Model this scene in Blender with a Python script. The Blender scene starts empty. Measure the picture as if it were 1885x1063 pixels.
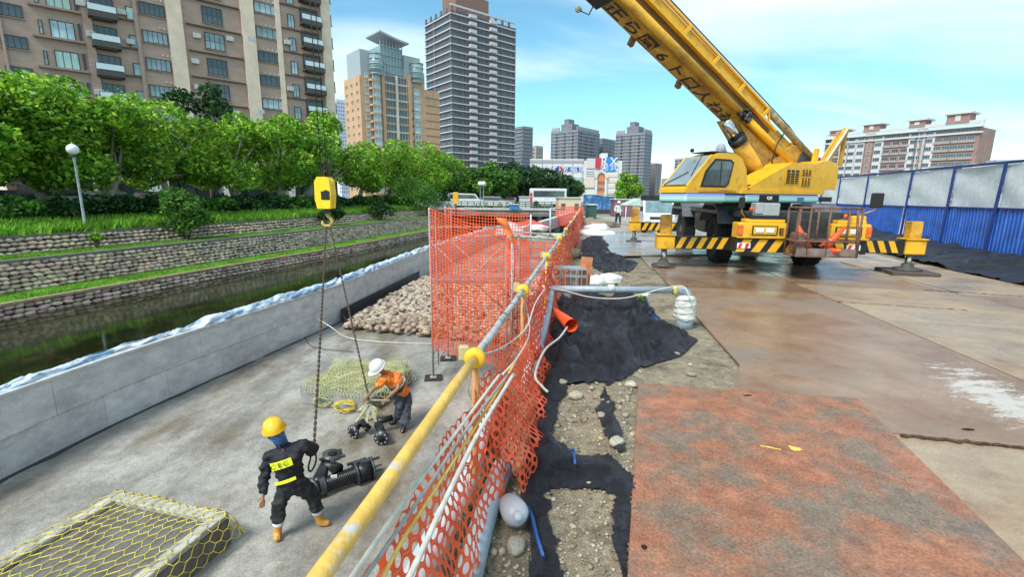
import bpy, bmesh, math, random
import numpy as np
from mathutils import Vector, Matrix, noise
random.seed(7); rng = np.random.default_rng(7)
R = math.radians; pi = math.pi
S = bpy.context.scene
COL = S.collection

# ------------------------------------------------------------------ camera
F, CX, CY, TH, CZ, RO = 868., 942.5, 531.5, R(11.2), 2.15, R(.5)
cT, sT, cR, sR = math.cos(TH), math.sin(TH), math.cos(RO), math.sin(RO)
def ray(px, py):
    a = px-CX; b = py-CY
    x = (a*cR+b*sR)/F; y = -(-a*sR+b*cR)/F
    return x, cT+y*sT, -sT+y*cT
def P(px, py, z=0.):                    # the point of height z seen at a pixel of the 1885 px photograph
    x, y, q = ray(px, py); t = (z-CZ)/q
    return Vector((x*t, y*t, z))
def D(px, py, Y):                       # the point at distance Y seen there
    x, y, q = ray(px, py); t = Y/y
    return Vector((x*t, Y, CZ+q*t))
cam = bpy.data.cameras.new('camera'); co = bpy.data.objects.new('camera', cam); COL.objects.link(co)
cam.sensor_width = 36; cam.lens = F/1885*36; cam.clip_start = .05; cam.clip_end = 6000
rt = Vector((cR, sR*sT, sR*cT)); up = Vector((-sR, cR*sT, cR*cT)); bk = rt.cross(up)
co.matrix_world = Matrix(((rt.x, up.x, bk.x, 0), (rt.y, up.y, bk.y, 0), (rt.z, up.z, bk.z, CZ), (0, 0, 0, 1)))
S.camera = co
# ------------------------------------------------------------------ sky, sun, exposure
SUN_EL, SUN_AZ = R(52), R(-140)          # azimuth from +Y towards +X
W = bpy.data.worlds.new('World'); S.world = W; W.use_nodes = True
n, l = W.node_tree.nodes, W.node_tree.links
bg = n['Background']; bg.inputs[1].default_value = .10
sky = n.new('ShaderNodeTexSky'); sky.sky_type = 'NISHITA'; sky.sun_disc = False
sky.sun_elevation = SUN_EL; sky.sun_rotation = SUN_AZ; sky.air_density = 1.0; sky.dust_density = .1; sky.ozone_density = 2.2
tc = n.new('ShaderNodeTexCoord'); sx = n.new('ShaderNodeSeparateXYZ'); l.new(tc.outputs['Generated'], sx.inputs[0])
def wm(op, a, b=None, clamp=False):
    m = n.new('ShaderNodeMath'); m.operation = op; m.use_clamp = clamp
    for i, v in enumerate((a, b)):
        if v is None: continue
        if isinstance(v, (int, float)): m.inputs[i].default_value = v
        else: l.new(v, m.inputs[i])
    return m.outputs[0]
zz = wm('ADD', wm('MAXIMUM', sx.outputs[2], 0.), .22)
cx = n.new('ShaderNodeCombineXYZ'); l.new(wm('DIVIDE', sx.outputs[0], zz), cx.inputs[0]); l.new(wm('DIVIDE', sx.outputs[1], zz), cx.inputs[1])
mp = n.new('ShaderNodeMapping'); mp.inputs['Scale'].default_value = (.55, 1.35, 1); mp.inputs['Rotation'].default_value = (0, 0, R(14)); mp.inputs['Location'].default_value = (3.1, .4, 0)
l.new(cx.outputs[0], mp.inputs[0])
nt = n.new('ShaderNodeTexNoise'); nt.inputs['Scale'].default_value = .95; nt.inputs['Detail'].default_value = 6; nt.inputs['Roughness'].default_value = .52; nt.inputs['Distortion'].default_value = .5
l.new(mp.outputs[0], nt.inputs['Vector'])
rp = n.new('ShaderNodeValToRGB'); rp.color_ramp.elements[0].position = .37; rp.color_ramp.elements[1].position = .72
rp.color_ramp.interpolation = 'EASE'
l.new(nt.outputs['Fac'], rp.inputs[0])
tint = n.new('ShaderNodeMix'); tint.data_type = 'RGBA'; tint.blend_type = 'MULTIPLY'; tint.inputs['Factor'].default_value = 1
tint.inputs['B'].default_value = (.74, 1.10, 1.0, 1); l.new(sky.outputs[0], tint.inputs['A'])
mx = n.new('ShaderNodeMix'); mx.data_type = 'RGBA'; mx.inputs['B'].default_value = (6.0, 6.6, 6.9, 1)
l.new(wm('MULTIPLY', rp.outputs[0], .85), mx.inputs['Factor']); l.new(tint.outputs['Result'], mx.inputs['A'])
l.new(mx.outputs['Result'], bg.inputs[0])
sl = bpy.data.lights.new('sun', 'SUN'); sl.energy = 2.0; sl.angle = R(20); sl.color = (1, .96, .9)
so = bpy.data.objects.new('sun', sl); COL.objects.link(so)
sd = Vector((math.sin(SUN_AZ)*math.cos(SUN_EL), math.cos(SUN_AZ)*math.cos(SUN_EL), math.sin(SUN_EL)))
so.rotation_euler = sd.to_track_quat('Z', 'Y').to_euler()
S.view_settings.view_transform = 'Standard'; S.view_settings.look = 'None'; S.view_settings.gamma = 1; S.view_settings.use_curve_mapping = False
S.view_settings.exposure = 1.05
S.render.engine = 'CYCLES'
# ------------------------------------------------------------------ helpers: materials
MATS = {}
def mat(name, col, rough=.7, metal=0., var=.25, scale=6., col2=None, bump=.15, bscale=None, spec=.5, obj_var=0., stretch=None, lo=.35, hi=.65, detail=6, col3=None, s3=1.3, p3=(.55, .68), coat=0., alpha=1., em=None, wet=None, grit=0., gs=60.):
    if name in MATS: return MATS[name]
    m = bpy.data.materials.new(name); m.use_nodes = True; N, L = m.node_tree.nodes, m.node_tree.links
    b = N['Principled BSDF']; b.inputs['Roughness'].default_value = rough; b.inputs['Metallic'].default_value = metal
    b.inputs['Specular IOR Level'].default_value = spec; b.inputs['Coat Weight'].default_value = coat; b.inputs['Alpha'].default_value = alpha
    t = N.new('ShaderNodeTexCoord'); src = t.outputs['Object']
    if stretch:
        mp_ = N.new('ShaderNodeMapping'); mp_.inputs['Scale'].default_value = stretch; L.new(src, mp_.inputs[0]); src = mp_.outputs[0]
    nz = N.new('ShaderNodeTexNoise'); nz.inputs['Scale'].default_value = scale; nz.inputs['Detail'].default_value = detail; nz.inputs['Roughness'].default_value = .6
    L.new(src, nz.inputs['Vector'])
    r = N.new('ShaderNodeValToRGB'); e = r.color_ramp.elements; e[0].position = lo; e[1].position = hi
    c1 = tuple(max(0, c*(1-var)) for c in col); c2 = col2 if col2 else tuple(min(1, c*(1+var)) for c in col)
    e[0].color = (*c1, 1); e[1].color = (*c2, 1); L.new(nz.outputs['Fac'], r.inputs[0]); out = r.outputs[0]
    if col3:
        n3 = N.new('ShaderNodeTexNoise'); n3.inputs['Scale'].default_value = s3; n3.inputs['Detail'].default_value = 5; n3.inputs['Roughness'].default_value = .65; L.new(src, n3.inputs['Vector'])
        r3 = N.new('ShaderNodeValToRGB'); r3.color_ramp.elements[0].position = p3[0]; r3.color_ramp.elements[1].position = p3[1]; L.new(n3.outputs['Fac'], r3.inputs[0])
        m3 = N.new('ShaderNodeMix'); m3.data_type = 'RGBA'; L.new(r3.outputs[0], m3.inputs['Factor']); L.new(out, m3.inputs['A']); m3.inputs['B'].default_value = (*col3, 1); out = m3.outputs['Result']
    if grit:
        ng = N.new('ShaderNodeTexNoise'); ng.inputs['Scale'].default_value = gs; ng.inputs['Detail'].default_value = 4; ng.inputs['Roughness'].default_value = .75; L.new(t.outputs['Object'], ng.inputs['Vector'])
        gr = N.new('ShaderNodeMapRange'); gr.inputs[1].default_value = .32; gr.inputs[2].default_value = .68; gr.inputs[3].default_value = 1-grit; gr.inputs[4].default_value = 1+grit; L.new(ng.outputs['Fac'], gr.inputs[0])
        n5 = N.new('ShaderNodeTexNoise'); n5.inputs['Scale'].default_value = gs*.16; n5.inputs['Detail'].default_value = 8; n5.inputs['Roughness'].default_value = .7; L.new(t.outputs['Object'], n5.inputs['Vector'])
        g5 = N.new('ShaderNodeMapRange'); g5.inputs[1].default_value = .34; g5.inputs[2].default_value = .66; g5.inputs[3].default_value = 1-grit*.6; g5.inputs[4].default_value = 1+grit*.6; L.new(n5.outputs['Fac'], g5.inputs[0])
        mm = N.new('ShaderNodeMath'); mm.operation = 'MULTIPLY'; L.new(gr.outputs[0], mm.inputs[0]); L.new(g5.outputs[0], mm.inputs[1])
        hg = N.new('ShaderNodeHueSaturation'); L.new(out, hg.inputs['Color']); L.new(mm.outputs[0], hg.inputs['Value']); out = hg.outputs[0]
    if obj_var:
        oi = N.new('ShaderNodeObjectInfo'); hv = N.new('ShaderNodeHueSaturation'); mr = N.new('ShaderNodeMapRange'); L.new(oi.outputs['Random'], mr.inputs[0])
        mr.inputs[3].default_value = 1-obj_var; mr.inputs[4].default_value = 1+obj_var; L.new(mr.outputs[0], hv.inputs['Value']); L.new(out, hv.inputs['Color'])
        ml = N.new('ShaderNodeMath'); ml.operation = 'MULTIPLY'; ml.inputs[1].default_value = 7.31; fr = N.new('ShaderNodeMath'); fr.operation = 'FRACT'
        L.new(oi.outputs['Random'], ml.inputs[0]); L.new(ml.outputs[0], fr.inputs[0]); m2 = N.new('ShaderNodeMapRange'); L.new(fr.outputs[0], m2.inputs[0]); m2.inputs[3].default_value = .5-obj_var*.08; m2.inputs[4].default_value = .5+obj_var*.08
        L.new(m2.outputs[0], hv.inputs['Hue']); out = hv.outputs[0]
    L.new(out, b.inputs['Base Color'])
    if wet:
        w = N.new('ShaderNodeTexNoise'); w.inputs['Scale'].default_value = wet[0]; w.inputs['Detail'].default_value = 4; L.new(src, w.inputs['Vector'])
        wr = N.new('ShaderNodeMapRange'); L.new(w.outputs['Fac'], wr.inputs[0]); wr.inputs[1].default_value = .42; wr.inputs[2].default_value = .6; wr.inputs[3].default_value = wet[1]; wr.inputs[4].default_value = rough; L.new(wr.outputs[0], b.inputs['Roughness'])
    if bump:
        nb = N.new('ShaderNodeTexNoise'); nb.inputs['Scale'].default_value = bscale or scale*5; nb.inputs['Detail'].default_value = 5; L.new(src, nb.inputs['Vector'])
        bp = N.new('ShaderNodeBump'); bp.inputs['Strength'].default_value = bump; bp.inputs['Distance'].default_value = .02; L.new(nb.outputs['Fac'], bp.inputs['Height']); L.new(bp.outputs[0], b.inputs['Normal'])
    if em: b.inputs['Emission Color'].default_value = (*em[:3], 1); b.inputs['Emission Strength'].default_value = em[3]
    MATS[name] = m; return m
# ------------------------------------------------------------------ helpers: meshes
class MB:
    def __init__(s): s.v = []; s.f = []; s.mi = []; s.sm = []; s.k = 0; s.T = None; s.smooth = False
    def _a(s, vs, fs):
        o = len(s.v)
        if s.T is not None: vs = [s.T @ Vector(v) for v in vs]
        s.v += [tuple(v) for v in vs]; s.f += [tuple(i+o for i in f) for f in fs]; s.mi += [s.k]*len(fs); s.sm += [s.smooth]*len(fs)
    def box(s, c, d, rz=0, M=None, bev=0):
        x, y, z = d[0]/2, d[1]/2, d[2]/2
        if bev:
            b = bev; vs = []
            for sz in (-1, 1):
                for (a, q) in ((x-b, y), (x, y-b)):
                    pass
            prof = [(-x+b, -y), (x-b, -y), (x, -y+b), (x, y-b), (x-b, y), (-x+b, y), (-x, y-b), (-x, -y+b)]
            ins = [(px*(x-b)/x, py*(y-b)/y) for px, py in prof]
            for zz_, pr in ((-z, ins), (-z+b, prof), (z-b, prof), (z, ins)): vs += [(p[0], p[1], zz_) for p in pr]
            fs = [tuple(range(7, -1, -1)), tuple(range(24, 32))]
            for r_ in range(3): fs += [(r_*8+i, r_*8+(i+1) % 8, r_*8+8+(i+1) % 8, r_*8+8+i) for i in range(8)]
        else:
            vs = [(i, j, k) for k in (-z, z) for j in (-y, y) for i in (-x, x)]
            fs = [(0, 2, 3, 1), (4, 5, 7, 6), (0, 1, 5, 4), (2, 6, 7, 3), (0, 4, 6, 2), (1, 3, 7, 5)]
        if rz: M = Matrix.Rotation(rz, 4, 'Z')
        if M is not None: vs = [M @ Vector(v) for v in vs]
        vs = [(v[0]+c[0], v[1]+c[1], v[2]+c[2]) for v in vs]
        s._a(vs, fs); return s
    def beam(s, a, b, w, h, up=(0, 0, 1)):      # box from a to b, width w, height h
        a, b = Vector(a), Vector(b); d = b-a; L = d.length; d.normalize(); u = Vector(up)
        sd_ = d.cross(u); 
        if sd_.length < 1e-4: sd_ = d.cross(Vector((0, 1, 0)))
        sd_.normalize(); u = sd_.cross(d)
        vs = []
        for e in (a, b):
            for i, j in ((-1, -1), (1, -1), (1, 1), (-1, 1)): vs.append(e+sd_*(i*w/2)+u*(j*h/2))
        s._a(vs, [(0, 1, 2, 3), (7, 6, 5, 4), (0, 4, 5, 1), (1, 5, 6, 2), (2, 6, 7, 3), (3, 7, 4, 0)]); return s
    def tube(s, pts, r, n=8, caps=True, closed=False):
        pts = [Vector(p) for p in pts]; N = len(pts); rs = r if isinstance(r, (list, tuple)) else [r]*N
        vs, fs = [], []; prev = None
        for i, p in enumerate(pts):
            if closed: d = pts[(i+1) % N]-pts[i-1]
            else: d = pts[min(i+1, N-1)]-pts[max(i-1, 0)]
            if d.length < 1e-9: d = Vector((0, 0, 1))
            d.normalize()
            if prev is None: a = d.orthogonal().normalized()
            else:
                a = prev-d*prev.dot(d)
                a = a.normalized() if a.length > 1e-6 else d.orthogonal().normalized()
            prev = a; b = d.cross(a)
            for k in range(n):
                t = 2*pi*k/n; vs.append(p+(a*math.cos(t)+b*math.sin(t))*rs[i])
        for i in range(N if closed else N-1):
            j = (i+1) % N
            for k in range(n): fs.append((i*n+k, i*n+(k+1) % n, j*n+(k+1) % n, j*n+k))
        if caps and not closed: fs += [tuple(range(n-1, -1, -1)), tuple((N-1)*n+k for k in range(n))]
        o = s.smooth; s.smooth = True; s._a(vs, fs); s.smooth = o; return s
    def cyl(s, a, b, r, r2=None, n=16): return s.tube([a, b], [r, r if r2 is None else r2], n)
    def lathe(s, prof, c=(0, 0, 0), n=20, M=None):     # prof: (radius, z)
        vs, fs = [], []; m = len(prof)
        for k in range(n):
            t = 2*pi*k/n
            for q in prof: vs.append((q[0]*math.cos(t), q[0]*math.sin(t), q[1]))
        for k in range(n):
            for i in range(m-1): fs.append((k*m+i, ((k+1) % n)*m+i, ((k+1) % n)*m+i+1, k*m+i+1))
        fs.append(tuple(k*m for k in range(n-1, -1, -1))); fs.append(tuple(k*m+m-1 for k in range(n)))
        if M is not None: vs = [M @ Vector(v) for v in vs]
        vs = [(v[0]+c[0], v[1]+c[1], v[2]+c[2]) for v in vs]
        o = s.smooth; s.smooth = True; s._a(vs, fs); s.smooth = o; return s
    def prism(s, poly, h0, h1, M=None):               # poly in xy, from z=h0 to h1; M maps it
        n_ = len(poly); vs = [(p[0], p[1], h0) for p in poly]+[(p[0], p[1], h1) for p in poly]
        fs = [tuple(range(n_-1, -1, -1)), tuple(range(n_, 2*n_))]+[(i, (i+1) % n_, n_+(i+1) % n_, n_+i) for i in range(n_)]
        if M is not None: vs = [M @ Vector(v) for v in vs]
        s._a(vs, fs); return s
    def grid(s, fn, nu, nv, thick=None):
        vs = [fn(i/nu, j/nv) for j in range(nv+1) for i in range(nu+1)]
        fs = [(j*(nu+1)+i, j*(nu+1)+i+1, (j+1)*(nu+1)+i+1, (j+1)*(nu+1)+i) for j in range(nv) for i in range(nu)]
        s._a(vs, fs); return s
    def ball(s, c, r, nu=12, nv=8):
        r3 = r if isinstance(r, (tuple, list)) else (r, r, r); vs = []; fs = []
        for j in range(nv+1):
            a = pi*j/nv
            for i in range(nu): t = 2*pi*i/nu; vs.append((c[0]+r3[0]*math.sin(a)*math.cos(t), c[1]+r3[1]*math.sin(a)*math.sin(t), c[2]+r3[2]*math.cos(a)))
        for j in range(nv):
            for i in range(nu): fs.append((j*nu+i, (j+1)*nu+i, (j+1)*nu+(i+1) % nu, j*nu+(i+1) % nu))
        o = s.smooth; s.smooth = True; s._a(vs, fs); s.smooth = o; return s
    def mesh(s, name, mats):
        me = bpy.data.meshes.new(name); me.from_pydata(s.v, [], s.f)
        for m in (mats if isinstance(mats, (list, tuple)) else [mats]): me.materials.append(m)
        me.polygons.foreach_set('material_index', s.mi); me.polygons.foreach_set('use_smooth', s.sm); me.update()
        return me
    def build(s, name, mats, parent=None, **k): return obj(name, s.mesh(name, mats), parent, **k)
def obj(name, me, parent=None, loc=None, M=None, label=None, cat=None, group=None, kind=None):
    o = bpy.data.objects.new(name, me); COL.objects.link(o)
    if parent is not None: o.parent = parent
    if loc is not None: o.location = loc
    if M is not None: o.matrix_basis = M
    tag(o, label, cat, group, kind); return o
def tag(o, label=None, cat=None, group=None, kind=None):
    if label: o['label'] = label
    if cat: o['category'] = cat
    if group: o['group'] = group
    if kind: o['kind'] = kind
    return o
def thing(name, label, cat, loc=(0, 0, 0), rz=0, group=None):
    return obj(name, None, None, Matrix.LocRotScale(Vector(loc), None, None) and Vector(loc), None, label, cat, group) if not rz else _th(name, label, cat, loc, rz, group)
def _th(name, label, cat, loc, rz, group=None):
    o = obj(name, None, None, loc, None, label, cat, group); o.rotation_euler = (0, 0, rz); return o
def struct(name, mb, m): return mb.build(name, m, kind='structure')
def copy_tree(o, parent=None):
    c = o.copy(); COL.objects.link(c); c.parent = parent
    for ch in [x for x in bpy.data.objects if x.parent == o]: copy_tree(ch, c)
    return c
def npmesh(name, V, Fa, mats, mi=None, smooth=False):     # V (n,3), Fa (m,k) numpy
    me = bpy.data.meshes.new(name); k = Fa.shape[1]
    me.vertices.add(len(V)); me.vertices.foreach_set('co', V.astype(np.float32).ravel())
    me.loops.add(Fa.size); me.loops.foreach_set('vertex_index', Fa.astype(np.int32).ravel())
    me.polygons.add(len(Fa)); me.polygons.foreach_set('loop_start', np.arange(0, Fa.size, k, dtype=np.int32)); me.polygons.foreach_set('loop_total', np.full(len(Fa), k, dtype=np.int32))
    for m in (mats if isinstance(mats, (list, tuple)) else [mats]): me.materials.append(m)
    if mi is not None: me.polygons.foreach_set('material_index', mi.astype(np.int32))
    if smooth: me.polygons.foreach_set('use_smooth', np.ones(len(Fa), dtype=bool))
    me.update(calc_edges=True); return me
def fbm(x, y, s=1., o=4, z=0.): return noise.fractal(Vector((x*s, y*s, z)), .9, 2.1, o)
def inpoly(x, y, pl):
    c = False; j = len(pl)-1
    for i in range(len(pl)):
        if (pl[i][1] > y) != (pl[j][1] > y) and x < (pl[j][0]-pl[i][0])*(y-pl[i][1])/(pl[j][1]-pl[i][1])+pl[i][0]: c = not c
        j = i
    return c
def lerp(a, b, t): return a+(b-a)*t
def poly_at(pts, Y):                     # x of a polyline (x, y) at Y, extended at its ends
    i = 0
    while i < len(pts)-2 and Y > pts[i+1][1]: i += 1
    a, b = pts[i], pts[i+1]; return a[0]+(b[0]-a[0])*(Y-a[1])/(b[1]-a[1])
# ================================================================== SETTING
PIT = -2.25; WATER = -1.62; LEDGE = -1.2; STREET = .7
xr = lambda Y: -.53+.16*(Y-1.13)                    # the guard rail's line along the pit edge
WALL = [(-8.15, 1.), (-7.9, 6.57), (-7.6, 8.9), (-6.75, 12.6), (-5.98, 16.2), (-5.15, 24.6), (-2.6, 40.), (-.6, 52.)]   # foot of the concrete wall
LE = [(-16.2, 8.), (-15.28, 13.69), (-13.42, 21.22), (-11.34, 28.6), (-7.99, 43.9), (-4.5, 60.)]  # edge of the lowest grass ledge
conc = mat('wet_concrete_floor', (.335, .325, .285), .5, var=.22, scale=1.5, lo=.4, hi=.6, detail=9, bump=.35, bscale=40, stretch=(1, .45, 1), col3=(.155, .12, .075), s3=.62, p3=(.47, .70), wet=(.55, .12), grit=.32, gs=40)
wallc = mat('formed_concrete', (.58, .59, .58), .75, grit=.10, gs=25, var=.12, scale=2.4, bump=.2, bscale=30, obj_var=.06, col3=(.36, .365, .355), s3=1.6, p3=(.5, .8), stretch=(1, 1, 2.2))
dirt = mat('site_dirt', (.27, .225, .15), .95, var=.22, scale=4., bump=1., bscale=60, col3=(.14, .115, .08), s3=1.6, p3=(.5, .62), grit=.45, gs=70)
grassm = mat('grass_green', (.13, .28, .02), .8, var=.35, scale=3., bump=.5, col3=(.20, .34, .04), s3=1.2)
soil = mat('bank_soil', (.09, .10, .04), .95, var=.35, scale=3)
def strip(fnL, fnR, Ys, zL, zR, n=1, name=None, m=None, amp=0, fs=1.):
    mb = MB(); N = len(Ys)-1
    def fn(u, v):
        k = min(int(round(v*N)), N); Y = Ys[k]; x = lerp(fnL(Y), fnR(Y), u); z = lerp(zL, zR, u)
        if amp: z += amp*fbm(x, Y, fs)
        return (x, Y, z)
    mb.smooth = bool(amp); mb.grid(fn, n, N); return struct(name, mb, m)
fr = lambda a, b, d: [a+(b-a)*i/int((b-a)/d) for i in range(int((b-a)/d)+1)]
wx = lambda Y: poly_at(WALL, Y)
# pit floor
strip(wx, lambda Y: xr(Y)-.3, fr(-2, 52, .5), PIT, PIT, 24, 'pit_floor', conc, .012, .8)
# bare earth face of the pit below the guard rail
strip(lambda Y: xr(Y)-.3, lambda Y: xr(Y)-.24, fr(-2, 52, .5), PIT, -.02, 6, 'pit_bank_face', dirt)
# dirt ground with heaps towards the pit
GP = [P(*q)[:2] for q in ((1010, 545), (1190, 545), (1285, 612), (1180, 665), (990, 700))]
def gz(x, y):
    z = .028*fbm(x, y, 1.4, 5)+.02*fbm(x, y, 6, 3)
    dx, dy = (x-1.25)/1.0, (y-6.9)/1.5; z += .13*math.exp(-(dx*dx+dy*dy))
    dx, dy = (x-1.1)/.45, (y-4.)/1.2; z += .10*math.exp(-(dx*dx+dy*dy))
    dx, dy = (x-2.2)/1.3, (y-14)/2.; z += .12*math.exp(-(dx*dx+dy*dy))
    e = x-xr(y); z += -.02 if e > 0 else 0
    k = max(0, min(1, (x-max(-.1+.16*y, .285*y+.03 if y < 5.3 else 1.55+.21*(y-5.3)))/.05)); ed = (.285*y+.03 if y < 5.3 else 1.55+.21*(y-5.3)); q = max(0, min(1, (x-ed+.22)/.16)); z = z*(1-q)+min(z, .02)*q; return (z+.0)*(1-k)-.02*k       # flat under the plates
mb = MB(); mb.smooth = True
YY = fr(-1., 24, .07)
def gfn(u, v):
    Y = YY[min(int(round(v*(len(YY)-1))), len(YY)-1)]; x0 = xr(Y)-.27; x = x0+(u**1.6)*(9-x0*.0)
    return (x, Y, gz(x, Y))
mb.grid(gfn, 150, len(YY)-1); struct('dirt_ground', mb, dirt)
mb = MB()
mb._a([(xr(-1)-.27+9, -30, -.03), (60, -30, -.03), (60, 24, -.03), (xr(24)-.27+8.9, 24, -.03)], [(0, 1, 2, 3)])
mb._a([(xr(24)-.27, 24, -.03), (200, 24, -.03), (200, 52, -.03), (xr(52)-.27, 52, -.03)], [(0, 1, 2, 3)])
mb._a([(60, -30, -.03), (400, -30, -.03), (200, 24, -.03), (60, 24, -.03)], [(0, 1, 2, 3)])
struct('yard_ground', mb, mat('yard_dirt', (.36, .33, .28), .9, grit=.15, gs=20, var=.22, scale=.7, col3=(.19, .17, .14), s3=.25, bump=.4))
mb = MB(); mb._a([(-3000, 52, -.06), (3000, 52, -.06), (3000, 4000, -.06), (-3000, 4000, -.06)], [(0, 1, 2, 3)])
mb._a([(200, -100, -.06), (3000, -100, -.06), (3000, 51.99, -.06), (200, 51.99, -.06)], [(0, 1, 2, 3)])
struct('distant_ground', mb, mat('city_ground', (.2, .2, .18), .9, var=.2, scale=.05))
# canal water
wm_ = mat('canal_water', (.018, .02, .009), .06, var=.5, scale=.35, bump=.12, bscale=2.2, col3=(.045, .042, .018), s3=1.3, p3=(.52, .7), spec=.45)
strip(lambda Y: poly_at(LE, Y)-.3, lambda Y: wx(Y)-.1, fr(-6, 60, 1.), WATER, WATER, 1, 'canal_water', wm_)
strip(lambda Y: poly_at(LE, Y)-1, lambda Y: wx(Y)-.1, fr(-6, 60, 2.), WATER-.8, WATER-.8, 1, 'canal_bed', mat('canal_mud', (.06, .05, .03)))
# far bank terraces : lowest grass ledge, terrace, slope, street
o1 = lambda Y: poly_at(LE, Y)
lw0 = lambda Y: o1(Y)-1.8+.004*max(0, Y-14)      # foot of lower stone wall
lw1 = lambda Y: lw0(Y)-.28                        # its top
uw0 = lambda Y: lw1(Y)-2.1
uw1 = lambda Y: uw0(Y)-.25
hd0 = lambda Y: uw1(Y)-3.7                        # foot of hedge
YB = fr(-8, 60, 1.)
TER, UPZ = -.22, .42
strip(lw0, o1, YB, LEDGE, LEDGE, 3, 'grass_ledge', grassm)
strip(uw0, lw1, YB, TER, TER, 3, 'grass_terrace', grassm)
strip(hd0, uw1, YB, STREET, UPZ, 3, 'grass_slope', soil)
strip(lambda Y: hd0(Y)-160, hd0, YB, STREET, STREET, 8, 'street', mat('street_asphalt', (.09, .09, .09), .85, var=.2, scale=.6))
# ================================================================== STONE WALLS, CONCRETE WALL, PLATES
def rock_mesh(name, m, seed, sub=1, fl=.72):
    bm = bmesh.new(); bmesh.ops.create_icosphere(bm, subdivisions=sub, radius=.5); o = Vector((seed*3.1, seed, 0))
    for v in bm.verts: v.co *= 1+.26*noise.noise(v.co*2.2+o); v.co.z *= fl
    for f in bm.faces: f.smooth = True
    me = bpy.data.meshes.new(name); bm.to_mesh(me); me.materials.append(m); return me
cob = mat('river_cobble', (.60, .46, .35), .75, var=.3, scale=2., obj_var=.45, bump=.15, col3=(.42, .29, .23), s3=.8)
CM = [rock_mesh('cobble', cob, i, 2 if i < 3 else 2) for i in range(5)]
def joined(name, mesh_list, Ms, m, parent, tint=True, kind='stuff'):
    """many stones in one mesh"""
    Vs, Fs, o = [], [], 0; geo = []
    for me in mesh_list:
        v = np.array([tuple(x.co) for x in me.vertices]); f = np.array([tuple(p.vertices) for p in me.polygons]); geo.append((v, f))
    for i, M in enumerate(Ms):
        v, f = geo[i % len(geo)]; A = np.array(M); Vs.append(v @ A[:3, :3].T+A[:3, 3]); Fs.append(f+o); o += len(v)
    me = npmesh(name, np.concatenate(Vs), np.concatenate(Fs), m, None, True); return obj(name, me, parent, kind=kind)
cob2 = mat('river_cobble_mass', (.50, .385, .29), .75, var=.55, scale=3.2, bump=.1, col3=(.50, .43, .36), s3=5., p3=(.5, .55), lo=.42, hi=.58)
def stone_wall(label, f0, f1, z0, z1, Y0, Y1, sw, sh, cap=True, wet=False):
    t = thing('stone_wall', label, 'stone wall', (f0(Y0), Y0, z0)); t.location = (0, 0, 0)
    core = mat('wall_mortar_dark', (.05, .045, .04), .95)
    mb = MB(); Ys = fr(Y0, Y1, 1.)
    mb.grid(lambda u, v: (lerp(f0(lerp(Y0, Y1, v)), f1(lerp(Y0, Y1, v)), u)-.05, lerp(Y0, Y1, v), lerp(z0-.05, z1, u)), 1, len(Ys)-1); mb.build('core', core, t)
    if cap:
        mb = MB(); rr = random.Random(5)
        for a, b in zip(Ys[:-1], Ys[1:]):
            mb.k = 0; mb.beam((f1(a)-.1, a, z1+.03), (f1(b)-.1, b, z1+.03), .32, .11)
        mb.build('coping', mat('coping_concrete', (.16, .145, .12), .85, var=.3), t)
    L = []; rows = max(2, round((z1-z0)/sh)); rr = random.Random(int(z0*100))
    for r_ in range(rows):
        u = (r_+.5)/rows; y = Y0+rr.random()*sw
        while y < Y1:
            w = sw*rr.uniform(.75, 1.3); x = lerp(f0(y), f1(y), u); z = lerp(z0, z1, u)
            sl = (f0(y+.5)-f0(y-.5))
            M = Matrix.Translation((x+.02, y+w/2, z+rr.uniform(-.02, .02))) @ Matrix.Rotation(math.atan2(1, sl)+rr.uniform(-.15, .15), 4, 'Z') @ Matrix.Rotation(rr.uniform(-.16, .16), 4, 'Y') @ Matrix.Diagonal((w*1.04, .24, sh*1.5*rr.uniform(.85, 1.1), 1))
            L.append((y*y+x*x if y > 6 else 1e6, M)); y += w*.93
    L.sort(key=lambda q: q[0]); 
    for i, (q, M) in enumerate(L[:290]): obj('stone', CM[i % 5], t, M=M)
    if len(L) > 290: joined('stones', CM, [q[1] for q in L[290:]], cob2, t)
    return t
stone_wall('dark wet cobble wall rising straight out of the canal water under the lowest grass ledge', lambda Y: o1(Y)+.06, lambda Y: o1(Y)-.02, WATER-.08, LEDGE-.06, 9, 48, .30, .15, cap=False)
stone_wall('lower round-stone retaining wall between the two grass terraces of the canal bank', lw0, lw1, LEDGE, TER, 11, 56, .28, .145)
stone_wall('upper round-stone retaining wall below the hedge and the globe street lamp', uw0, uw1, TER, UPZ, 11, 58, .28, .145)
mb = MB(); Ys = fr(6, 58, 2.)
for a, b in zip(Ys[:-1], Ys[1:]): mb.beam((o1(a)-.02, a, LEDGE-.01), (o1(b)-.02, b, LEDGE-.01), .2, .09)
tag(mb.build('ledge_kerb', mat('kerb_sandy', (.34, .26, .15), .85, var=.3)), 'sandy concrete kerb strip edging the bright grass ledge above the canal', 'kerb')
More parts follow.
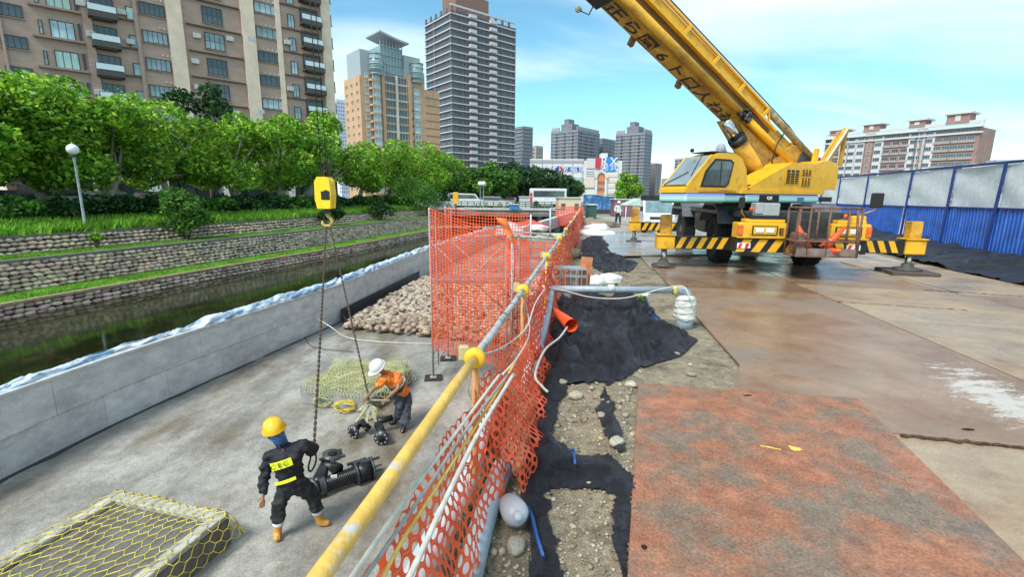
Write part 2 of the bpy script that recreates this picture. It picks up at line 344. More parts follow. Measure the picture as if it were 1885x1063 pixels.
# concrete flood wall with formwork panels
WT = -.93
t = thing('flood_wall', 'long pale grey cast-concrete wall between canal and sunken work floor', 'concrete wall')
Yj = [-2, 1.2, 4.1, 6.6, 8.3, 9.6, 11.0, 12.6, 14.4, 16.2, 18.2, 20.4, 22.6, 25., 28, 31.5, 35, 40, 46, 52]
rr = random.Random(3)
for i, (a, b) in enumerate(zip(Yj[:-1], Yj[1:])):
    for z0, z1, off in ((PIT-.02, PIT+.62, 0), (PIT+.628, WT-.06, .9)):
        a_, b_ = a+(off if i else 0), b+off
        if i == len(Yj)-2: b_ = b
        mb = MB(); e = rr.uniform(0, .006)
        mb._a([(wx(a_)+e, a_+.003, z0), (wx(b_)+e, b_-.003, z0), (wx(b_)+e, b_-.003, z1), (wx(a_)+e, a_+.003, z1),
               (wx(a_)-.35, a_+.003, z0), (wx(b_)-.35, b_-.003, z0), (wx(b_)-.35, b_-.003, z1), (wx(a_)-.35, a_+.003, z1)],
              [(0, 1, 2, 3), (5, 4, 7, 6), (3, 2, 6, 7), (0, 3, 7, 4), (1, 5, 6, 2), (0, 4, 5, 1)])
        mb.build('panel', wallc, t)
mb = MB()
for a, b in zip(Yj[:-1], Yj[1:]): mb.beam((wx(a)-.17, a, WT-.03), (wx(b)-.17, b, WT-.03), .40, .055)
mb.build('coping', mat('coping_pale', (.5, .5, .48), .7, var=.15, scale=5), t)
# thin dark glossy strip along the foot of the wall
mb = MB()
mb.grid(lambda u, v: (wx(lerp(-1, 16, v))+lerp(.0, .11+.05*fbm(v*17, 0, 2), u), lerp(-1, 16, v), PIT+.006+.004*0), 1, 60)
obj('foot_seam', mb.mesh('foot_seam', mat('seam_dark_gloss', (.02, .02, .018), .15, var=.3)), kind='structure')
# pale blue tarpaulin bunched along the top of the wall
def tarp(name, label, Y0, Y1, w, h, seed, m):
    mb = MB(); mb.smooth = True; N = int((Y1-Y0)/.05)
    def fn(u, v):
        Y = lerp(Y0, Y1, v); a = u*pi; k = .75+.5*noise.noise(Vector((Y*1.3, seed, 0))) ; e = min(1, (v*N)/6, ((1-v)*N)/6)
        wr = .06*noise.noise(Vector((Y*3+u*4, u*3, seed)))+.09*(.3-abs(noise.noise(Vector((Y*6+u*9, u*2.5-Y, seed)))))
        return (wx(Y)-.22-.5*w*math.cos(a)*(.7+.3*k)-.0+wr, Y, WT+.0+e*(h*k*math.sin(a)+wr*1.2*math.sin(a)))
    mb.grid(fn, 12, N); o = mb.build(name, m); tag(o, label, 'tarpaulin'); return o
blue = mat('pale_blue_tarp', (.26, .44, .62), .5, var=.2, scale=5, stretch=(1, .35, 1), col2=(.66, .76, .82), bump=.6, bscale=30, lo=.42, hi=.58)
tarp('tarpaulin', 'crumpled pale blue tarpaulin heaped along the wall top beside the crane slings', 10.6, 24.6, .42, .16, 2, blue)
tarp('tarpaulin', 'thin strip of pale blue tarpaulin lying along the near end of the wall top', 6.9, 10.5, .26, .06, 5, blue)
tarp('tarpaulin', 'pale tarpaulin on the far wall top seen through the orange scaffold net', 24.9, 44, .42, .2, 8, mat('grey_tarp', (.5, .56, .6), .6, var=.2, scale=6, bump=.4))
# steel road plates
rust = mat('rusty_steel_plate_red', (.34, .145, .078), .5, var=.2, scale=3.2, bump=.4, bscale=70, col3=(.21, .155, .11), s3=1.9, p3=(.45, .60), wet=(1.3, .3), spec=.35, grit=.36, gs=55, detail=9)
st2 = mat('wet_steel_plate_brown', (.34, .175, .085), .5, var=.3, scale=1.1, col2=(.35, .23, .14), bump=.25, bscale=60, grit=.14, gs=50, col3=(.24, .19, .15), s3=.5, p3=(.46, .66), wet=(.5, .1), spec=.4)
st3 = mat('wet_steel_plate_grey', (.37, .275, .175), .5, var=.2, scale=1.1, bump=.25, bscale=60, grit=.16, gs=50, col3=(.25, .15, .08), s3=.55, p3=(.56, .68), wet=(.6, .2))
st4 = mat('wet_steel_plate_rust', (.36, .17, .07), .42, grit=.12, gs=50, var=.3, scale=.8, col2=(.26, .18, .12), bump=.2, bscale=30, col3=(.15, .12, .10), s3=.6, p3=(.5, .66), wet=(.5, .12))
def plate(cs, z0, z1, m, label, holes=(), name='steel_plate'):
    bm = bmesh.new(); n_ = len(cs)
    Bv = [bm.verts.new((x, y, z0)) for x, y in cs]; Tv = [bm.verts.new((x, y, z1)) for x, y in cs]
    bm.faces.new(Tv); bm.faces.new(Bv[::-1])
    for i in range(n_): bm.faces.new((Bv[i], Bv[(i+1) % n_], Tv[(i+1) % n_], Tv[i]))
    bmesh.ops.recalc_face_normals(bm, faces=bm.faces); bmesh.ops.bevel(bm, geom=list(bm.edges), offset=.004, segments=1, affect='EDGES')
    me = bpy.data.meshes.new(name); bm.to_mesh(me); me.materials.append(m); o = obj(name, me); tag(o, label, 'steel plate', 'steel road plates')
    for h in holes:
        mb = MB(); mb.prism([(h[0]+h[2]*math.cos(t)*(1+.1*math.sin(3*t)), h[1]+h[3]*math.sin(t)) for t in [2*pi*k/14 for k in range(14)]], z1+.001, z1+.004); mb.build('lifting_hole', mat('hole_dark', (.008, .007, .006), .9), o)
    return o
def az(p, a, d): return (p[0]+math.sin(a)*d, p[1]+math.cos(a)*d)
A1 = R(15.8)
TL = P(1175, 706, .05); TR = P(1577, 733, .05)
h1 = P(1376, 729, .05); h2 = P(1186, 1009, .05)
plate([az(TL, A1, -6), az(TR, A1, -6), tuple(TR[:2]), tuple(TL[:2])], .012, .05, rust, 'large flat rust-red steel plate filling the near right corner', [(h1.x, h1.y, .045, .018), (h2.x, h2.y, .018, .02)])
# yellow paint splashes on it
c = P(1463, 826, .05)
mb = MB(); rr = random.Random(4)
for k in range(9):
    a, d = rr.random()*6.3, rr.random()*.035; q = .012+rr.random()*.016
    mb.prism([(c.x+d*math.cos(a)+q*math.cos(t)*rr.uniform(.6, 1.2), c.y+d*math.sin(a)+q*math.sin(t)*rr.uniform(.6, 1.2)) for t in [2*pi*j/9 for j in range(9)]], .051+k*.0003, .0525+k*.0003)
obj('paint_mark', mb.mesh('paint_mark', mat('paint_yellow', (.85, .62, .12), .6, var=.2, scale=20)), bpy.data.objects['steel_plate']); mb = MB()
c = P(1412, 824, .05)
for k in range(5):
    x0, y0 = c.x-.05+k*.024, c.y+.02-k*.012
    mb.beam((x0, y0, .052+.0003*k), (x0+.05, y0-.014+rr.uniform(-.008, .008), .052+.0003*k), .012, .002)
obj('paint_mark', mb.mesh('paint_mark', mat('paint_yellow', (.85, .62, .12), .6, var=.2, scale=20)), bpy.data.objects['steel_plate'])
J0, J1 = (6.12, 5.33), (7.42, 13.6); AJ = math.atan2(J1[0]-J0[0], J1[1]-J0[1])
def strip_pt(off, Y):                    # point at distance off to the left (-) or right (+) of the long joint, at depth Y
    s = (Y-J0[1])/math.cos(AJ); x, y = J0[0]+math.sin(AJ)*s, J0[1]+math.cos(AJ)*s; return (x+math.cos(AJ)*off, y-math.sin(AJ)*off)
g = .02
def sp(o0, o1_, y0, y1, sk=0): return [strip_pt(o0+g, y0+g), strip_pt(o1_-g, y0+g+sk), strip_pt(o1_-g, y1-g+sk), strip_pt(o0+g, y1-g)]
f0, f1 = P(1650, 799, .02), P(1885, 823, .02)
e = ((f1.x-f0.x), (f1.y-f0.y))
hh = P(1783, 790, .04)
plate([(2.2, 4.4), (f0.x-.5*e[0], f0.y-.5*e[1]), tuple(f0[:2]), (f1.x+1.1*e[0], f1.y+1.1*e[1]), strip_pt(-g, 4.9), strip_pt(-g, 10.5), strip_pt(-3.2, 10.5), strip_pt(-3.2, 5.3)], -.004, .03, st2,
      'wet brown steel plate just beyond the rust-red plate, with white residue', [(hh.x, hh.y, .06, .022)])
plate([az(TR, A1, -.0), az(TR, A1, -5.6), (6.6, -.6), (f1.x+1.1*e[0]+.02, f1.y+1.1*e[1]-.02), (f0.x+.02, f0.y-.02)], -.002, .014, st3, 'dull brown plate right of the rust-red one and in front of the plate with residue')
plate(sp(-3.2, 0, 10.5, 13.4), -.004, .028, st4, 'wet orange-rust plate beside the left front outrigger')
plate(sp(-3.3, 0, 13.4, 19.6), -.004, .030, st2, 'dark wet plate under the near end of the crane')
plate(sp(-3.4, 0, 19.6, 26), -.004, .026, st3, 'plate under the far end of the crane, beside the white truck')
plate(sp(0, 2.9, 2.0, 8.3), -.004, .026, st3, 'grey-brown wet plate at the right edge, nearest beyond the long joint')
plate(sp(0, 3.3, 8.3, 11.6, -.5), -.004, .031, st3, 'grey wet plate with a lifted dark front edge, second beyond the long joint')
plate(sp(0, 3.2, 11.6, 17.5, -.6), -.004, .026, st2, 'dark wet plate below the right front of the crane')
plate(sp(0, 3.2, 17.5, 24, -.4), -.004, .029, st3, 'plate at the far right rear of the crane')
plate(sp(3.0, 6.2, 6.0, 11.0, -.3), -.004, .027, st2, 'brown plate at the right edge in front of the black netting')
plate(sp(3.3, 6.3, 11.0, 16.5, -.4), -.004, .030, st3, 'grey plate under the right front outrigger foot')
a, b, c_, d_ = P(1129, 470, .1), P(1262, 466, .1), P(1225, 427, .1), P(1107, 439, .1)
plate([tuple(a[:2]), (b.x+1.4, b.y), (c_.x+2.0, c_.y+2), tuple(P(1122, 426, .1)[:2]), tuple(d_[:2])], .05, .09, mat('grey_steel_sheet', (.34, .34, .34), .3, var=.2, scale=1.2, wet=(.7, .15), bump=.1), 'smooth light grey plate beside the left rear outrigger')
# white lime residue dried on the brown plate: a stain with its own ragged outline, in the plate's material
res = st2.copy(); res.name = 'wet_steel_plate_with_residue'; N, L = res.node_tree.nodes, res.node_tree.links; b = N['Principled BSDF']
c_ = P(1800, 728, .03); a_, b_ = P(1690, 655, .03), P(1890, 800, .03); an = math.atan2(b_.y-a_.y, b_.x-a_.x)
t = N.new('ShaderNodeTexCoord'); mp1 = N.new('ShaderNodeMapping'); mp1.vector_type = 'TEXTURE'; mp1.inputs['Location'].default_value = (c_.x+.15, c_.y-.05, 0); mp1.inputs['Rotation'].default_value = (0, 0, an); mp1.inputs['Scale'].default_value = (1.15, .40, 50)
L.new(t.outputs['Object'], mp1.inputs[0]); ln = N.new('ShaderNodeVectorMath'); ln.operation = 'LENGTH'; L.new(mp1.outputs[0], ln.inputs[0])
def nz_(sc, det, st): 
    q = N.new('ShaderNodeTexNoise'); q.inputs['Scale'].default_value = sc; q.inputs['Detail'].default_value = det; q.inputs['Roughness'].default_value = .7; m_ = N.new('ShaderNodeMapping'); m_.inputs['Rotation'].default_value = (0, 0, -an); m_.inputs['Scale'].default_value = st; L.new(t.outputs['Object'], m_.inputs[0]); L.new(m_.outputs[0], q.inputs['Vector']); return q.outputs['Fac']
def mth(op, a, b_, cl=False):
    m_ = N.new('ShaderNodeMath'); m_.operation = op; m_.use_clamp = cl
    for i_, v in enumerate((a, b_)):
        if isinstance(v, (int, float)): m_.inputs[i_].default_value = v
        else: L.new(v, m_.inputs[i_])
    return m_.outputs[0]
d1 = mth('SUBTRACT', 1.0, ln.outputs['Value']); d2 = mth('MULTIPLY', mth('SUBTRACT', nz_(2.4, 9, (1, 3.2, 1)), .53), 6.5); d3 = mth('MULTIPLY', mth('SUBTRACT', nz_(26, 5, (1, 3, 1)), .53), 3.4)
mk = mth('MULTIPLY', mth('ADD', mth('ADD', mth('MULTIPLY', d1, 1.6), d2), d3), 1.6, True)
src_ = b.inputs['Base Color'].links[0].from_socket; mxx = N.new('ShaderNodeMix'); mxx.data_type = 'RGBA'; L.new(mk, mxx.inputs['Factor']); L.new(src_, mxx.inputs['A']); mxx.inputs['B'].default_value = (.58, .53, .45, 1); L.new(mxx.outputs['Result'], b.inputs['Base Color'])
for o in bpy.data.objects:
    if o.get('label', '').endswith('with white residue'): o.data.materials[0] = res
# ================================================================== BUILDINGS
glass = mat('window_glass_dark', (.06, .09, .10), .08, var=.6, scale=.15, bump=0, spec=.8)
glassb = mat('window_glass_reflect_tone', (.34, .46, .48), .12, var=.45, scale=.4, bump=0, spec=.6, obj_var=.3)  # pale base colour stands in for sky reflections on the panes
frm = mat('window_frame_dark', (.03, .03, .032), .5)
curt = mat('curtain_pale_green', (.42, .58, .52), .5, var=.25, scale=3, stretch=(6, 1, .3), bump=0, obj_var=.3)
class Facade:
    """a vertical plane: origin o, direction az, outward normal to the right-hand side"""
    def __init__(s, o, a): s.o = Vector((o[0], o[1], 0)); s.d = Vector((math.sin(a), math.cos(a), 0)); s.n = Vector((math.cos(a), -math.sin(a), 0)); s.rz = math.atan2(s.d.y, s.d.x)
    def hit(s, px, py):
        r = Vector(ray(px, py)); c = Vector((0, 0, CZ)); t = (s.o-c).dot(s.n)/r.dot(s.n); p = c+r*t
        return (p-s.o).dot(s.d), p.z
    def M(s, u, z, off=0): return Matrix.Translation(s.o+s.d*u+s.n*off+Vector((0, 0, z))) @ Matrix.Rotation(s.rz, 4, 'Z')
    # local frame of M: x along the facade, -y outward, z up
def box_mesh(name, w, d, h, m, cx_=0, cy_=0, cz_=0):
    return MB().box((cx_, cy_, cz_), (w, d, h)).mesh(name, m)
def window_mesh(w, h, nx=2, ny=1, fm=None, gm=None, t=.07, tall=None):
    mb = MB(); mb.k = 1; mb.box((0, .0, 0), (w, .03, h)); mb.k = 0
    for x in (-w/2, w/2): mb.box((x, 0, 0), (t, .18, h+t))
    for z in (-h/2, h/2): mb.box((0, 0, z), (w-t, .15, t))
    for i in range(1, nx): mb.box((-w/2+w*i/nx, .01, 0), (t*.8, .10, h-t))
    for i in range(1, ny): mb.box((0, .012, -h/2+h*i/ny), (w-t, .09, t*.8))
    return mb.mesh('window', [fm or frm, gm or glass])
# ---------- brown apartment block
bw = mat('apartment_tile_brown', (.43, .30, .235), .7, var=.10, scale=.6, bump=.1, bscale=12, stretch=(1, 1, 3))
bw2 = mat('apartment_tile_dark', (.13, .085, .07), .7, var=.15, scale=1)
pil = mat('pilaster_stone_beige', (.74, .59, .45), .75, var=.10, scale=.8, bump=.1)
ledg = mat('ledge_brown', (.30, .22, .18), .7)
FA = Facade((-39.6, 69), R(48)); 
t = thing('apartment_block', 'huge brown-tiled apartment block with beige pilasters and balconies, at the left edge', 'building', (0, 0, 0))
uR, _ = FA.hit(612, 100); uL = FA.hit(0, 150)[0]-22; H = 62
base = STREET
def wallseg(u0, u1, z0, z1, off, dep, m, name='wall', par=t, fa=FA):
    M = fa.M((u0+u1)/2, (z0+z1)/2, off); return obj(name, box_mesh(name, u1-u0, dep, z1-z0, m, 0, dep/2, 0), par, M=M)
wallseg(uL, uR, base+4.5, H, 0, 22, bw)
wallseg(uL, uR, base-.5, base+4.5, -1.2, 20, mat('podium_dark', (.05, .045, .04), .5, var=.5, scale=.4))
def U(px, py): return FA.hit(px, py)[0]
FLH = 3.2
# pilasters
for (a, b, py, off) in ((307, 335, 40, .55), (447, 470, 80, .55), (589, 606, 40, .5)):
    wallseg(U(a, py), U(b, py), base+4.5, H, off, off+.02, pil, 'pilaster')
    mb = MB(); w_ = U(b, py)-U(a, py)
for (a, b, py) in ((155, 172, 60), (508, 517, 60), (247, 254, 40), (0, 6, 60), (-60, -50, 60)):
    wallseg(U(a, py), U(b, py), base+4.5, H, .3, .32, bw if a != 508 else pil, 'pier')
def column(a, b, y0, y1, kind, py_u=None):
    """window column: pixel extents of one sample window; repeated up and down by storey"""
    u0, zt = FA.hit(a, y0); u1, zb_ = FA.hit(b, y1); um = (u0+u1)/2; zb_ = FA.hit((a+b)/2, y1)[1]; zt = FA.hit((a+b)/2, y0)[1]
    return u0, u1, zb_, zt
def zs(zc):
    k = -12; out = []
    while zc+k*FLH < H-2: 
        if zc+k*FLH > base+6.2: out.append(zc+k*FLH)
        k += 1
    return out
def add_windows(a, b, y0, y1, nx, ny, gm=None, sill=True, fm=None, slot=False, off=.04, par=t, alt=None):
    u0, u1, zb_, zt = column(a, b, y0, y1, 0); w_, h_ = u1-u0, zt-zb_; me = window_mesh(w_, h_, nx, ny, fm, gm)
    m2 = window_mesh(w_, h_, nx, ny, fm, alt) if alt else me; rr = random.Random(int(a*7))
    sme = box_mesh('sill', w_+.3, .22, .10, ledg)
    for z in zs((zt+zb_)/2):
        o = obj('window', me if rr.random() < .6 else m2, par, M=FA.M((u0+u1)/2, z, off))
        if sill: obj('sill', sme, o, loc=(0, -.05, -h_/2-.12))
    return u0, u1, zb_, zt
add_windows(-95, -25, 45, 78, 4, 1)
add_windows(0, 52, 66, 88, 4, 1)
add_windows(70, 80, 37, 62, 1, 2, gm=glassb)
add_windows(91, 139, 40, 71, 3, 1, gm=curt, alt=glassb)
add_windows(143, 151, 45, 73, 1, 1, sill=False)
add_windows(238, 256, 66, 88, 1, 1, gm=glassb, alt=curt)
add_windows(262, 313.5, 58.5, 79, 4, 1, gm=glassb, alt=glass) if False else add_windows(262, 309, 58.5, 79.5, 5, 1, gm=glassb, alt=glass)
add_windows(376, 414, 62.5, 91, 4, 2, gm=glassb, alt=glass)
add_windows(471, 512, 52, 70, 4, 1, gm=glassb, alt=glass)
add_windows(532, 545, 70.5, 94, 2, 1, gm=glassb, alt=curt)
add_windows(608, 612, 70, 88, 1, 1, gm=glassb)
# floor ledges : broad bands across the recessed bays
u0, u1 = U(344, 60), U(443, 60); z0 = FA.hit(400, 55)[1]
for z in zs(z0): obj('floor_ledge', box_mesh('ledge', u1-u0, .45, .14, bw2), t, M=FA.M((u0+u1)/2, z+.0, .2))
u0, u1 = U(60, 60), U(153, 60); z0 = FA.hit(110, 73)[1]
for z in zs(z0): obj('floor_ledge', box_mesh('ledge', u1-u0, .6, .22, ledg), t, M=FA.M((u0+u1)/2, z, .28))
for (a, b, py) in ((178, 252, 85), (520, 585, 100)):
    for z in zs(FA.hit((a+b)/2, py)[1]): obj('floor_ledge', box_mesh('ledge', U(b, py)-U(a, py), .3, .16, bw2), t, M=FA.M((U(a, py)+U(b, py))/2, z, .13))
# wall vents
vm = MB().cyl((0, 0, 0), (0, -.14, 0), .1, n=8).mesh('vent', mat('vent_white', (.7, .7, .68), .4))
for (xs, py) in (((294, 302, 309), 52), ((480, 489, 497, 505), 45)):
    for z in zs(FA.hit(xs[0], py)[1]):
        for x in xs: obj('vent', vm, t, M=FA.M(U(x, py), z, .02))
# balconies
railg = mat('balcony_glass', (.62, .70, .72), .1, var=.12, bump=0, spec=.8); slabm = mat('balcony_slab_dark', (.075, .07, .065), .7, var=.2)
def balconies(a, b, yslab, yrail, dep):
    u0, zs_ = FA.hit(a, yslab); u1 = U(b, yslab); um = (u0+u1)/2; w_ = u1-u0; zs_ = FA.hit((a+b)/2, yslab)[1]
    hr = 1.05; rr = random.Random(int(a))
    slab = MB(); slab.box((0, -dep/2, -.1), (w_, dep, .24)); slab.box((0, -dep/2, -.3), (w_-.8, dep-.4, .16)); slab.box((0, -dep+.03, .2), (w_, .07, .38)); sm = slab.mesh('slab', slabm)
    rg = MB(); rg.box((0, -dep+.02, hr-.25), (w_-.1, .03, .66)); rgm = rg.mesh('glass_rail', railg)
    rl = MB(); rl.box((0, -dep+.02, hr+.1), (w_, .06, .05))
    for k in range(5): rl.box((-w_/2+w_*k/4, -dep+.05, hr-.2), (.05, .05, .7))
    rlm = rl.mesh('handrail', frm)
    wm1 = window_mesh(w_*.86, 2.15, 4, 1, None, glass); sh = box_mesh('recess', w_, .04, 2.7, bw2)
    for z in zs(zs_):
        o = obj('balcony', sm, t, M=FA.M(um, z, .02)); obj('handrail', rlm, o); obj('glass_rail', rgm, o)
        q = obj('window', wm1, t, M=FA.M(um, z+1.25, .05))
balconies(170, 222, 88, 60, 1.5)
balconies(554, 590, 90, 60, 1.4)
acm = MB(); acm.box((0, -.22, 0), (.85, .42, .6), bev=.03); acm = acm.mesh('air_conditioner', mat('air_conditioner_grey', (.5, .5, .48), .5)); rr = random.Random(44)
for px, py in ((355, 52), (425, 60), (232, 62), (160, 48), (525, 66), (450+12, 60)):
    for z in zs(FA.hit(px, py)[1]):
        if rr.random() < .55: obj('air_conditioner', acm, t, M=FA.M(U(px, py)+rr.uniform(-.3, .3), z-.9, .15))
# side face details and podium
FS = Facade((FA.o+FA.d*uR)[:2], R(48-90+3))
for k, z in enumerate(zs(FA.hit(612, 60)[1])):
    obj('side_window', window_mesh(1.0, 1.5, 1, 1) if k == 0 else bpy.data.meshes['window'], t, M=Matrix.Translation(FA.o+FA.d*(uR+.05)+Vector((0, 0, z))-FA.n*3) @ Matrix.Rotation(FA.rz+pi/2, 4, 'Z'))
podm = mat('podium_white_stone', (.62, .60, .56), .6, var=.08, scale=1.5)
for (a, b, off) in ((268, 303, 3.5), (402, 428, 3.5), (170, 176, 3), (520, 530, 3)):
    wallseg(U(a, 330), U(b, 330), base-.3, base+4.6+.0, off, off+2, podm, 'podium_pier')
wallseg(U(0, 330), U(600, 330), base+4.6, base+5.2, 3.2, 3.4, mat('podium_canopy', (.12, .11, .10), .6), 'canopy')
for k in range(16):
    u = lerp(U(60, 330), U(560, 330), k/15); wallseg(u, u+1.6, base, base+3.6, -.9, .05, glass if k % 2 else slabm, 'shopfront')

# ---------- generic tower
def tower(label, a, pxc, zc_dist, pxl, pxr, ytop, mats_, floors, nl, nr, wn=(1.6, 1.5), slab=None, roof=None, name='tower_block', cat='tower', ybase=372, pyref=None, winm=None, grow=0, base_z=-.05):
    """corner at pixel column pxc; right face runs at azimuth a, left face at a-90"""
    py = pyref or (ytop+360)/2; c0 = D(pxc, py, 1.); c0 = Vector((c0.x, 1., 0))*zc_dist
    fr_ = Facade(c0, a)
    ur = fr_.hit(pxr, py)[0]
    dl = Vector((math.sin(a-pi/2), math.cos(a-pi/2), 0)); r = Vector(ray(pxl, py)); # left end: intersect ray with line c0 + dl*s
    A = np.array([[dl.x, -r.x], [dl.y, -r.y]]); ul = float(np.linalg.solve(A, np.array([-c0.x, -c0.y]))[0]) if pxl < pxc-1 else 14.
    ul = min(max(ul, 4.), 60.); ur = min(max(ur, 4.), 70.)
    if pxl >= pxc-1: ul = 14.
    Ht = D(pxc, ytop, c0.y).z
    t = thing(name, label, cat, (0, 0, 0))
    mb = MB(); p0 = c0; p1 = c0+fr_.d*ur; p2 = p1+dl*ul; p3 = c0+dl*ul
    mb.prism([(p[0], p[1]) for p in (p0, p1, p2, p3)], base_z, Ht); mb.build('wall', mats_[0], t)
    fl_ = Facade(p3, a+pi/2)      # left face: from far left corner to the near corner; outward normal
    fh = (Ht-1)/floors; wh = min(wn[1], fh*.6)
    for fa, L, nn in ((fr_, ur, nr), (fl_, ul, nl)):
        if not nn: continue
        w_ = L/nn*wn[0]; me = window_mesh(w_, fh*wn[1], 2, 1, mats_[1], winm or glass, t=max(.1, fh*.03))
        for f in range(1, floors):
            for k in range(nn): obj('window', me, t, M=fa.M(L*(k+.5)/nn, fh*(f+.45), .02))
        if slab:
            sm = box_mesh('floor_slab', L+slab[0]*2, slab[0]*2, slab[1], slab[2])
            for f in range(1, floors+1): obj('floor_slab', sm, t, M=fa.M(L/2, fh*f-.05+(.01 if fa is fl_ else 0), .0))
        if roof:
            pass
    return t, fr_, fl_, ur, ul, Ht, c0, dl
# ---------- tall dark tower with pale balcony edges
dk = mat('tower_dark_tile', (.12, .10, .12), .6, var=.15, scale=.5)
dkf = mat('tower_frame_grey', (.16, .155, .165), .6)
whs = mat('balcony_edge_pale', (.55, .53, .54), .6, var=.08)
t, f1_, f2_, ur, ul, Ht, c0, dl = tower('very tall dark slab-sided tower with a pale balcony band on every storey', R(51), 833, 196, 787, 946, 18, (dk, dkf), 26, 4, 9, (.66, .5), slab=(.55, .42, whs))
for f in range(26):
    fh = (Ht-1)/26
    for u in (ur*.30, ur*.62):
        obj('balcony', box_mesh('bal', ur*.1, 1.6, 1.2, whs) if f == 0 else bpy.data.objects['balcony_ref'].data if 'balcony_ref' in bpy.data.objects else bpy.data.meshes['bal'], t, M=f1_.M(u, fh*f+fh*1.0+.5, .7))
for u in (.0, .2, .42, .55, .78, 1.): wallseg(ur*u-.5, ur*u+.5, 0, Ht, .25, .27, dk, 'pier', t, f1_)
for u in (.02, .35, .98): wallseg(ul*u-.5, ul*u+.5, 0, Ht, .25, .27, dkf, 'pier', t, f2_)
for k in range(9): wallseg(ur*k/9, ur*(k+.25)/9, Ht, Ht+1.6, .3, .5, dkf, 'parapet_post', t, f1_)
wallseg(-.4, ur+.4, Ht+1.61, Ht+2.3, .4, .6, whs, 'parapet_beam', t, f1_)
for k in range(5): wallseg(ul*k/5, ul*(k+.25)/5, Ht, Ht+1.6, .3, .5, dkf, 'parapet_post', t, f2_)
wallseg(ur*.15, ur*.66, Ht, Ht+9, -4, 10, mat('roof_house_brown', (.24, .13, .10), .7), 'roof_house', t, f1_)
# ---------- orange-tan block with glass crown
og = mat('tile_orange_tan', (.58, .36, .21), .65, var=.10, scale=.5); ogw = mat('tan_frame', (.55, .42, .30), .6)
t, f1_, f2_, ur, ul, Ht, c0, dl = tower('orange-tan apartment tower with grey glass crown, left of the tall dark tower', R(47), 667, 150, 638, 760, 137, (og, ogw), 15, 3, 0, (.3, .35), name='apartment_tower')
lt = mat('strip_pale', (.66, .60, .52), .6); gc = mat('crown_metal', (.36, .40, .42), .4, var=.15); gg = mat('crown_glass', (.22, .34, .35), .12, var=.4, bump=0, spec=.8)
fh = (Ht-1)/15; HU = lambda px, py: f1_.hit(px, py)
w1 = window_mesh(3.1, 2.0, 3, 1, ogw, glass, .12); w2 = window_mesh(2.2, 1.9, 2, 1, lt, glassb, .12)
bay = MB(); 
for k in range(7): pass
bay.prism([(-2, 0), (-1.4, -1.1), (1.4, -1.1), (2, 0)], -1.5, -1.05); bay.prism([(-1.8, 0), (-1.25, -.95), (1.25, -.95), (1.8, 0)], -1.05, -.95); bm_ = bay.mesh('bay', og)
for f in range(1, 16):
    z = fh*(f+.5)
    for px in (720, 741): obj('window', w1, t, M=f1_.M(HU(px, 200)[0], z, .25))
    for px in (691, 769):
        if px < 760: o = obj('bay_window', bm_, t, M=f1_.M(HU(px, 200)[0], z, .1)); obj('pane', w2, o, loc=(0, -1., 0))
    for px in (677, 703, 757): obj('window', w2, t, M=f1_.M(HU(px, 200)[0], z, .05) @ Matrix.Diagonal((.5, 1, .8, 1)))
    wallseg(HU(706, 200)[0], HU(754, 200)[0], z-fh*.5-.1, z-fh*.5+.25, .35, .4, lt if f % 2 else og, 'floor_band', t, f1_)
for px in (706, 754): wallseg(HU(px, 200)[0]-.5, HU(px, 200)[0]+.5, 0, Ht+2.5, .6, .65, og, 'pier', t, f1_)
wallseg(HU(730, 200)[0]-.3, HU(730, 200)[0]+.3, 0, Ht+1.5, .8, .85, lt, 'pilaster', t, f1_)
wallseg(HU(668, 200)[0], HU(704, 200)[0], Ht, D(685, 88, c0.y).z, -.3, 9, gc, 'crown_block', t, f1_)
wallseg(HU(747, 200)[0], HU(776, 200)[0], Ht-6, HU(762, 105)[1], -.2, 9, gc, 'crown_block', t, f1_)
z1 = HU(720, 86)[1]; wallseg(HU(707, 200)[0], HU(746, 200)[0], Ht, z1, -1, 8, gg, 'crown_glass', t, f1_)
for k in range(8):
    u = lerp(HU(707, 200)[0], HU(746, 200)[0], k/7); wallseg(u-.12, u+.12, Ht, z1+1.6, -.8, .2, gc, 'crown_mullion', t, f1_)
for k in range(1, 5): wallseg(HU(707, 200)[0], HU(746, 200)[0], lerp(Ht, z1, k/4)-.12, lerp(Ht, z1, k/4)+.12, -.7, .15, gc, 'crown_mullion', t, f1_)
mb = MB(); ua, ub = HU(700, 200)[0], HU(752, 200)[0]
for k in range(10):
    a, b = k/10, (k+1)/10; za, zb_ = z1+1.7+1.6*(1-a)**1.5, z1+1.7+1.6*(1-b)**1.5
    mb.beam(tuple(f1_.o+f1_.d*lerp(ua, ub, a)+Vector((0, 0, za))-f1_.n*3), tuple(f1_.o+f1_.d*lerp(ua, ub, b)+Vector((0, 0, zb_))-f1_.n*3), 9, .5)
mb.build('crown_canopy', gc, t)
for (px, y0, y1) in ((691, 100, 137), (766, 118, 152)):
    u, zt = HU(px, y0); zb_ = HU(px, y1)[1]; c_ = f1_.o+f1_.d*u+f1_.n*.2
    MB().cyl((c_.x, c_.y, zb_), (c_.x, c_.y, zt), 2.1, n=14).build('corner_turret', gg, t)
    for k in range(5): z = lerp(zb_, zt, k/4); MB().cyl((c_.x, c_.y, z-.12), (c_.x, c_.y, z+.12), 2.25, n=14).build('turret_ring', gc, t)
uu = HU(761, 200)[0], HU(809, 200)[0]
zt_ = HU(785, 166)[1]; wallseg(uu[0], uu[1], 0, zt_, .1, 16, og, 'wing', t, f1_)
wallseg(uu[0]+.5, HU(783, 200)[0], zt_, zt_+5, -.1, 12, og, 'wing_top', t, f1_)
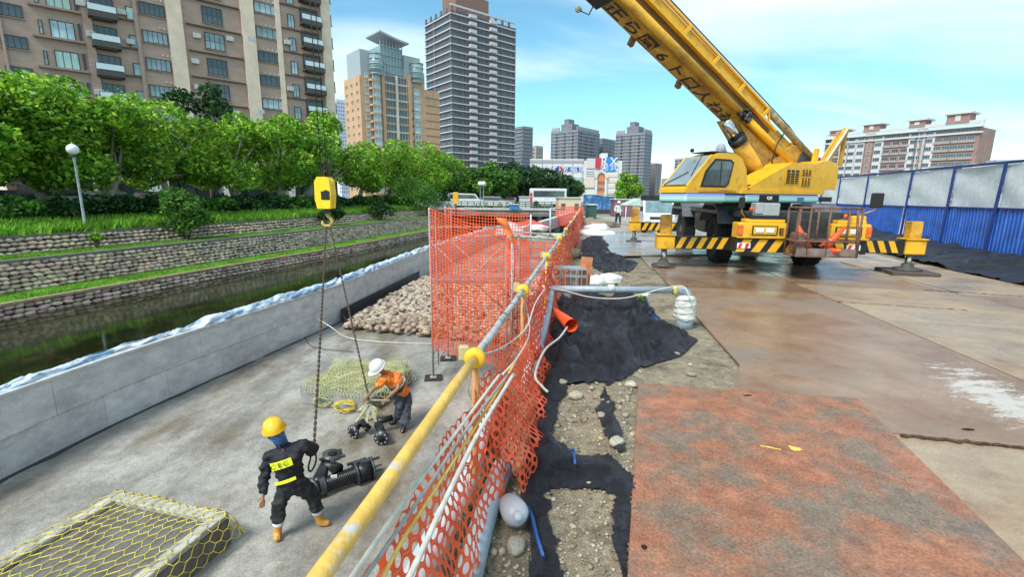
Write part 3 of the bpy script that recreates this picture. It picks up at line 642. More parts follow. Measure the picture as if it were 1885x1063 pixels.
for f in range(1, 15):
    z = fh*f
    wallseg(HU(783, 200)[0], uu[1], z-.12, z+.12, .18, .1, mat('joint_brown', (.25, .12, .07), .7), 'floor_line', t, f1_)
    o = obj('window', w2, t, M=f1_.M(HU(768, 200)[0], z+fh*.5, .2))
# ---------- the others
gry = mat('tower_grey', (.20, .20, .235), .7, var=.15, scale=.3); gry2 = mat('tower_grey_frame', (.33, .33, .37), .6); bge = mat('tower_beige', (.40, .33, .28), .7, var=.12, scale=.3)
slm = mat('slab_grey', (.42, .42, .46), .6)
tower('slim white-blue tower peeping between the brown block and the orange-tan tower', R(50), 624, 330, 620, 641, 182, (mat('tower_white', (.62, .66, .74), .6), mat('tower_white_frame', (.5, .55, .66), .5)), 26, 1, 5, (.5, .55))
tower('grey tower with stepped top directly right of the tall dark tower', R(50), 962, 260, 945, 980, 232, (gry, gry2), 20, 2, 3, (.5, .5), slab=(.4, .25, slm))
tower('lower beige-brown block right of the grey stepped tower', R(50), 986, 300, 976, 999, 268, (bge, gry2), 14, 1, 3, (.5, .5))
for (px0, px1, y, label, pc) in ((1013, 1102, 238, 'left dark grey twin tower behind the shopping centre roof', 1062), (1131, 1198, 243, 'right dark grey twin tower behind the shopping centre, beside the round green tree', 1184)):
    t, f1_, f2_, ur, ul, Ht, c0, dl = tower(label, R(40), pc, 300, px0, px1, y, (gry, gry2), 20, 8, 4, (.5, .5), slab=(.35, .3, slm))
    wallseg(ul*.35, ul*.75, Ht, Ht+4, -1, 8, gry, 'roof_house', t, f2_); wallseg(ul*.42, ul*.6, Ht+4, Ht+7, -2, 6, gry, 'roof_house', t, f2_)
    wallseg(0, ur, Ht, Ht+2, -.5, .5, gry2, 'parapet', t, f1_); wallseg(0, ul*.3, Ht, Ht+2.2, -.5, .5, gry2, 'parapet', t, f2_)
    for k in range(3): wallseg(ul*(.2+.3*k), ul*(.26+.3*k), 0, Ht-2, .1, .5, frm, 'recess_column', t, f2_)
tower('recessed middle block linking the two dark grey towers', R(40), 1108, 325, 1092, 1136, 254, (gry, gry2), 18, 4, 4, (.5, .5), slab=(.2, .3, slm))
tower('grey-brown block stepping down right of the twin towers', R(35), 1206, 330, 1196, 1217, 300, (mat('tower_taupe', (.27, .25, .26), .7), gry2), 15, 2, 2, (.5, .5), slab=(.3, .3, bge))
tower('low distant taupe block half hidden by the crane cab', R(62), 1226, 380, 1217, 1243, 328, (bge, gry2), 10, 2, 3, (.5, .5))
tower('pale grey distant block rising behind the crane cab roof', R(70), 1262, 300, 1240, 1300, 290, (mat('tower_pale', (.42, .42, .44), .7), gry2), 14, 3, 5, (.5, .5), slab=(.3, .3, slm))
t, f1_, f2_, ur, ul, Ht, c0, dl = tower('small distant domed tower peeping over the crane cab', R(60), 1322, 360, 1312, 1335, 275, (mat('tower_pale', (.4, .4, .42)), gry2), 16, 2, 3, (.5, .5))
c_ = c0+f1_.d*ur*.4+dl*ul*.4; MB().ball((c_.x, c_.y, Ht+.5), (3.6, 3.6, 4.4), 14, 8).build('dome', gry2, t)
# long red-white apartment slab on the right
rb = mat('slab_brick_pink', (.34, .20, .165), .7, var=.15, scale=.25); rw = mat('slab_white', (.60, .57, .56), .6)
pA = D(1515, 300, 228.); pB = D(1796, 300, 182.)
FR = Facade(pA[:2], math.atan2(pB.x-pA.x, pB.y-pA.y)); ua = 0; ub = FR.hit(1794, 300)[0]
t = thing('apartment_slab', 'long pink and white apartment slab with five roof turrets beyond the blue fence', 'building')
mb = MB(); q = FR.o+FR.d*ub; mb.prism([tuple(FR.o[:2]), tuple(q[:2]), tuple((q-FR.n*16)[:2]), tuple((FR.o-FR.n*16)[:2])], 0, 28.5); mb.build('wall', rb, t)
FX = lambda px, py=260: FR.hit(px, py)[0]
Hs = 28.5; wl = window_mesh(2.3, 1.35, 3, 1, gry2, glass, .12); wsm = window_mesh(1.3, 1.3, 2, 1, rw, glass, .12)
cols = [(1525, 1), (1541, 1), (1556, 0), (1570, 0), (1586, 0), (1602, 2), (1618, 0), (1634, 1), (1650, 1), (1667, 1), (1683, 0), (1695, 2), (1710, 0), (1727, 1), (1743, 1), (1757, 1), (1772, 3), (1786, 3)]
for i, (px, k) in enumerate(cols):
    u = FX(px); 
    if k in (0, 2): wallseg(u-1.9, u+1.9, 0, Hs-.5 if k == 0 else Hs+1, .28, .3, rw if k == 0 else rb, 'bay', t, FR)
    for f in range(9):
        z = 3.1*f+3.0
        obj('window', wl if k != 2 else wsm, t, M=FR.M(u, z, .34 if k in (0, 2) else .04))
        if k in (1, 3): obj('window_box', bpy.data.meshes.get('wbox') or box_mesh('wbox', 2.9, .5, .8, mat('wbox_tan', (.40, .31, .27), .7)), t, M=FR.M(u, z-1.15, .2))
for z0_, z1_, off in ((Hs-2.2, Hs-1.6, .8), (Hs, Hs+.5, 1.2), (Hs+1.3, Hs+2.6, .3)): wallseg(-.6, ub+.6, z0_, z1_, off, off+1, rw, 'cornice', t, FR)
for px, top, w_ in ((1541, 3.6, 3.2), (1602, 4.6, 3.0), (1684, 4.4, 2.6), (1757, 5.2, 3.4)):
    u = FX(px); wallseg(u-w_, u+w_, Hs+2.0, Hs+top, .6, 6, rb, 'roof_turret', t, FR); wallseg(u-w_-.8, u+w_+.8, Hs+top, Hs+top+.7, 1.3, 8, rw, 'turret_cornice', t, FR)
    wallseg(u-.8, u+.8, Hs+2.7, Hs+top-.4, .75, .1, rw, 'turret_window', t, FR)
tower('small grey building with roof boxes at the right edge beyond the fence', R(100), 1828, 150, 1820, 1878, 294, (mat('tower_pale'   , (.4, .4, .42)), gry2), 4, 1, 6, (.5, .4), name='office_block', cat='building')
tower('low white rooftop row between the pink slab and the small grey building', R(100), 1786, 140, 1782, 1830, 301, (rw, gry2), 3, 1, 5, (.4, .3), name='low_building', cat='building')
# ---------- shopping centre
sw_ = mat('store_cladding_white', (.66, .64, .62), .6, var=.06); cream = mat('store_cream', (.68, .56, .46), .6); 
t = thing('shopping_centre', 'white shopping centre with blue lettering, red and blue billboards and an orange arched entrance', 'building')
FQ = Facade(D(990, 330, 175.)[:2], R(93)); X_ = lambda px: FQ.hit(px, 330)[0]; Z_ = lambda py: FQ.hit(1060, py)[1]
wallseg(X_(975), X_(1074), 0, Z_(293), 0, 30, sw_, 'wall', t, FQ)
for k in range(5): wallseg(X_(997+k*18.5), X_(998.2+k*18.5), Z_(330), Z_(294), .15, .2, gry2, 'joint_rib', t, FQ)
wallseg(X_(975), X_(1074), Z_(301), Z_(295), .1, .15, gry2, 'louvre_band', t, FQ)
wallseg(X_(1040), X_(1073), Z_(360), Z_(326), .3, .35, glassb, 'glazing', t, FQ)
bt = mat('lettering_blue', (.02, .04, .30), .5)
def text3d(body, size, M, m, name='lettering', parent=None, ex=.02, font_sx=1., bold=0.):
    cu = bpy.data.curves.new(name, 'FONT'); cu.body = body; cu.size = size; cu.extrude = ex; cu.align_x = 'CENTER'; cu.align_y = 'CENTER'; cu.resolution_u = 3; cu.offset = bold; cu.space_character = 1.25 if len(body) > 1 else 1
    cu.materials.append(m); tmp = bpy.data.objects.new(name, cu); me = bpy.data.meshes.new_from_object(tmp); bpy.data.objects.remove(tmp); o = bpy.data.objects.new(name, me); COL.objects.link(o); o.parent = parent; o.matrix_basis = M @ Matrix.Rotation(pi/2, 4, 'X') @ Matrix.Diagonal((font_sx, 1, 1, 1)); return o
text3d('Carrefour', 3.2, FQ.M(X_(1006), Z_(311.5), .2), bt, parent=t)
text3d('家樂福購物', 2.9, FQ.M(X_(1055), Z_(311.5), .25), mat('lettering_white', (.7, .75, .8), .5), parent=t)
wallseg(X_(1038), X_(1071), Z_(316), Z_(308), .12, .15, mat('sign_blue', (.03, .09, .40), .5), 'sign_board', t, FQ)
mb = MB(); c_ = FQ.o+FQ.d*X_(1029)+FQ.n*.15; 
mb.prism([(-1.6, 0), (-.2, 1.3), (-.2, .5), (-.7, 0), (-.2, -.5), (-.2, -1.3)], 0, .1, FQ.M(X_(1029), Z_(312), .3) @ Matrix.Rotation(pi/2, 4, 'X')); mb.build('emblem_half', bt, t)
mb = MB(); mb.prism([(1.6, 0), (.2, 1.3), (.2, .5), (.7, 0), (.2, -.5), (.2, -1.3)], 0, .1, FQ.M(X_(1029), Z_(312), .3) @ Matrix.Rotation(pi/2, 4, 'X')); mb.build('emblem_half', mat('emblem_red', (.45, .03, .04), .5), t)
wallseg(X_(1074.3), X_(1143), 0, Z_(296), .8, 28, sw_, 'wall', t, FQ)
wallseg(X_(1078), X_(1094), Z_(310), Z_(292), 1.2, .35, mat('billboard_pale', (.62, .55, .55), .5), 'billboard', t, FQ)
wallseg(X_(1095), X_(1107.5), Z_(310), Z_(291), 1.4, .4, mat('billboard_red', (.50, .04, .05), .5), 'billboard', t, FQ)
wallseg(X_(1108), X_(1131), Z_(316), Z_(290), 1.5, .45, mat('billboard_blue', (.03, .22, .60), .5, var=.3, scale=.3), 'billboard', t, FQ)
text3d('RX', 4.2, FQ.M(X_(1119), Z_(298.5), 1.6), mat('lettering_pale', (.75, .8, .85), .5), parent=t); text3d('美式', 3., FQ.M(X_(1119), Z_(308), 1.6), MATS['lettering_pale'], parent=t)
wallseg(X_(1106), X_(1118), Z_(290), Z_(281), -2, 5, sw_, 'roof_tank', t, FQ)
wallseg(X_(1074), X_(1094), Z_(345), Z_(327), 1.3, .45, cream, 'panel', t, FQ)
wallseg(X_(1116), X_(1136), Z_(358), Z_(314), 1.3, .45, sw_, 'panel', t, FQ)
for k in range(4): wallseg(X_(1117), X_(1135), Z_(356-k*10), Z_(351-k*10), 1.45, .1, cream, 'cream_band', t, FQ)
ow = mat('arch_orange', (.60, .22, .09), .5)
wallseg(X_(1098), X_(1113), Z_(362), Z_(328), 1.7, .8, ow, 'arch_panel', t, FQ)
mb = MB(); r_ = (X_(1113)-X_(1098))/2; mb.prism([(r_*math.cos(a), r_*math.sin(a)*1.25) for a in [pi*k/12 for k in range(13)]], 0, .8, FQ.M(X_(1105.5), Z_(328), .9) @ Matrix.Rotation(pi/2, 4, 'X')); mb.build('arch_head', ow, t)
mb = MB()
for k in range(12):
    a, b = pi*k/12, pi*(k+1)/12; rr_ = r_+.5
    mb.beam(tuple((FQ.M(X_(1105.5), Z_(328), 1.8) @ Vector((rr_*math.cos(a), 0, rr_*1.2*math.sin(a))))), tuple((FQ.M(X_(1105.5), Z_(328), 1.8) @ Vector((rr_*math.cos(b), 0, rr_*1.2*math.sin(b))))), .9, .9, (0, 1, .2))
mb.build('arch_trim', sw_, t)
for px in (1096.6, 1114.4): wallseg(X_(px)-.4, X_(px)+.4, Z_(362), Z_(328), 1.9, 1., sw_, 'arch_column', t, FQ)
for py in (339, 351):
    for k in range(3): wallseg(X_(1100+k*4.5), X_(1103+k*4.5), Z_(py), Z_(py-5), 1.8, .1, glass, 'arch_window', t, FQ)
for k in range(4): wallseg(X_(1078), X_(1093), Z_(317+k*4), Z_(315.6+k*4), .95, .3, gry2, 'stair_flight', t, FQ)
# ================================================================== VEGETATION
def leafmat(name, c1, c2, c3, tr=.35):
    m = bpy.data.materials.new(name); m.use_nodes = True; N, L = m.node_tree.nodes, m.node_tree.links; b = N['Principled BSDF']
    g = N.new('ShaderNodeNewGeometry'); r = N.new('ShaderNodeValToRGB'); e = r.color_ramp.elements; e[0].position = 0; e[0].color = (*c1, 1); e[1].position = 1; e[1].color = (*c3, 1); k = r.color_ramp.elements.new(.62); k.color = (*c2, 1)
    L.new(g.outputs['Random Per Island'], r.inputs[0])
    t = N.new('ShaderNodeTexCoord'); nz = N.new('ShaderNodeTexNoise'); nz.inputs['Scale'].default_value = .9; L.new(t.outputs['Object'], nz.inputs['Vector'])
    mr = N.new('ShaderNodeMapRange'); mr.inputs[1].default_value = .35; mr.inputs[2].default_value = .65; mr.inputs[3].default_value = .65; mr.inputs[4].default_value = 1.4; L.new(nz.outputs['Fac'], mr.inputs[0])
    hs = N.new('ShaderNodeHueSaturation'); L.new(r.outputs[0], hs.inputs['Color']); L.new(mr.outputs[0], hs.inputs['Value'])
    L.new(hs.outputs[0], b.inputs['Base Color']); b.inputs['Roughness'].default_value = .45; b.inputs['Specular IOR Level'].default_value = .4
    tl = N.new('ShaderNodeBsdfTranslucent'); L.new(hs.outputs[0], tl.inputs[0]); ms = N.new('ShaderNodeMixShader'); ms.inputs[0].default_value = tr
    L.new(b.outputs[0], ms.inputs[1]); L.new(tl.outputs[0], ms.inputs[2]); L.new(ms.outputs[0], N['Material Output'].inputs[0]); return m
lf_bright = leafmat('leaf_bright', (.05, .17, .015), (.20, .44, .03), (.62, .78, .09), .45)
lf_mid = leafmat('leaf_mid', (.025, .09, .015), (.07, .20, .022), (.18, .36, .04))
lf_dark = leafmat('leaf_dark', (.010, .04, .010), (.022, .075, .014), (.05, .12, .02), .2)
lf_grass = leafmat('grass_blade', (.07, .20, .015), (.16, .38, .03), (.32, .52, .05), .4)
bark = mat('bark_pale', (.30, .25, .19), .85, var=.3, scale=6, bump=.5); barkd = mat('bark_dark', (.09, .07, .05), .9, var=.3, scale=6)
def leaves(C, s, rg, up=.45, asp=.55):
    """diamond leaves of half length s at centres C"""
    n_ = len(C); a = rg.normal(size=(n_, 3)); a[:, 2] *= .7; a /= np.linalg.norm(a, axis=1)[:, None]
    b = rg.normal(size=(n_, 3)); b[:, 2] -= up; b -= (b*a).sum(1)[:, None]*a; b /= np.linalg.norm(b, axis=1)[:, None]
    q = (s*rg.uniform(.6, 1.35, n_))[:, None]; c = np.cross(a, b)
    V = np.stack([C-a*q, C+b*q*asp+c*q*.12, C+a*q, C-b*q*asp+c*q*.12], 1).reshape(-1, 3)
    return V, np.arange(4*n_).reshape(-1, 4)
def crown_pts(lobes, n_, rg, shell=.62):
    w = np.array([l_[3]*l_[3] for l_ in lobes]); w /= w.sum(); k = rg.choice(len(lobes), n_, p=w); A = np.array(lobes)[k]
    d = rg.normal(size=(n_, 3)); d /= np.linalg.norm(d, axis=1)[:, None]; r = A[:, 3]*(shell+(1-shell)*rg.random(n_)**.6)*(1+.10*rg.normal(size=n_))
    p = A[:, :3]+d*r[:, None]*np.array([1, 1, .78]); return p
def tree(label, loc, h, cr, th, n_, m, leaf, seed, name='street_tree', group=None, trunks=1, cat='tree', nl=16, ztop=1., bk_=None, hr=.42, low=.0):
    rg = np.random.default_rng(seed); rr = random.Random(seed)
    t = thing(name, label, cat, loc, 0, group); lobes = []; cz_ = th+(h-th)*.52
    for i in range(nl):
        a = rr.random()*6.28; q = cr*math.sqrt(rr.random())*.78; z = cz_+(h-th)*hr*(rr.random()*2-1)*(1-(.55*(q/cr)**2))-low*(q/cr)
        lobes.append((q*math.cos(a), q*math.sin(a), z, cr*rr.uniform(.24, .42)))
    V, Fa = leaves(crown_pts(lobes, n_, rg, .72), leaf, rg); obj('crown', npmesh('crown', V, Fa, m), t)
    # short twigs and boughs
    mb = MB(); x0 = 0
    for k in range(trunks):
        a = rr.random()*6.28; lean = Vector((math.cos(a), math.sin(a), 0))*cr*.12*(1+k); r0 = max(.07, cr*.065)
        top = Vector((0, 0, th))+lean
        mb.tube([(0, 0, -.2), tuple(Vector((lean.x*.2, lean.y*.2, th*.45))), tuple(top)], [r0*1.25, r0, r0*.85], 9)
        for l_ in lobes[k::max(1, trunks)][:8]:
            mid = top.lerp(Vector(l_[:3]), .5)+Vector((0, 0, -.12*cr*.3)); mb.tube([tuple(top-Vector((0, 0, .05))), tuple(mid), l_[:3]], [r0*.55, r0*.34, r0*.12], 6)
    mb.build('trunk', bk_ or bark, t); return t
rt_ = lambda Y: hd0(Y)-2.2                        # line of the street trees
ord_ = ['first', 'second', 'third', 'fourth', 'fifth', 'sixth', 'seventh', 'eighth', 'ninth', 'tenth', 'eleventh', 'twelfth', 'thirteenth', 'fourteenth', 'fifteenth', 'sixteenth']
def row_at(px, fn):                                # where the ray of a pixel column meets a line x=fn(Y)
    r = ray(px, 385); Y = 20.
    for _ in range(60): Y = Y-.6*(Y-(fn(Y)/(r[0]/r[1]))) if abs(r[0]) > .02 else 60.
    return Y
lab = {0: 'leftmost street tree of the canal row, cut by the left edge of the photo', 1: 'street tree directly behind the white globe lamp', 2: 'forked street tree right of the globe lamp with a thick pale trunk'}
px_list = [-110, -20, 85, 195, 316, 436, 525, 600, 662, 715, 757, 790, 812]
for i, px in enumerate(px_list):
    Y = row_at(px, rt_); x = rt_(Y); hh_ = [6.1, 6.1, 6.5, 6.9, 7.2, 6.9, 7.3, 8.0, 7.8, 7.8, 7.8, 7.8, 7.5][i]
    big = 14000 if i < 6 else 7500
    tree(lab.get(i, '%s street tree from the left in the row along the canal street' % ord_[i]), (x, Y, STREET), hh_, 3.2 if i < 6 else 3.7, 2.4, big, lf_bright, .125 if i < 6 else .165, 20+i, group='street trees along the canal', trunks=1+(i % 2 == 1), nl=20, hr=.5, low=.8)
tree('dark feathery tree standing between the street trees and the brown block', (row_x := rt_(row_at(455, rt_))-5, row_at(455, rt_)+4, STREET), 10.6, 2.6, 4, 3000, lf_dark, .2, 71, bk_=barkd)
# far cluster left of the shopping centre
for i, (px, pyt, Y, cr, lbl, m) in enumerate([(845, 345, 78, 4.5, 'small tree at the right end of the street row beside the yellow sign', lf_mid), (903, 308, 75, 4.6, 'broad dark tree nearest right of the tall tower foot', lf_mid), (950, 306, 84, 5., 'tallest round-topped tree of the dark clump left of the shopping centre', lf_dark), (992, 318, 92, 5., 'middle tree of the dark clump left of the shopping centre', lf_dark), (1022, 325, 100, 4.6, 'tree of the dark clump just below the blue store lettering', lf_dark), (1052, 336, 108, 4.6, 'rightmost low tree of the dark clump, beside the store entrance', lf_mid), (870, 330, 90, 4.5, 'tree in the dark clump behind the broad one', lf_dark)]):
    top = D(px, pyt, Y); tree(lbl, (top.x, Y, 0), top.z, cr, top.z*.25, 5200, m, .28, 90+i, name='park_tree', group='far dark tree clump', bk_=barkd, nl=18)
top = D(1160, 320, 72.); tree('round bright green tree in front of the right dark grey tower', (top.x, 72, 0), top.z, 2.3, 1.2, 4200, lf_bright, .17, 120, name='round_tree', nl=14, bk_=barkd)
# hedges and bushes
def bush(name, label, cat, loc, size, n_, m, leaf, seed, rz=0, stem=True, group=None):
    rg = np.random.default_rng(seed); rr = random.Random(seed); lobes = []
    for i in range(max(6, int(max(size)*4))):
        lobes.append(((rr.random()-.5)*size[0], (rr.random()-.5)*size[1], size[2]*rr.uniform(.3, .8), min(size)*rr.uniform(.28, .5)))
    P_ = crown_pts(lobes, n_, rg, .5); P_ = P_[P_[:, 2] > .02]; V, Fa = leaves(P_, leaf, rg)
    t = thing(name, label, cat, loc, rz, group); obj('foliage', npmesh('foliage', V, Fa, m), t)
    if stem:
        mb = MB(); 
        for l_ in lobes[:7]: mb.tube([(l_[0]*.2, l_[1]*.2, -.05), (l_[0]*.7, l_[1]*.7, l_[2]*.6), l_[:3]], [.03, .02, .01], 5)
        mb.build('stem', barkd, t)
    return t
hy = [9, 13, 17.2, 21.5, 26, 31, 36.5, 42.5, 49, 56]
for i, (a, b) in enumerate(zip(hy[:-1], hy[1:])):
    ym = (a+b)/2; bush('hedge', '%s stretch of dark clipped hedge along the canal street counted from the left' % ord_[i], 'hedge', (hd0(ym)-.1, ym, STREET-.15), (2.0, (b-a)*1.15, 1.35), 7500 if i < 5 else 5000, lf_dark if i % 2 else lf_mid, .085+.01*i, 200+i, group='hedge along the street', rz=-math.atan((hd0(b)-hd0(a))/(b-a)))
def px_bush(name, label, cat, px, pyb, z, w, h, n_, m, leaf, seed):
    p = P(px, pyb, z); return bush(name, label, cat, tuple(p), (w, w, h), n_, m, leaf, seed)
def on_line(px, fn, z, off=0):
    Y = row_at(px, fn); return (fn(Y)+off, Y, z)
t = bush('shrub', 'tall grey-green shrub growing out of the stone terrace left of the crane hook', 'shrub', on_line(335, lambda Y: uw0(Y)+.5, TER), (1.5, 1.6, 2.7), 4200, lf_mid, .085, 300)
t = bush('sapling', 'thin pale sapling on the terrace just below the globe lamp post', 'sapling', on_line(165, lambda Y: uw0(Y)+.6, TER), (.35, .35, 1.15), 260, lf_bright, .07, 301)
t = bush('shrub', 'dark drooping shrub behind the crane hook block on the terrace', 'shrub', on_line(607, lambda Y: uw0(Y)+.5, TER), (1.1, 1.2, 1.6), 1500, lf_dark, .09, 302)
t = bush('shrub', 'dark bush leaning over the upper stone wall left of the scaffold', 'shrub', on_line(702, lambda Y: uw0(Y)+.5, TER), (1.8, 1.8, 1.6), 1900, lf_dark, .1, 303)
t = bush('shrub', 'large layered dark green shrub above the far end of the stone walls', 'shrub', on_line(765, lambda Y: uw1(Y)-.8, .3), (4.0, 4.2, 3.6), 6000, lf_mid, .11, 304)
t = bush('shrub', 'low wild shrub right of the layered dark one at the canal bend', 'shrub', on_line(798, lambda Y: uw1(Y)-.3, .2), (3.0, 3.2, 2.2), 2500, lf_dark, .12, 305)
# grass
def grass(name, fa, fb, Y0, Y1, zf, n_, h, m, seed):
    rg = np.random.default_rng(seed); y = Y0+(Y1-Y0)*rg.random(n_)**1.5; u = rg.random(n_)
    a = np.array([fa(v) for v in y]); b = np.array([fb(v) for v in y]); x = a+(b-a)*u; z = np.array([zf(q) for q in u])
    C = np.stack([x, y, z], 1); hh_ = h*rg.uniform(.5, 1.3, n_); an = rg.random(n_)*6.28; w = hh_*.16
    dx = np.stack([np.cos(an), np.sin(an), np.zeros(n_)], 1)*w[:, None]; ln = rg.normal(size=(n_, 3))*.35; ln[:, 2] = 1
    tip = C+ln*hh_[:, None]; V = np.stack([C-dx, C+dx, tip], 1).reshape(-1, 3); obj(name, npmesh(name, V, np.arange(3*n_).reshape(-1, 3), m), kind='stuff')
grass('grass_blades', hd0, uw1, 10, 55, lambda u: lerp(STREET, UPZ, u)-.02, 42000, .42, lf_grass, 1)
grass('ledge_grass', lw0, o1, 10, 50, lambda u: LEDGE, 30000, .07, lf_grass, 2)
grass('terrace_grass', uw0, lw1, 10, 52, lambda u: TER, 30000, .10, lf_grass, 3)
# ================================================================== MOBILE CRANE
yel = mat('crane_yellow', (.82, .43, .02), .38, var=.07, scale=2.5, bump=.06, col3=(.42, .20, .03), s3=3.2, p3=(.58, .74), spec=.5, grit=.10, gs=30)
yelo = mat('crane_yellow_weathered', (.64, .34, .03), .5, var=.2, scale=2.2, bump=.1, grit=.16, gs=30, col3=(.24, .11, .03), s3=1.8, p3=(.46, .66), stretch=(.5, 1, 1))
blk = mat('black_paint', (.012, .012, .013), .5, var=.3); dgr = mat('crane_dark_steel', (.035, .037, .04), .5, var=.4, scale=3, bump=.1)
brn = mat('boom_side_shadow_brown', (.22, .115, .05), .6, var=.3, scale=1.6, stretch=(.4, 1, 1), bump=.1)  # shadow tone of the boom side, with weathering, put into the brown
chrome = mat('chrome_rod', (.6, .6, .6), .2, 1., var=.1); rub = mat('tyre_rubber', (.022, .021, .02), .85, var=.35, scale=5, bump=.4)
rimm = mat('wheel_rim_dirty', (.30, .24, .15), .6, var=.4, scale=5); grey_b = mat('grey_box', (.34, .36, .37), .55, var=.12, scale=5)
lampg = mat('lamp_glass', (.75, .76, .72), .12, var=.1, spec=.9); lampo = mat('lamp_orange', (.75, .13, .03), .25); redp = mat('reflector_red', (.6, .03, .03), .35); whp = mat('reflector_white', (.8, .8, .78), .4)
rusty = mat('rusty_bars', (.17, .085, .06), .75, var=.4, scale=9, bump=.4); conem = mat('cone_orange', (.85, .10, .02), .45, var=.12, scale=4)
CA = -R(7.5)
crane = _th('mobile_crane', 'large yellow mobile crane on black-and-yellow striped outriggers with its boom raised over the pit', 'crane', (8.0, 13.9, 0), CA, None)
def cb(name, m, *boxes, parent=crane, bev=0):
    mb = MB()
    for c, d in boxes: mb.box(c, d, bev=bev)
    return mb.build(name, m, parent)
cb('chassis', dgr, ((0, 4.2, 1.32), (1.9, 10.4, .55)), ((0, 4.2, 1.68), (2.9, 10.2, .16)), ((0, 1.0, 1.0), (1.5, 1.2, .5)), ((0, 6.5, .95), (1.5, 1.2, .5)))
cb('side_locker', dgr, ((-1.2, 4.1, 1.25), (.42, 1.6, .7)), bev=.03); cb('side_locker', dgr, ((1.2, 4.1, 1.25), (.42, 1.6, .7)), bev=.03)
def wheel(x, y):
    sg = -1 if x < 0 else 1; M = Matrix.Translation((x, y, .8)) @ Matrix.Rotation(sg*pi/2, 4, 'Y')
    mb = MB(); mb.lathe([(.46, -.2), (.50, -.24), (.70, -.25), (.78, -.2), (.80, -.1), (.80, .1), (.78, .2), (.70, .25), (.50, .24), (.46, .2)], n=36)
    for k in range(36):
        a = 2*pi*k/36
        for sd_ in (-1, 1): mb.box((.80*math.cos(a+sd_*.04), .80*math.sin(a+sd_*.04), sd_*.12), (.05, .06, .20), M=Matrix.Rotation(a, 4, 'Z'))
    w = obj('wheel', None, crane, M=M); mb.build('tyre', rub, w)
    mb = MB(); mb.lathe([(0, .06), (.16, .06), (.18, .16), (.12, .22), (.12, .06), (.3, .02), (.42, .14), (.46, .20), (.46, -.2), (.40, -.2), (0, -.1)], n=28)
    for k in range(10): a = 2*pi*k/10; mb.cyl((.24*math.cos(a), .24*math.sin(a), .03), (.24*math.cos(a), .24*math.sin(a), .09), .022, n=6)
    mb.build('rim', rimm, w)
for x in (-1.35, 1.35):
    for y in (1.6, 6.6): wheel(x, y)
for x in (-1.42, 1.42):                            # fenders
    for y in (1.6, 6.6):
        mb = MB(); pr = [(-1.15, 1.35), (-.95, 1.72), (-.6, 1.92), (.6, 1.92), (.95, 1.72), (1.15, 1.35)]
        for (a, b) in zip(pr[:-1], pr[1:]): mb.beam((x, y+a[0], a[1]), (x, y+b[0], b[1]), .72, .05, up=(0, 0, 1))
        mb.beam((x+(-.36 if x < 0 else .36), y-.95, 1.70), (x+(-.36 if x < 0 else .36), y+.95, 1.70), .02, .10)
        mb.build('fender', mat('fender_grey', (.11, .115, .13), .35, var=.25, scale=3), crane)
# front bumper
YB_ = -1.1
cb('bumper', yel, ((-1.14, YB_, 1.27), (1.24, .5, .42)), ((-1.05, YB_+.03, 1.53), (1.0, .42, .1)), bev=.02); cb('bumper', yel, ((1.06, YB_, 1.27), (.95, .5, .42)), ((1.1, YB_+.02, 1.52), (.7, .4, .1)), bev=.02)
cb('bumper_middle', dgr, ((0.08, YB_+.12, 1.3), (1.1, .4, .5))); cb('bumper_beam', blk, ((-.12, YB_+.02, .86), (3.3, .36, .36)))
def stripes(x0, x1, y, z0, z1, lean, n_, w, face=-1, par=crane, skip=()):
    for k in range(n_):
        if k in skip: continue
        xa = x0+(x1-x0)*(k+.25)/n_; mb = MB(); l_ = lean
        P4 = [(xa-w/2, z0), (xa+w/2, z0), (xa+w/2+l_, z1), (xa-w/2+l_, z1)]
        P4 = [(max(x0, min(x1, a)), b) for a, b in P4]
        vs = [(a, y, b) for a, b in P4]+[(a, y+face*.012, b) for a, b in P4]
        mb._a(vs, [(0, 1, 2, 3), (7, 6, 5, 4), (0, 4, 5, 1), (1, 5, 6, 2), (2, 6, 7, 3), (3, 7, 4, 0)]); mb.build('stripe', yel, par)
stripes(-1.75, -.1, YB_-.16, .69, 1.03, .2, 4, .22); stripes(.55, 1.5, YB_-.16, .69, 1.03, -.12, 3, .2)
for x in (-1.55, 1.2):
    cb('reflector', whp, ((x, YB_-.185, .86), (.34, .02, .14)))
    for k in range(2):
        mb = MB(); xa = x-.1+k*.17; mb.prism([(xa-.05, .795), (xa+.02, .795), (xa+.06, .925), (xa-.01, .925)], 0, .012, Matrix.Translation((0, YB_-.196, 0)) @ Matrix.Rotation(pi/2, 4, 'X')); mb.build('reflector_band', redp, crane)
for (x0, s_) in ((-1.14, 1), (1.05, -1)):
    o = cb('headlamp_frame', blk, ((x0+.06*s_, YB_-.26, 1.28), (.64, .03, .25))); cb('headlamp_surround', yel, ((x0+.06*s_, YB_-.272, 1.28), (.58, .02, .20)))
    for dx in (-.13, .13): cb('headlamp', lampg, ((x0+.06*s_+dx, YB_-.29, 1.28), (.21, .03, .12)), bev=.012)
    cb('side_marker', lampo, ((-1.70 if s_ > 0 else 1.48, YB_-.25, 1.28), (.13, .08, .27)), bev=.015)
text3d('E3', .26, Matrix.Translation((-.58, YB_-.262, 1.25)), blk, 'fleet_mark', crane)
cb('grey_cabinet', grey_b, ((-1.0, YB_+.1, 1.83), (.62, .4, .34)), bev=.02); cb('grey_cabinet', grey_b, ((-1.22, YB_+.05, 1.86), (.2, .36, .30)), bev=.02)
cb('cabinet_base', blk, ((-1.0, YB_+.05, 1.62), (.9, .45, .09)))
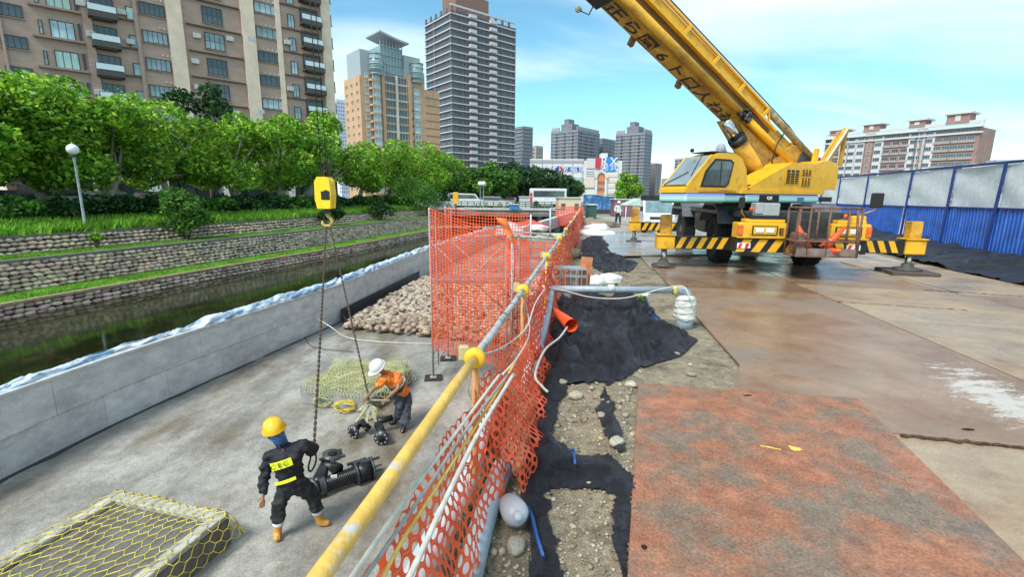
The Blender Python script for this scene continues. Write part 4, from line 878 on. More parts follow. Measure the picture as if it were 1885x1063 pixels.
# towing basket with rusty bars hanging on the nose
bk0 = obj('carry_basket', None, crane, loc=(.18, YB_-.62, .62))
rb_ = lambda a, b, r=.022: MB().tube([a, b], r, 6).build('bar', rusty, bk0)
for z in (.08, .45, 1.28):
    w0 = .74
    for y in (-.28, .28): rb_((-w0, y, z), (w0, y, z), .028)
    for x in (-w0, w0): rb_((x, -.28, z), (x, .28, z), .028)
for x in (-.74, -.45, 0.0, .74):
    for y in (-.28, .28): rb_((x, y, .08), (x, y, 1.28), .026)
rb_((-.74, -.28, 1.28), (-.95, -.5, 1.32)); rb_((.74, -.28, .05), (.62, -.28, 1.25), .03)
for k in range(6): MB().box((-.62+k*.25, 0, .10), (.12, .56, .02)).build('slat', rusty, bk0)
MB().box((0, -.29, .16), (1.4, .02, .22)).build('kick_plate', mat('rusty_plate_dull', (.20, .14, .12), .7, var=.3), bk0)
MB().box((-.55, 0, .4), (.3, .4, .5), bev=.04).build('rusty_can', rusty, bk0)
# mirrors
mb = MB(); mb.tube([(1.35, YB_, 1.55), (1.3, YB_-.05, 1.72), (1.62, YB_-.05, 1.83), (1.72, YB_-.05, 1.95), (1.72, YB_-.05, 2.15)], .018, 8); mb.build('mirror_arm', yelo, crane)
cb('mirror', blk, ((1.66, YB_-.08, 2.1), (.3, .08, .38)), bev=.025); cb('mirror_lamp_base', yel, ((1.3, YB_, 1.62), (.34, .24, .14)), bev=.03)
mb = MB(); mb.tube([(-1.45, YB_+.2, 1.6), (-1.6, YB_+.1, 1.75), (-1.6, YB_+.1, 2.0)], .018, 8); mb.build('mirror_arm', yelo, crane); cb('mirror', blk, ((-1.62, YB_+.08, 2.0), (.16, .07, .30)), bev=.02)
# orange beacons on the deck
for x in (-1.35, 1.05): MB().lathe([(0, 0), (.05, 0), (.05, .08), (.03, .11), (0, .12)], (x, YB_+.1, 1.62 if x > 0 else 1.78), 10).build('beacon', lampo, crane)
# outriggers
def outrigger(sx_, y, xe, foot_h=.0, tall=1.62):
    o = obj('outrigger', None, crane, loc=(0, y, 0))
    x0 = 1.2*sx_; MB().box(((x0+xe)/2, 0, .80), (abs(xe-x0), .32, .38), bev=.01).build('beam', blk, o)
    n_ = 4; a, b = sorted((sx_*1.65, xe-.28*sx_))
    for k in range(5):
        xa = lerp(a, b, (k+.3)/5); l_ = .16 if sx_ < 0 else -.14; mb = MB(); w = .16
        P4 = [(xa-w/2, .635), (xa+w/2, .635), (xa+w/2+l_, .965), (xa-w/2+l_, .965)]; vs = [(p, -.165, q) for p, q in P4]+[(p, -.176, q) for p, q in P4]
        mb._a(vs, [(0, 1, 2, 3), (7, 6, 5, 4), (0, 4, 5, 1), (1, 5, 6, 2), (2, 6, 7, 3), (3, 7, 4, 0)]); mb.build('stripe', yel, o)
    MB().box((xe, 0, .80), (.52, .46, .40), bev=.02).build('jack_box', yel, o); MB().box((xe, .0, 1.0+(tall-1)/2), (.30, .30, tall-1.0), bev=.02).build('jack_housing', yelo, o)
    MB().box((xe, -.02, 1.03), (.56, .5, .03)).build('flange', yel, o)
    MB().cyl((xe, 0, .12+foot_h), (xe, 0, .62), .085, n=14).build('jack_rod', chrome, o)
    MB().lathe([(0, 0), (.34, 0), (.36, .03), (.34, .07), (.16, .10), (.14, .2), (0, .2)], (xe, 0, foot_h+.06), 12).build('foot_plate', mat('foot_dark', (.07, .065, .06), .6, var=.4, scale=8), o)
    return o
outrigger(-1, 0, -3.4); outrigger(1, 0, 3.4, .06, 1.52); outrigger(-1, 7.6, -3.4); outrigger(1, 7.6, 3.4)
def pads(x, y, dz, w, label, n_=3):
    p = crane.matrix_basis @ Vector((x, y, 0)) if False else Matrix.LocRotScale(Vector((8.0, 13.9, 0)), Matrix.Rotation(CA, 3, 'Z').to_quaternion(), None) @ Vector((x, y, 0))
    t = _th('timber_mat', label, 'timber mat', (p.x, p.y, .03), CA-.1, 'timber mats under the outrigger feet'); wd = mat('timber_dark', (.085, .07, .06), .8, var=.4, scale=6, bump=.4, stretch=(.4, 3, 3))
    for k in range(n_): MB().box((0, (k-(n_-1)/2)*w/n_, dz/2), (w*1.05, w/n_*.92, dz), bev=.012).build('board', wd, t)
pads(-3.4, 0, .06, .62, 'dark timber blocks under the left front outrigger foot'); pads(3.4, 0, .10, 1.1, 'wide dark timber mat under the right front outrigger foot', 2); pads(-3.4, 7.6, .06, .6, 'dark blocks under the left rear outrigger foot')
# ---- superstructure
SA = R(-117); Sx, Sy = 8.34, 16.48
Mc = Matrix.Translation((8.0, 13.9, 0)) @ Matrix.Rotation(CA, 4, 'Z')
Msup = Matrix.Translation((Sx, Sy, 0)) @ Matrix.Rotation(math.atan2(math.cos(SA), math.sin(SA)), 4, 'Z')
Lsup = Mc.inverted() @ Msup              # crane-local matrix of the superstructure; x forward, y towards the camera side
def sb(name, mb, m, parent=crane): 
    o = mb.build(name, m, parent); o.matrix_basis = Lsup if parent is crane else Matrix(); return o
XZ = Matrix(((1, 0, 0, 0), (0, 0, -1, 0), (0, 1, 0, 0), (0, 0, 0, 1)))      # prism polygon (x, z), depth along -y
def prof(poly, y0, y1): return MB().prism(poly, -y1, -y0, XZ)
sb('slew_ring', MB().cyl((0, 0, 1.72), (0, 0, 2.03), 1.05, n=28), dgr)
sb('platform', MB().box((.9, 0, 2.10), (6.2, 2.5, .16)), dgr)
skirt = bpy.data.materials.new('stripe_skirt'); skirt.use_nodes = True; N_, L_ = skirt.node_tree.nodes, skirt.node_tree.links
tc_ = N_.new('ShaderNodeTexCoord'); s_ = N_.new('ShaderNodeSeparateXYZ'); L_.new(tc_.outputs['Object'], s_.inputs[0]); m_ = N_.new('ShaderNodeMapRange'); m_.inputs[1].default_value = 1.96; m_.inputs[2].default_value = 2.28; L_.new(s_.outputs[2], m_.inputs[0])
r_ = N_.new('ShaderNodeValToRGB'); e_ = r_.color_ramp.elements; e_[0].position = 0; e_[0].color = (.02, .22, .12, 1); e_[1].position = 1; e_[1].color = (.02, .05, .35, 1)
for p_, c_ in ((.3, (.25, .55, .45, 1)), (.5, (.55, .72, .72, 1)), (.72, (.35, .50, .70, 1)), (.9, (.02, .05, .35, 1))): e_.new(p_).color = c_
L_.new(m_.outputs[0], r_.inputs[0]); L_.new(r_.outputs[0], N_['Principled BSDF'].inputs['Base Color']); N_['Principled BSDF'].inputs['Roughness'].default_value = .35
sb('skirt', MB().box((4.05, .93, 2.12), (1.6, 1.02, .28), bev=.05), skirt); sb('skirt', MB().box((.6, .97, 2.12), (3.6, .9, .28), bev=.05), skirt)
sb('skirt', MB().box((2.8, .9, 2.12), (.8, .9, .26), bev=.05), skirt)
sb('skirt_badge', MB().box((1.35, 1.43, 2.12), (.9, .02, .2)), blk); o = text3d('OK', .15, Lsup @ Matrix.Translation((1.35, 1.445, 2.12)) @ Matrix.Rotation(pi, 4, 'Z'), whp, 'badge_mark', crane)
for k in range(3): sb('decal_line', MB().box((-.2, 1.425, 2.07+k*.04), (.35, .015, .016)), MATS.get('lettering_blue'))
# cab
cab_p = [(5.12, 2.26), (5.12, 2.36), (4.98, 2.42), (4.16, 3.24), (3.85, 3.36), (3.3, 3.38), (2.95, 3.25), (2.72, 2.95), (2.6, 2.5), (2.3, 2.26)]
cabo = sb('cab', prof(cab_p, .42, 1.38), yel); cabo.matrix_basis = Lsup @ Matrix.Translation((-.28, 0, 0))
wsg = mat('windscreen_reflect_glass', (.22, .28, .30), .08, var=.25, scale=1.2, bump=0, spec=.9); dg = mat('cab_window_glass', (.06, .08, .085), .06, var=.6, scale=1.5, bump=0, spec=.9)  # windscreen's pale base colour carries a painted-in reflection
q = [Vector((5.0, 0, 2.44)), Vector((4.2, 0, 3.22))]
mb = MB()
nn = Vector((.82, 0, .82)).normalized()*.02
mb.beam(tuple(Vector((4.985, .9, 2.46))+nn), tuple(Vector((4.19, .9, 3.25))+nn), .84, .02, up=(1, 0, 1)); o = mb.build('windscreen', wsg, cabo)
for y in (.45, 1.35): MB().beam(tuple(Vector((5.0, y, 2.42))+nn), tuple(Vector((4.15, y, 3.27))+nn), .06, .05, up=(1, 0, 1)).build('windscreen_frame', yel, cabo)
MB().beam(tuple(Vector((4.99, .5, 2.46))+nn*2.5), tuple(Vector((4.65, 1.05, 2.80))+nn*2.5), .02, .02).build('wiper', blk, cabo)
prof([(4.55, 2.42), (3.55, 2.42), (3.42, 2.52), (3.28, 3.12), (3.42, 3.2), (4.05, 3.2), (4.4, 2.86)], 1.381, 1.392).build('window_seal', blk, cabo)
prof([(4.46, 2.47), (3.58, 2.47), (3.48, 2.54), (3.35, 3.08), (3.45, 3.14), (4.02, 3.14), (4.34, 2.83)], 1.393, 1.399).build('side_window', dg, cabo)
MB().box((3.8, 1.402, 2.8), (.03, .01, .62)).build('window_bar', blk, cabo)
prof([(4.62, 2.30), (3.1, 2.30), (3.1, 2.36), (4.62, 2.36)], 1.385, 1.41).build('door_step', yelo, cabo)
MB().tube([(4.95, 1.4, 2.7), (4.7, 1.5, 3.25), (4.65, 1.5, 3.3)], .015, 6).build('grab_rail', dgr, cabo); MB().ball((4.55, 1.0, 3.42), .06, 10, 6).build('work_lamp', blk, cabo)
MB().box((3.6, .9, 3.40), (.9, .7, .03)).build('roof_hatch', dgr, cabo)
# engine housing and counterweight
hs = sb('engine_housing', prof([(2.45, 2.26), (2.3, 2.42), (.7, 3.08), (.35, 3.22), (-.7, 3.22), (-1.5, 3.16), (-1.5, 2.26)], .55, 1.38), yel)
prof([(2.6, 2.255), (-1.25, 2.255), (-1.25, 2.36), (2.6, 2.36)], 1.382, 1.42).build('ledge_strip', yel, hs)
gr_m = mat('grille_dark', (.05, .035, .015), .6)
for (x0_, x1_, z0_, z1_) in ((-.02, .62, 2.58, 3.0), (-.62, -.15, 2.84, 3.02), (-.62, -.15, 2.52, 2.76)):
    g_ = MB().box(((x0_+x1_)/2, 1.384, (z0_+z1_)/2), (x1_-x0_, .02, z1_-z0_)).build('grille', gr_m, hs); n__ = int((z1_-z0_)/.07)
    mb = MB()
    for k in range(n__): mb.beam((x0_, 1.40, z0_+.035+k*.07), (x1_, 1.40, z0_+.035+k*.07), .03, .014)
    for k in range(4): x = lerp(x0_, x1_, k/3); mb.box((x, 1.40, (z0_+z1_)/2), (.02, .03, z1_-z0_))
    mb.build('louvres', yelo, hs)
hs2 = sb('engine_housing', prof([(2.45, 2.26), (.7, 3.0), (-1.5, 3.1), (-1.5, 2.26)], -1.38, -.6), yel)
sb('deck_rail', MB().tube([(2.4, 1.3, 2.5), (1.2, 1.3, 2.52), (.6, 1.3, 2.5)], .02, 6).tube([(2.2, 1.1, 2.5), (1.0, 1.15, 2.56)], .03, 6), dgr)
cw = sb('counterweight', prof([(-1.2, 2.42), (-1.2, 3.30), (-1.5, 3.36), (-1.95, 3.30), (-2.15, 3.1), (-2.15, 2.42)], -1.36, 1.36), yel)
prof([(-.7, 3.2), (-1.25, 3.3), (-1.25, 3.2)], .5, 1.36).build('fairing', yel, cw)
sb('boom_bracket', prof([(1.2, 2.2), (.2, 3.2), (-.9, 3.9), (-1.5, 3.85), (-1.7, 3.0), (-1.4, 2.2)], .34, .50), yelo); sb('boom_bracket', prof([(1.2, 2.2), (.2, 3.2), (-.9, 3.9), (-1.5, 3.85), (-1.7, 3.0), (-1.4, 2.2)], -.50, -.34), yelo)
sb('winch', MB().cyl((-1.6, -.5, 3.35), (-1.6, .5, 3.35), .28, n=18).cyl((-1.6, -.52, 3.35), (-1.6, -.46, 3.35), .36, n=18).cyl((-1.6, .46, 3.35), (-1.6, .52, 3.35), .36, n=18), dgr)
sb('anchor_post', MB().beam((-1.35, 1.0, 3.2), (-1.42, 1.0, 3.75), .12, .16), yel)
# rear jib mast
def sup(px, py, y):
    fw = Vector((math.sin(SA), math.cos(SA), 0)); lf = Vector((-fw.y, fw.x, 0)); r = Vector(ray(px, py)); o = Vector((Sx, Sy, 0))+lf*y
    A = np.array([[fw.x, -r.x], [fw.y, -r.y]]); q = np.linalg.solve(A, np.array([-o.x, -o.y])); return Vector((q[0], y, CZ+r.z*q[1]))
pk = sup(1557, 240, 1.0); a_ = Vector((-1.8, 1.1, 3.25)); b_ = sup(1546, 306, 1.0)
sb('rear_mast', MB().beam(tuple(a_), tuple(pk), .14, .16).beam(tuple(pk), tuple(b_), .10, .12).beam(tuple(a_+Vector((-.05, -.2, 0))), tuple(pk+Vector((0, -.2, -.05))), .10, .1).ball(tuple(pk), .12, 8, 6), yelo)
sb('rear_mast_rod', MB().tube([tuple(a_+Vector((.1, .1, .1))), tuple(pk+Vector((.02, .1, .1)))], .03, 6), whp)
# ---- boom (local: x along the boom, z = 0 its underside)
BE = R(27); Lboom = Lsup @ Matrix.Translation((-1.9, 0, 2.60)) @ Matrix.Rotation(-BE, 4, 'Y')
boom = obj('boom', None, crane, M=Lboom @ Matrix.Translation((0, 0, .06)) @ Matrix.Diagonal((1, .87, .87, 1)))
HB, WB = .84, .46
def sect(x0, x1, w, h0, z0, name, m, r=.2):
    poly = [(-w, r), (-w+r*.55, r*.3), (-w+r*1.2, 0), (w-r*1.2, 0), (w-r*.55, r*.3), (w, r), (w, h0-.06), (w-.06, h0), (-w+.06, h0), (-w, h0-.06)]
    mb = MB(); n_ = len(poly); vs = [(x, y, z+z0) for x in (x0, x1) for y, z in poly]
    mb._a(vs, [tuple(range(n_)), tuple(range(2*n_-1, n_-1, -1))]+[(i, n_+i, n_+(i+1) % n_, (i+1) % n_) for i in range(n_)]); return mb.build(name, m, boom)
sect(1.2, 10.3, WB, HB, 0, 'base_section', yelo); sect(10.31, 13.4, WB-.06, HB-.12, .06, 'second_section', yelo, .15); sect(13.41, 15.8, WB-.12, HB-.24, .12, 'third_section', yelo, .13); sect(15.81, 17.75, WB-.17, HB-.34, .17, 'tip_section', yelo, .1)
prof([(-.2, .55), (.3, .1), (1.25, -.02), (4.2, -.02), (2.6, -.55), (1.7, -.70), (.8, -.2)], -.44, .44).build('heel_section', yelo, boom); prof([(-.25, .5), (.2, .2), (1.3, .05), (1.3, 1.0), (.6, .98), (-.1, .8)], -.45, .45).build('heel_section', yelo, boom)
MB().box((10.25, 0, .42), (.32, 1.06, .98), bev=.04).build('collar', dgr, boom); MB().box((9.95, 0, -.04), (.5, .8, .06)).build('collar_pad', blk, boom)
# side strip with shade painted in brown, round rail, jib lattice on the camera side
MB().box((6.4, WB+.012, .40), (7.4, .02, .26)).build('side_plate', brn, boom)
mb = MB(); mb.tube([(4.3, WB+.08, .15), (10.2, WB+.08, .15)], .14, 14); mb.build('jib_tube', yelo, boom)
mb = MB(); mb.tube([(.9, WB+.08, .17), (3.9, WB+.08, .15)], .13, 12); mb.build('jib_tube', yel, boom)
mb = MB(); rr = random.Random(8)
for k in range(14): mb.box((4.1+rr.uniform(-.25, .25), WB+.12+rr.uniform(-.05, .12), .15+rr.uniform(-.18, .2)), (.12, .12, .1), rz=rr.random()*3)
o = mb.build('hose_reel_clutter', blk, boom); o['kind'] = 'stuff'
jb = obj('stowed_jib', None, boom)
MB().beam((2.6, WB+.16, .56), (11.8, WB+.16, .58), .14, .09).build('chord', yel, jb); MB().beam((3.2, WB+.16, .98), (11.8, WB+.16, 1.02), .08, .07).build('chord', yel, jb)
MB().box((7.4, WB+.09, .78), (8.2, .04, .36)).build('panel', yel, jb)
for k in range(7):
    x = 3.4+k*1.35; MB().beam((x, WB+.19, .56), (x-.12, WB+.19, 1.01), .06, .10).build('post', yel, jb)
MB().beam((3.0, WB+.18, .58), (3.3, WB+.18, .98), .06, .06).build('post', yel, jb)
MB().box((9.2, WB+.24, .86), (.13, .02, .2)).build('warning_flag', redp, jb); MB().box((9.06, WB+.24, .72), (.13, .02, .2)).build('warning_flag', whp, jb)
for (x0_, x1_, z0_, z1_) in ((8.55, 9.6, 1.0, 1.0),): MB().box((10.4, WB+.13, .78), (.9, .04, .34)).build('dark_panel', brn, jb)
mb = MB(); mb.tube([(.2, WB+.08, .95), (3.3, WB+.10, .98)], .13, 12); mb.build('jib_root_tube', mat('dirty_grease_tube', (.30, .24, .13), .5, var=.4, scale=5), boom)
mb = MB(); mb.tube([(-.6, WB-.1, 1.05), (2., WB+.1, 1.16), (12.2, WB+.05, 1.2)], .020, 6); mb.build('hoist_rope', dgr, boom)
mb = MB(); 
for k in range(12): mb.box((-.3+rr.uniform(-.3, .35), .3+rr.uniform(-.4, .3), .95+rr.uniform(-.25, .3)), (.14, .16, .12), rz=rr.random()*3)
o = mb.build('rope_guide_clutter', dgr, boom); o['kind'] = 'stuff'
for x, s_ in ((8.3, .22), (6.2, .12)): MB().box((x, -WB+.04, .02), (.16, .14, s_+.12)).build('underside_bracket', brn, boom)
MB().tube([(9.8, -WB, .1), (9.7, -WB-.3, -.1), (9.95, -WB-.42, -.12)], .02, 6).build('lamp_arm', dgr, boom); MB().lathe([(0, 0), (.05, .01), (.11, .10), (.11, .13), (0, .13)], (10.0, -WB-.45, -.2), 12).build('flood_lamp', mat('lamp_housing_pale', (.45, .45, .38), .4), boom)
MB().tube([(2.0, WB+.02, .9), (2.4, WB+.3, .1), (2.2, WB+.2, -.4), (1.8, WB+.1, -.9)], .025, 6).build('hose', blk, boom)
for i, ch in enumerate('正ら園6ト口人ね社'):
    text3d(ch, .62, Matrix.Translation((9.35-i*.64, .02, -.006)) @ Matrix(((-1, 0, 0, 0), (0, 0, 1, 0), (0, 1, 0, 0), (0, 0, 0, 1))) @ Matrix.Identity(4), blk, 'painted_letter', boom, ex=.003, bold=.008)
# luffing cylinder
cyl0, cyl1 = Vector((.1, .0, 2.5)), Vector((2.35, .0, 4.42))
for y in (.0,):
    d_ = (cyl1-cyl0); sb('lift_cylinder', MB().cyl(tuple(cyl0+Vector((0, .42, 0))), tuple(cyl0+d_*.72+Vector((0, .42, 0))), .24, n=20), yelo)
    sb('lift_rod', MB().cyl(tuple(cyl0+d_*.72+Vector((0, .42, 0))), tuple(cyl1+Vector((0, .42, 0))), .15, n=16), chrome); sb('lift_collar', MB().cyl(tuple(cyl0+d_*.70+Vector((0, .42, 0))), tuple(cyl0+d_*.76+Vector((0, .42, 0))), .27, n=18), blk)
# ---- hook block with slings
tipw = Msup @ Matrix.Translation((-1.9, 0, 2.60)) @ Matrix.Rotation(-BE, 4, 'Y') @ Vector((17.7, 0, .1))
HK = Vector((tipw.x, tipw.y, 0)); HY = HK.y; k0 = D(597, 326, HY); HK.x = k0.x
zt_, zb2 = k0.z, D(597, 384, HY).z
MB().cyl((tipw.x+.04, tipw.y, tipw.z-.1), (tipw.x+.04, tipw.y, tipw.z+.0), .3, n=8)
hook = thing('hook_block', 'bright yellow crane hook block hanging over the pit', 'crane hook', (HK.x, HK.y, zb2))
hh = zt_-zb2; hym = mat('hook_yellow', (.90, .62, .01), .4, var=.08, scale=8, col3=(.5, .3, .02), s3=5, p3=(.6, .7))
pol = [(-.13, .0), (.14, 0), (.17, hh*.45), (.15, hh*.9), (.09, hh), (-.10, hh), (-.16, hh*.85), (-.17, hh*.3)]
MB().prism(pol, -.16, -.05, XZ).build('side_plate', hym, hook); MB().prism(pol, .05, .16, XZ).build('side_plate', hym, hook)
MB().prism([(p[0]*.9, p[1]*.93+.02) for p in pol], -.05, .05, XZ).build('cheek', hym, hook)
MB().prism([(-.01, hh*.28), (.15, hh*.28), (.15, hh*.55), (.06, hh*.6), (-.01, hh*.5)], .161, .165, XZ).build('opening', blk, hook)
MB().box((.03, -.166, hh*.42), (.12, .008, hh*.26)).build('opening', blk, hook)
hk = MB(); pts = [(0, 0, .02), (0, 0, -.12), (.02, 0, -.17), (.09, 0, -.22), (.11, 0, -.30), (.05, 0, -.37), (-.05, 0, -.38), (-.11, 0, -.31), (-.10, 0, -.26)]
hk.tube(pts, [.04, .035, .035, .04, .045, .045, .04, .03, .015], 10); hk.build('hook', mat('hook_steel', (.45, .33, .08), .45, var=.4, scale=12), hook)
MB().cyl((0, 0, -.02), (0, 0, -.10), .07, n=12).build('swivel', dgr, hook)
for dx in (-.06, .06): MB().tube([(dx, 0, hh-.02), (dx*.6, 0, tipw.z-zb2)], .011, 6).build('wire_rope', dgr, hook)
hp = Vector((HK.x, HK.y, zb2-.36))
# ================================================================== SITE THINGS
org = mat('safety_net_orange', (.95, .115, .03), .5, var=.12, scale=3, bump=0); orgd = mat('safety_net_red', (.80, .07, .03), .55, var=.15, scale=3, bump=0)
pvc = mat('pvc_pipe_grey', (.30, .36, .40), .4, var=.15, scale=4, col3=(.22, .20, .16), s3=3, p3=(.58, .75), bump=.05); pvcl = mat('pvc_pipe_light', (.55, .60, .63), .35, var=.08, scale=6, bump=.03)
pipy = mat('pipe_yellow_flaking', (.78, .48, .10), .55, var=.15, scale=9, bump=.25, col3=(.55, .53, .46), s3=5.5, p3=(.54, .62)); pipg = mat('pipe_galvanised_dirty', (.42, .42, .40), .5, var=.25, scale=12, col3=(.14, .13, .12), s3=8, p3=(.55, .64))
cly = mat('clamp_yellow', (.85, .50, .02), .4, var=.1, scale=9); cab_w = mat('cable_white', (.60, .57, .50), .55, var=.15, scale=15, bump=0); wood = mat('timber_orange', (.50, .24, .09), .7, var=.2, scale=8, stretch=(1, 1, .2))
shade = mat('black_shade_net_sheen', (.016, .018, .024), .36, var=.5, scale=7, bump=1., bscale=160, col3=(.05, .055, .07), s3=3.2, p3=(.5, .7), grit=.25, gs=120)  # lighter bluish-grey patches put a sheen into the cloth's colour
# ---- guard rail
gx = lambda Y, z=1.1: (xr(Y), Y, z)
t = thing('guard_rail', 'pipe guard rail along the pit edge, flaking yellow near and grey further on', 'railing')
for (a, b, m, l_) in ((-1.2, 2.94, pipy, 'flaking yellow and rusty pipe'), (2.9, 5.25, pipg, 'dirty grey pipe'), (5.2, 8.2, pipg, None), (8.15, 11.7, pipg, None), (11.7, 18, pipg, None), (18, 27, pipg, None), (27, 38, pipg, None)):
    o = MB().tube([gx(lerp(a, b, k/8), 1.1+.004*math.sin(k*2)) for k in range(9)], .031 if b < 3 else .029, 16).build('rail', m, t)
    if l_: o['label'] = l_
for Y in (2.94, 5.2, 8.2, 11.7, 15, 19, 23.5, 29, 35):
    MB().tube([(xr(Y)+.01, Y, 1.12), (xr(Y)-.02, Y, -.25)], .025, 8).build('post', cly if Y > 5.5 else wood, t)
    M = Matrix.Translation(gx(Y)) @ Matrix.Rotation(-math.atan(.16), 4, 'Z') @ Matrix.Rotation(-pi/2, 4, 'X')
    MB().lathe([(.03, -.03), (.062, -.028), (.072, -.008), (.072, .012), (.055, .035), (.03, .038)], M=M, n=18).build('clamp', cly, t)
    if Y < 13: MB().box((xr(Y)-.07, Y+.02, 1.13), (.07, .05, .10), bev=.008).build('clamp_block', mat('clamp_block_pale', (.5, .42, .2), .5), t)
# ---- nets
def hexnet(mb, fn, U, V, c, fill=.30):
    """punched plastic net: oval holes in staggered cells of size c over a U by V sheet; fn maps (s, d) to a point"""
    nU, nV = int(U/c), int(V/(c*.88)); n_ = 8
    for j in range(nV):
        for i in range(nU):
            s0 = (i+.5*(j % 2))*c+c/2; d0 = j*c*.88+c/2
            o = len(mb.v); hx = []
            for k in range(6): a = pi/6+k*pi/3; hx.append((s0+c*.578*math.cos(a), d0+c*.578*math.sin(a)))
            r_ = 1-fill
            for p in hx: mb.v.append(tuple(fn(*p)))
            inner = []
            for k in range(12):
                a = pi/6+k*pi/6; q = c*.5*r_; inner.append((s0+q*math.cos(a)*.94, d0+q*math.sin(a)*1.04))
            for p in inner: mb.v.append(tuple(fn(*p)))
            for k in range(6):
                a0, a1 = o+k, o+(k+1) % 6; b0, b1, b2 = o+6+2*k, o+6+(2*k+1) % 12, o+6+(2*k+2) % 12
                mb.f += [(a0, a1, b1, b0), (a1, b2, b1)]; mb.mi += [0, 0]; mb.sm += [False, False]
def sqnet(mb, fn, U, V, cu, cv, w, nseg=24):
    """square net of flat strands"""
    nU, nV = max(1, int(U/cu)), max(1, int(V/cv))
    for i in range(nU+1):
        s = U*i/nU; mb.grid(lambda u, v: fn(s+(u-.5)*w, V*v), 1, max(2, nseg*int(max(1, V))//3))
    for j in range(nV+1):
        d = V*j/nV; mb.grid(lambda u, v: fn(U*v, d+(u-.5)*w), 1, max(2, nseg*int(max(1, U))//3))
def nfn(Y0, top, bot, off, amp=.04, seed=0., H=None, slump=None):
    def fn(s, d):
        Y = Y0+s; k = max(0., min(1.05, d/H)); tz = top(Y); z = lerp(tz, bot, k); b = 1.5*amp*(noise.noise(Vector((Y*2.1, k*2.2, seed)))+.6*noise.noise(Vector((Y*5.5, k*4.5, seed+3))))
        x = xr(Y)+off(Y)*(k**1.15)+b+.02; return (x, Y+.04*noise.noise(Vector((Y*3, k*3, seed+7))), z+.02*noise.noise(Vector((Y*4, k*2, seed+5))))
    return fn
H1 = .98
topz = lambda Y: .95-.05*abs(math.sin(Y*1.45))-.18*math.exp(-((Y-4.4)/.7)**2)
mb = MB(); hexnet(mb, nfn(.2, topz, .03, lambda Y: .20+.05*math.sin(Y*1.7), .05, 1., H1), 4.9, H1, .078, .30)
o = mb.build('safety_net', org); tag(o, 'near stretch of punched orange safety net slung below the yellow pipe rail', 'safety net', 'orange safety nets')
mb = MB(); hexnet(mb, nfn(3.0, lambda Y: .62+.1*math.sin(Y*2.3), .0, lambda Y: .33+.06*math.sin(Y*2.1), .07, 5., .85), 2.6, .85, .075, .34)
o = mb.build('safety_net', org); tag(o, 'second layer of orange net bunched on the ground where the grey pipe bends', 'safety net', 'orange safety nets')
mb = MB(); hexnet(mb, nfn(5.1, lambda Y: .98-.08*abs(math.sin(Y*1.2)), .02, lambda Y: .24+.05*math.sin(Y*1.9), .06, 9., 1.0), 4.0, 1.0, .09, .5)
o = mb.build('safety_net', orgd); tag(o, 'orange net stretch around the crossing of the grey pipe', 'safety net', 'orange safety nets')
mb = MB(); sqnet(mb, nfn(9.1, lambda Y: 1.05-.05*abs(math.sin(Y)), .02, lambda Y: .2, .05, 2., 1.05), 9., 1.05, .09, .09, .045)
o = mb.build('safety_net', org); tag(o, 'orange net beyond the access plank, rising with the rail towards the distance', 'safety net', 'orange safety nets')
mb = MB(); sqnet(mb, nfn(18.2, lambda Y: 1.1-.1*abs(math.sin(Y*.6)), .0, lambda Y: .2, .08, 4., 1.1), 21., 1.1, .22, .18, .14, 16)
o = mb.build('safety_net', org); tag(o, 'farthest stretch of orange net along the rail, ending near the site office', 'safety net', 'orange safety nets')
# ---- scaffold tower in the pit
SA_, SB_, SC_, SD_ = (-1.89, 10.82), (-1.72, 12.21), (-.14, 11.03), (.03, 12.42)
t = thing('scaffold_tower', 'grey tubular scaffold tower wrapped in orange net, standing on the pit floor', 'scaffold', (-1.89, 10.82, PIT)); t.location = (0, 0, 0)
sc = mat('scaffold_tube', (.45, .43, .42), .45, var=.25, scale=9, col3=(.32, .14, .08), s3=5, p3=(.56, .66))
for (x, y), zt in ((SA_, 1.86), (SB_, 1.86), (SC_, 1.15), (SD_, 1.15)):
    MB().tube([(x, y, PIT+.05), (x, y, zt)], .024, 8).build('upright', sc, t); MB().box((x, y, PIT+.055), (.15, .15, .012)).build('base_jack', sc, t)
    MB().tube([(x+.13, y+.02, PIT+.35), (x+.13, y+.02, zt-.1)], .016, 6).build('inner_upright', sc, t)
def bar(a, b, za, zb, r=.018): MB().tube([(a[0], a[1], za), (b[0], b[1], zb)], r, 6).build('brace', sc, t)
for z in (-1.9, -.85, .18, 1.15): bar(SA_, SB_, z, z); bar(SC_, SD_, z, z)
for z in (1.42, 1.1, .2, -.45, -1.5): bar(SA_, SC_, z, z)
for z in (1.1, .2): bar(SB_, SD_, z, z)
bar(SA_, SC_, 1.1, -.6); bar(SA_, SC_, -.6, -1.9); bar(SA_, SC_, .2, -1.7); bar(SB_, SD_, -.6, 1.1); bar(SB_, SD_, 1.1, -.6); bar(SA_, SC_, -1.6, -.1, .014); bar(SA_, SB_, -1.7, -.3); bar(SA_, SB_, 1.1, -.2)
pk_ = mat('scaffold_plank', (.42, .30, .26), .7, var=.2, scale=5)
for k in range(2): MB().beam((SA_[0]+.05, SA_[1]+.25+k*.5, .12), (SC_[0]-.05, SC_[1]+.22+k*.5, .12), .44, .05).build('plank', pk_, t)
for i, (x, y) in enumerate((SA_, SB_, SC_, SD_)):
    if i < 2 or True: tag(MB().box((x, y, PIT+.024), (.42, .34, .045), rz=.12, ).build('timber_pad', mat('timber_pad_dark', (.045, .032, .028), .7, var=.4, scale=6)), ['dark timber pad under the front left scaffold leg', 'dark timber pad under the rear left scaffold leg', 'timber pad under the front right scaffold leg', 'timber pad under the rear right scaffold leg'][i], 'timber pad', 'pads under the scaffold')
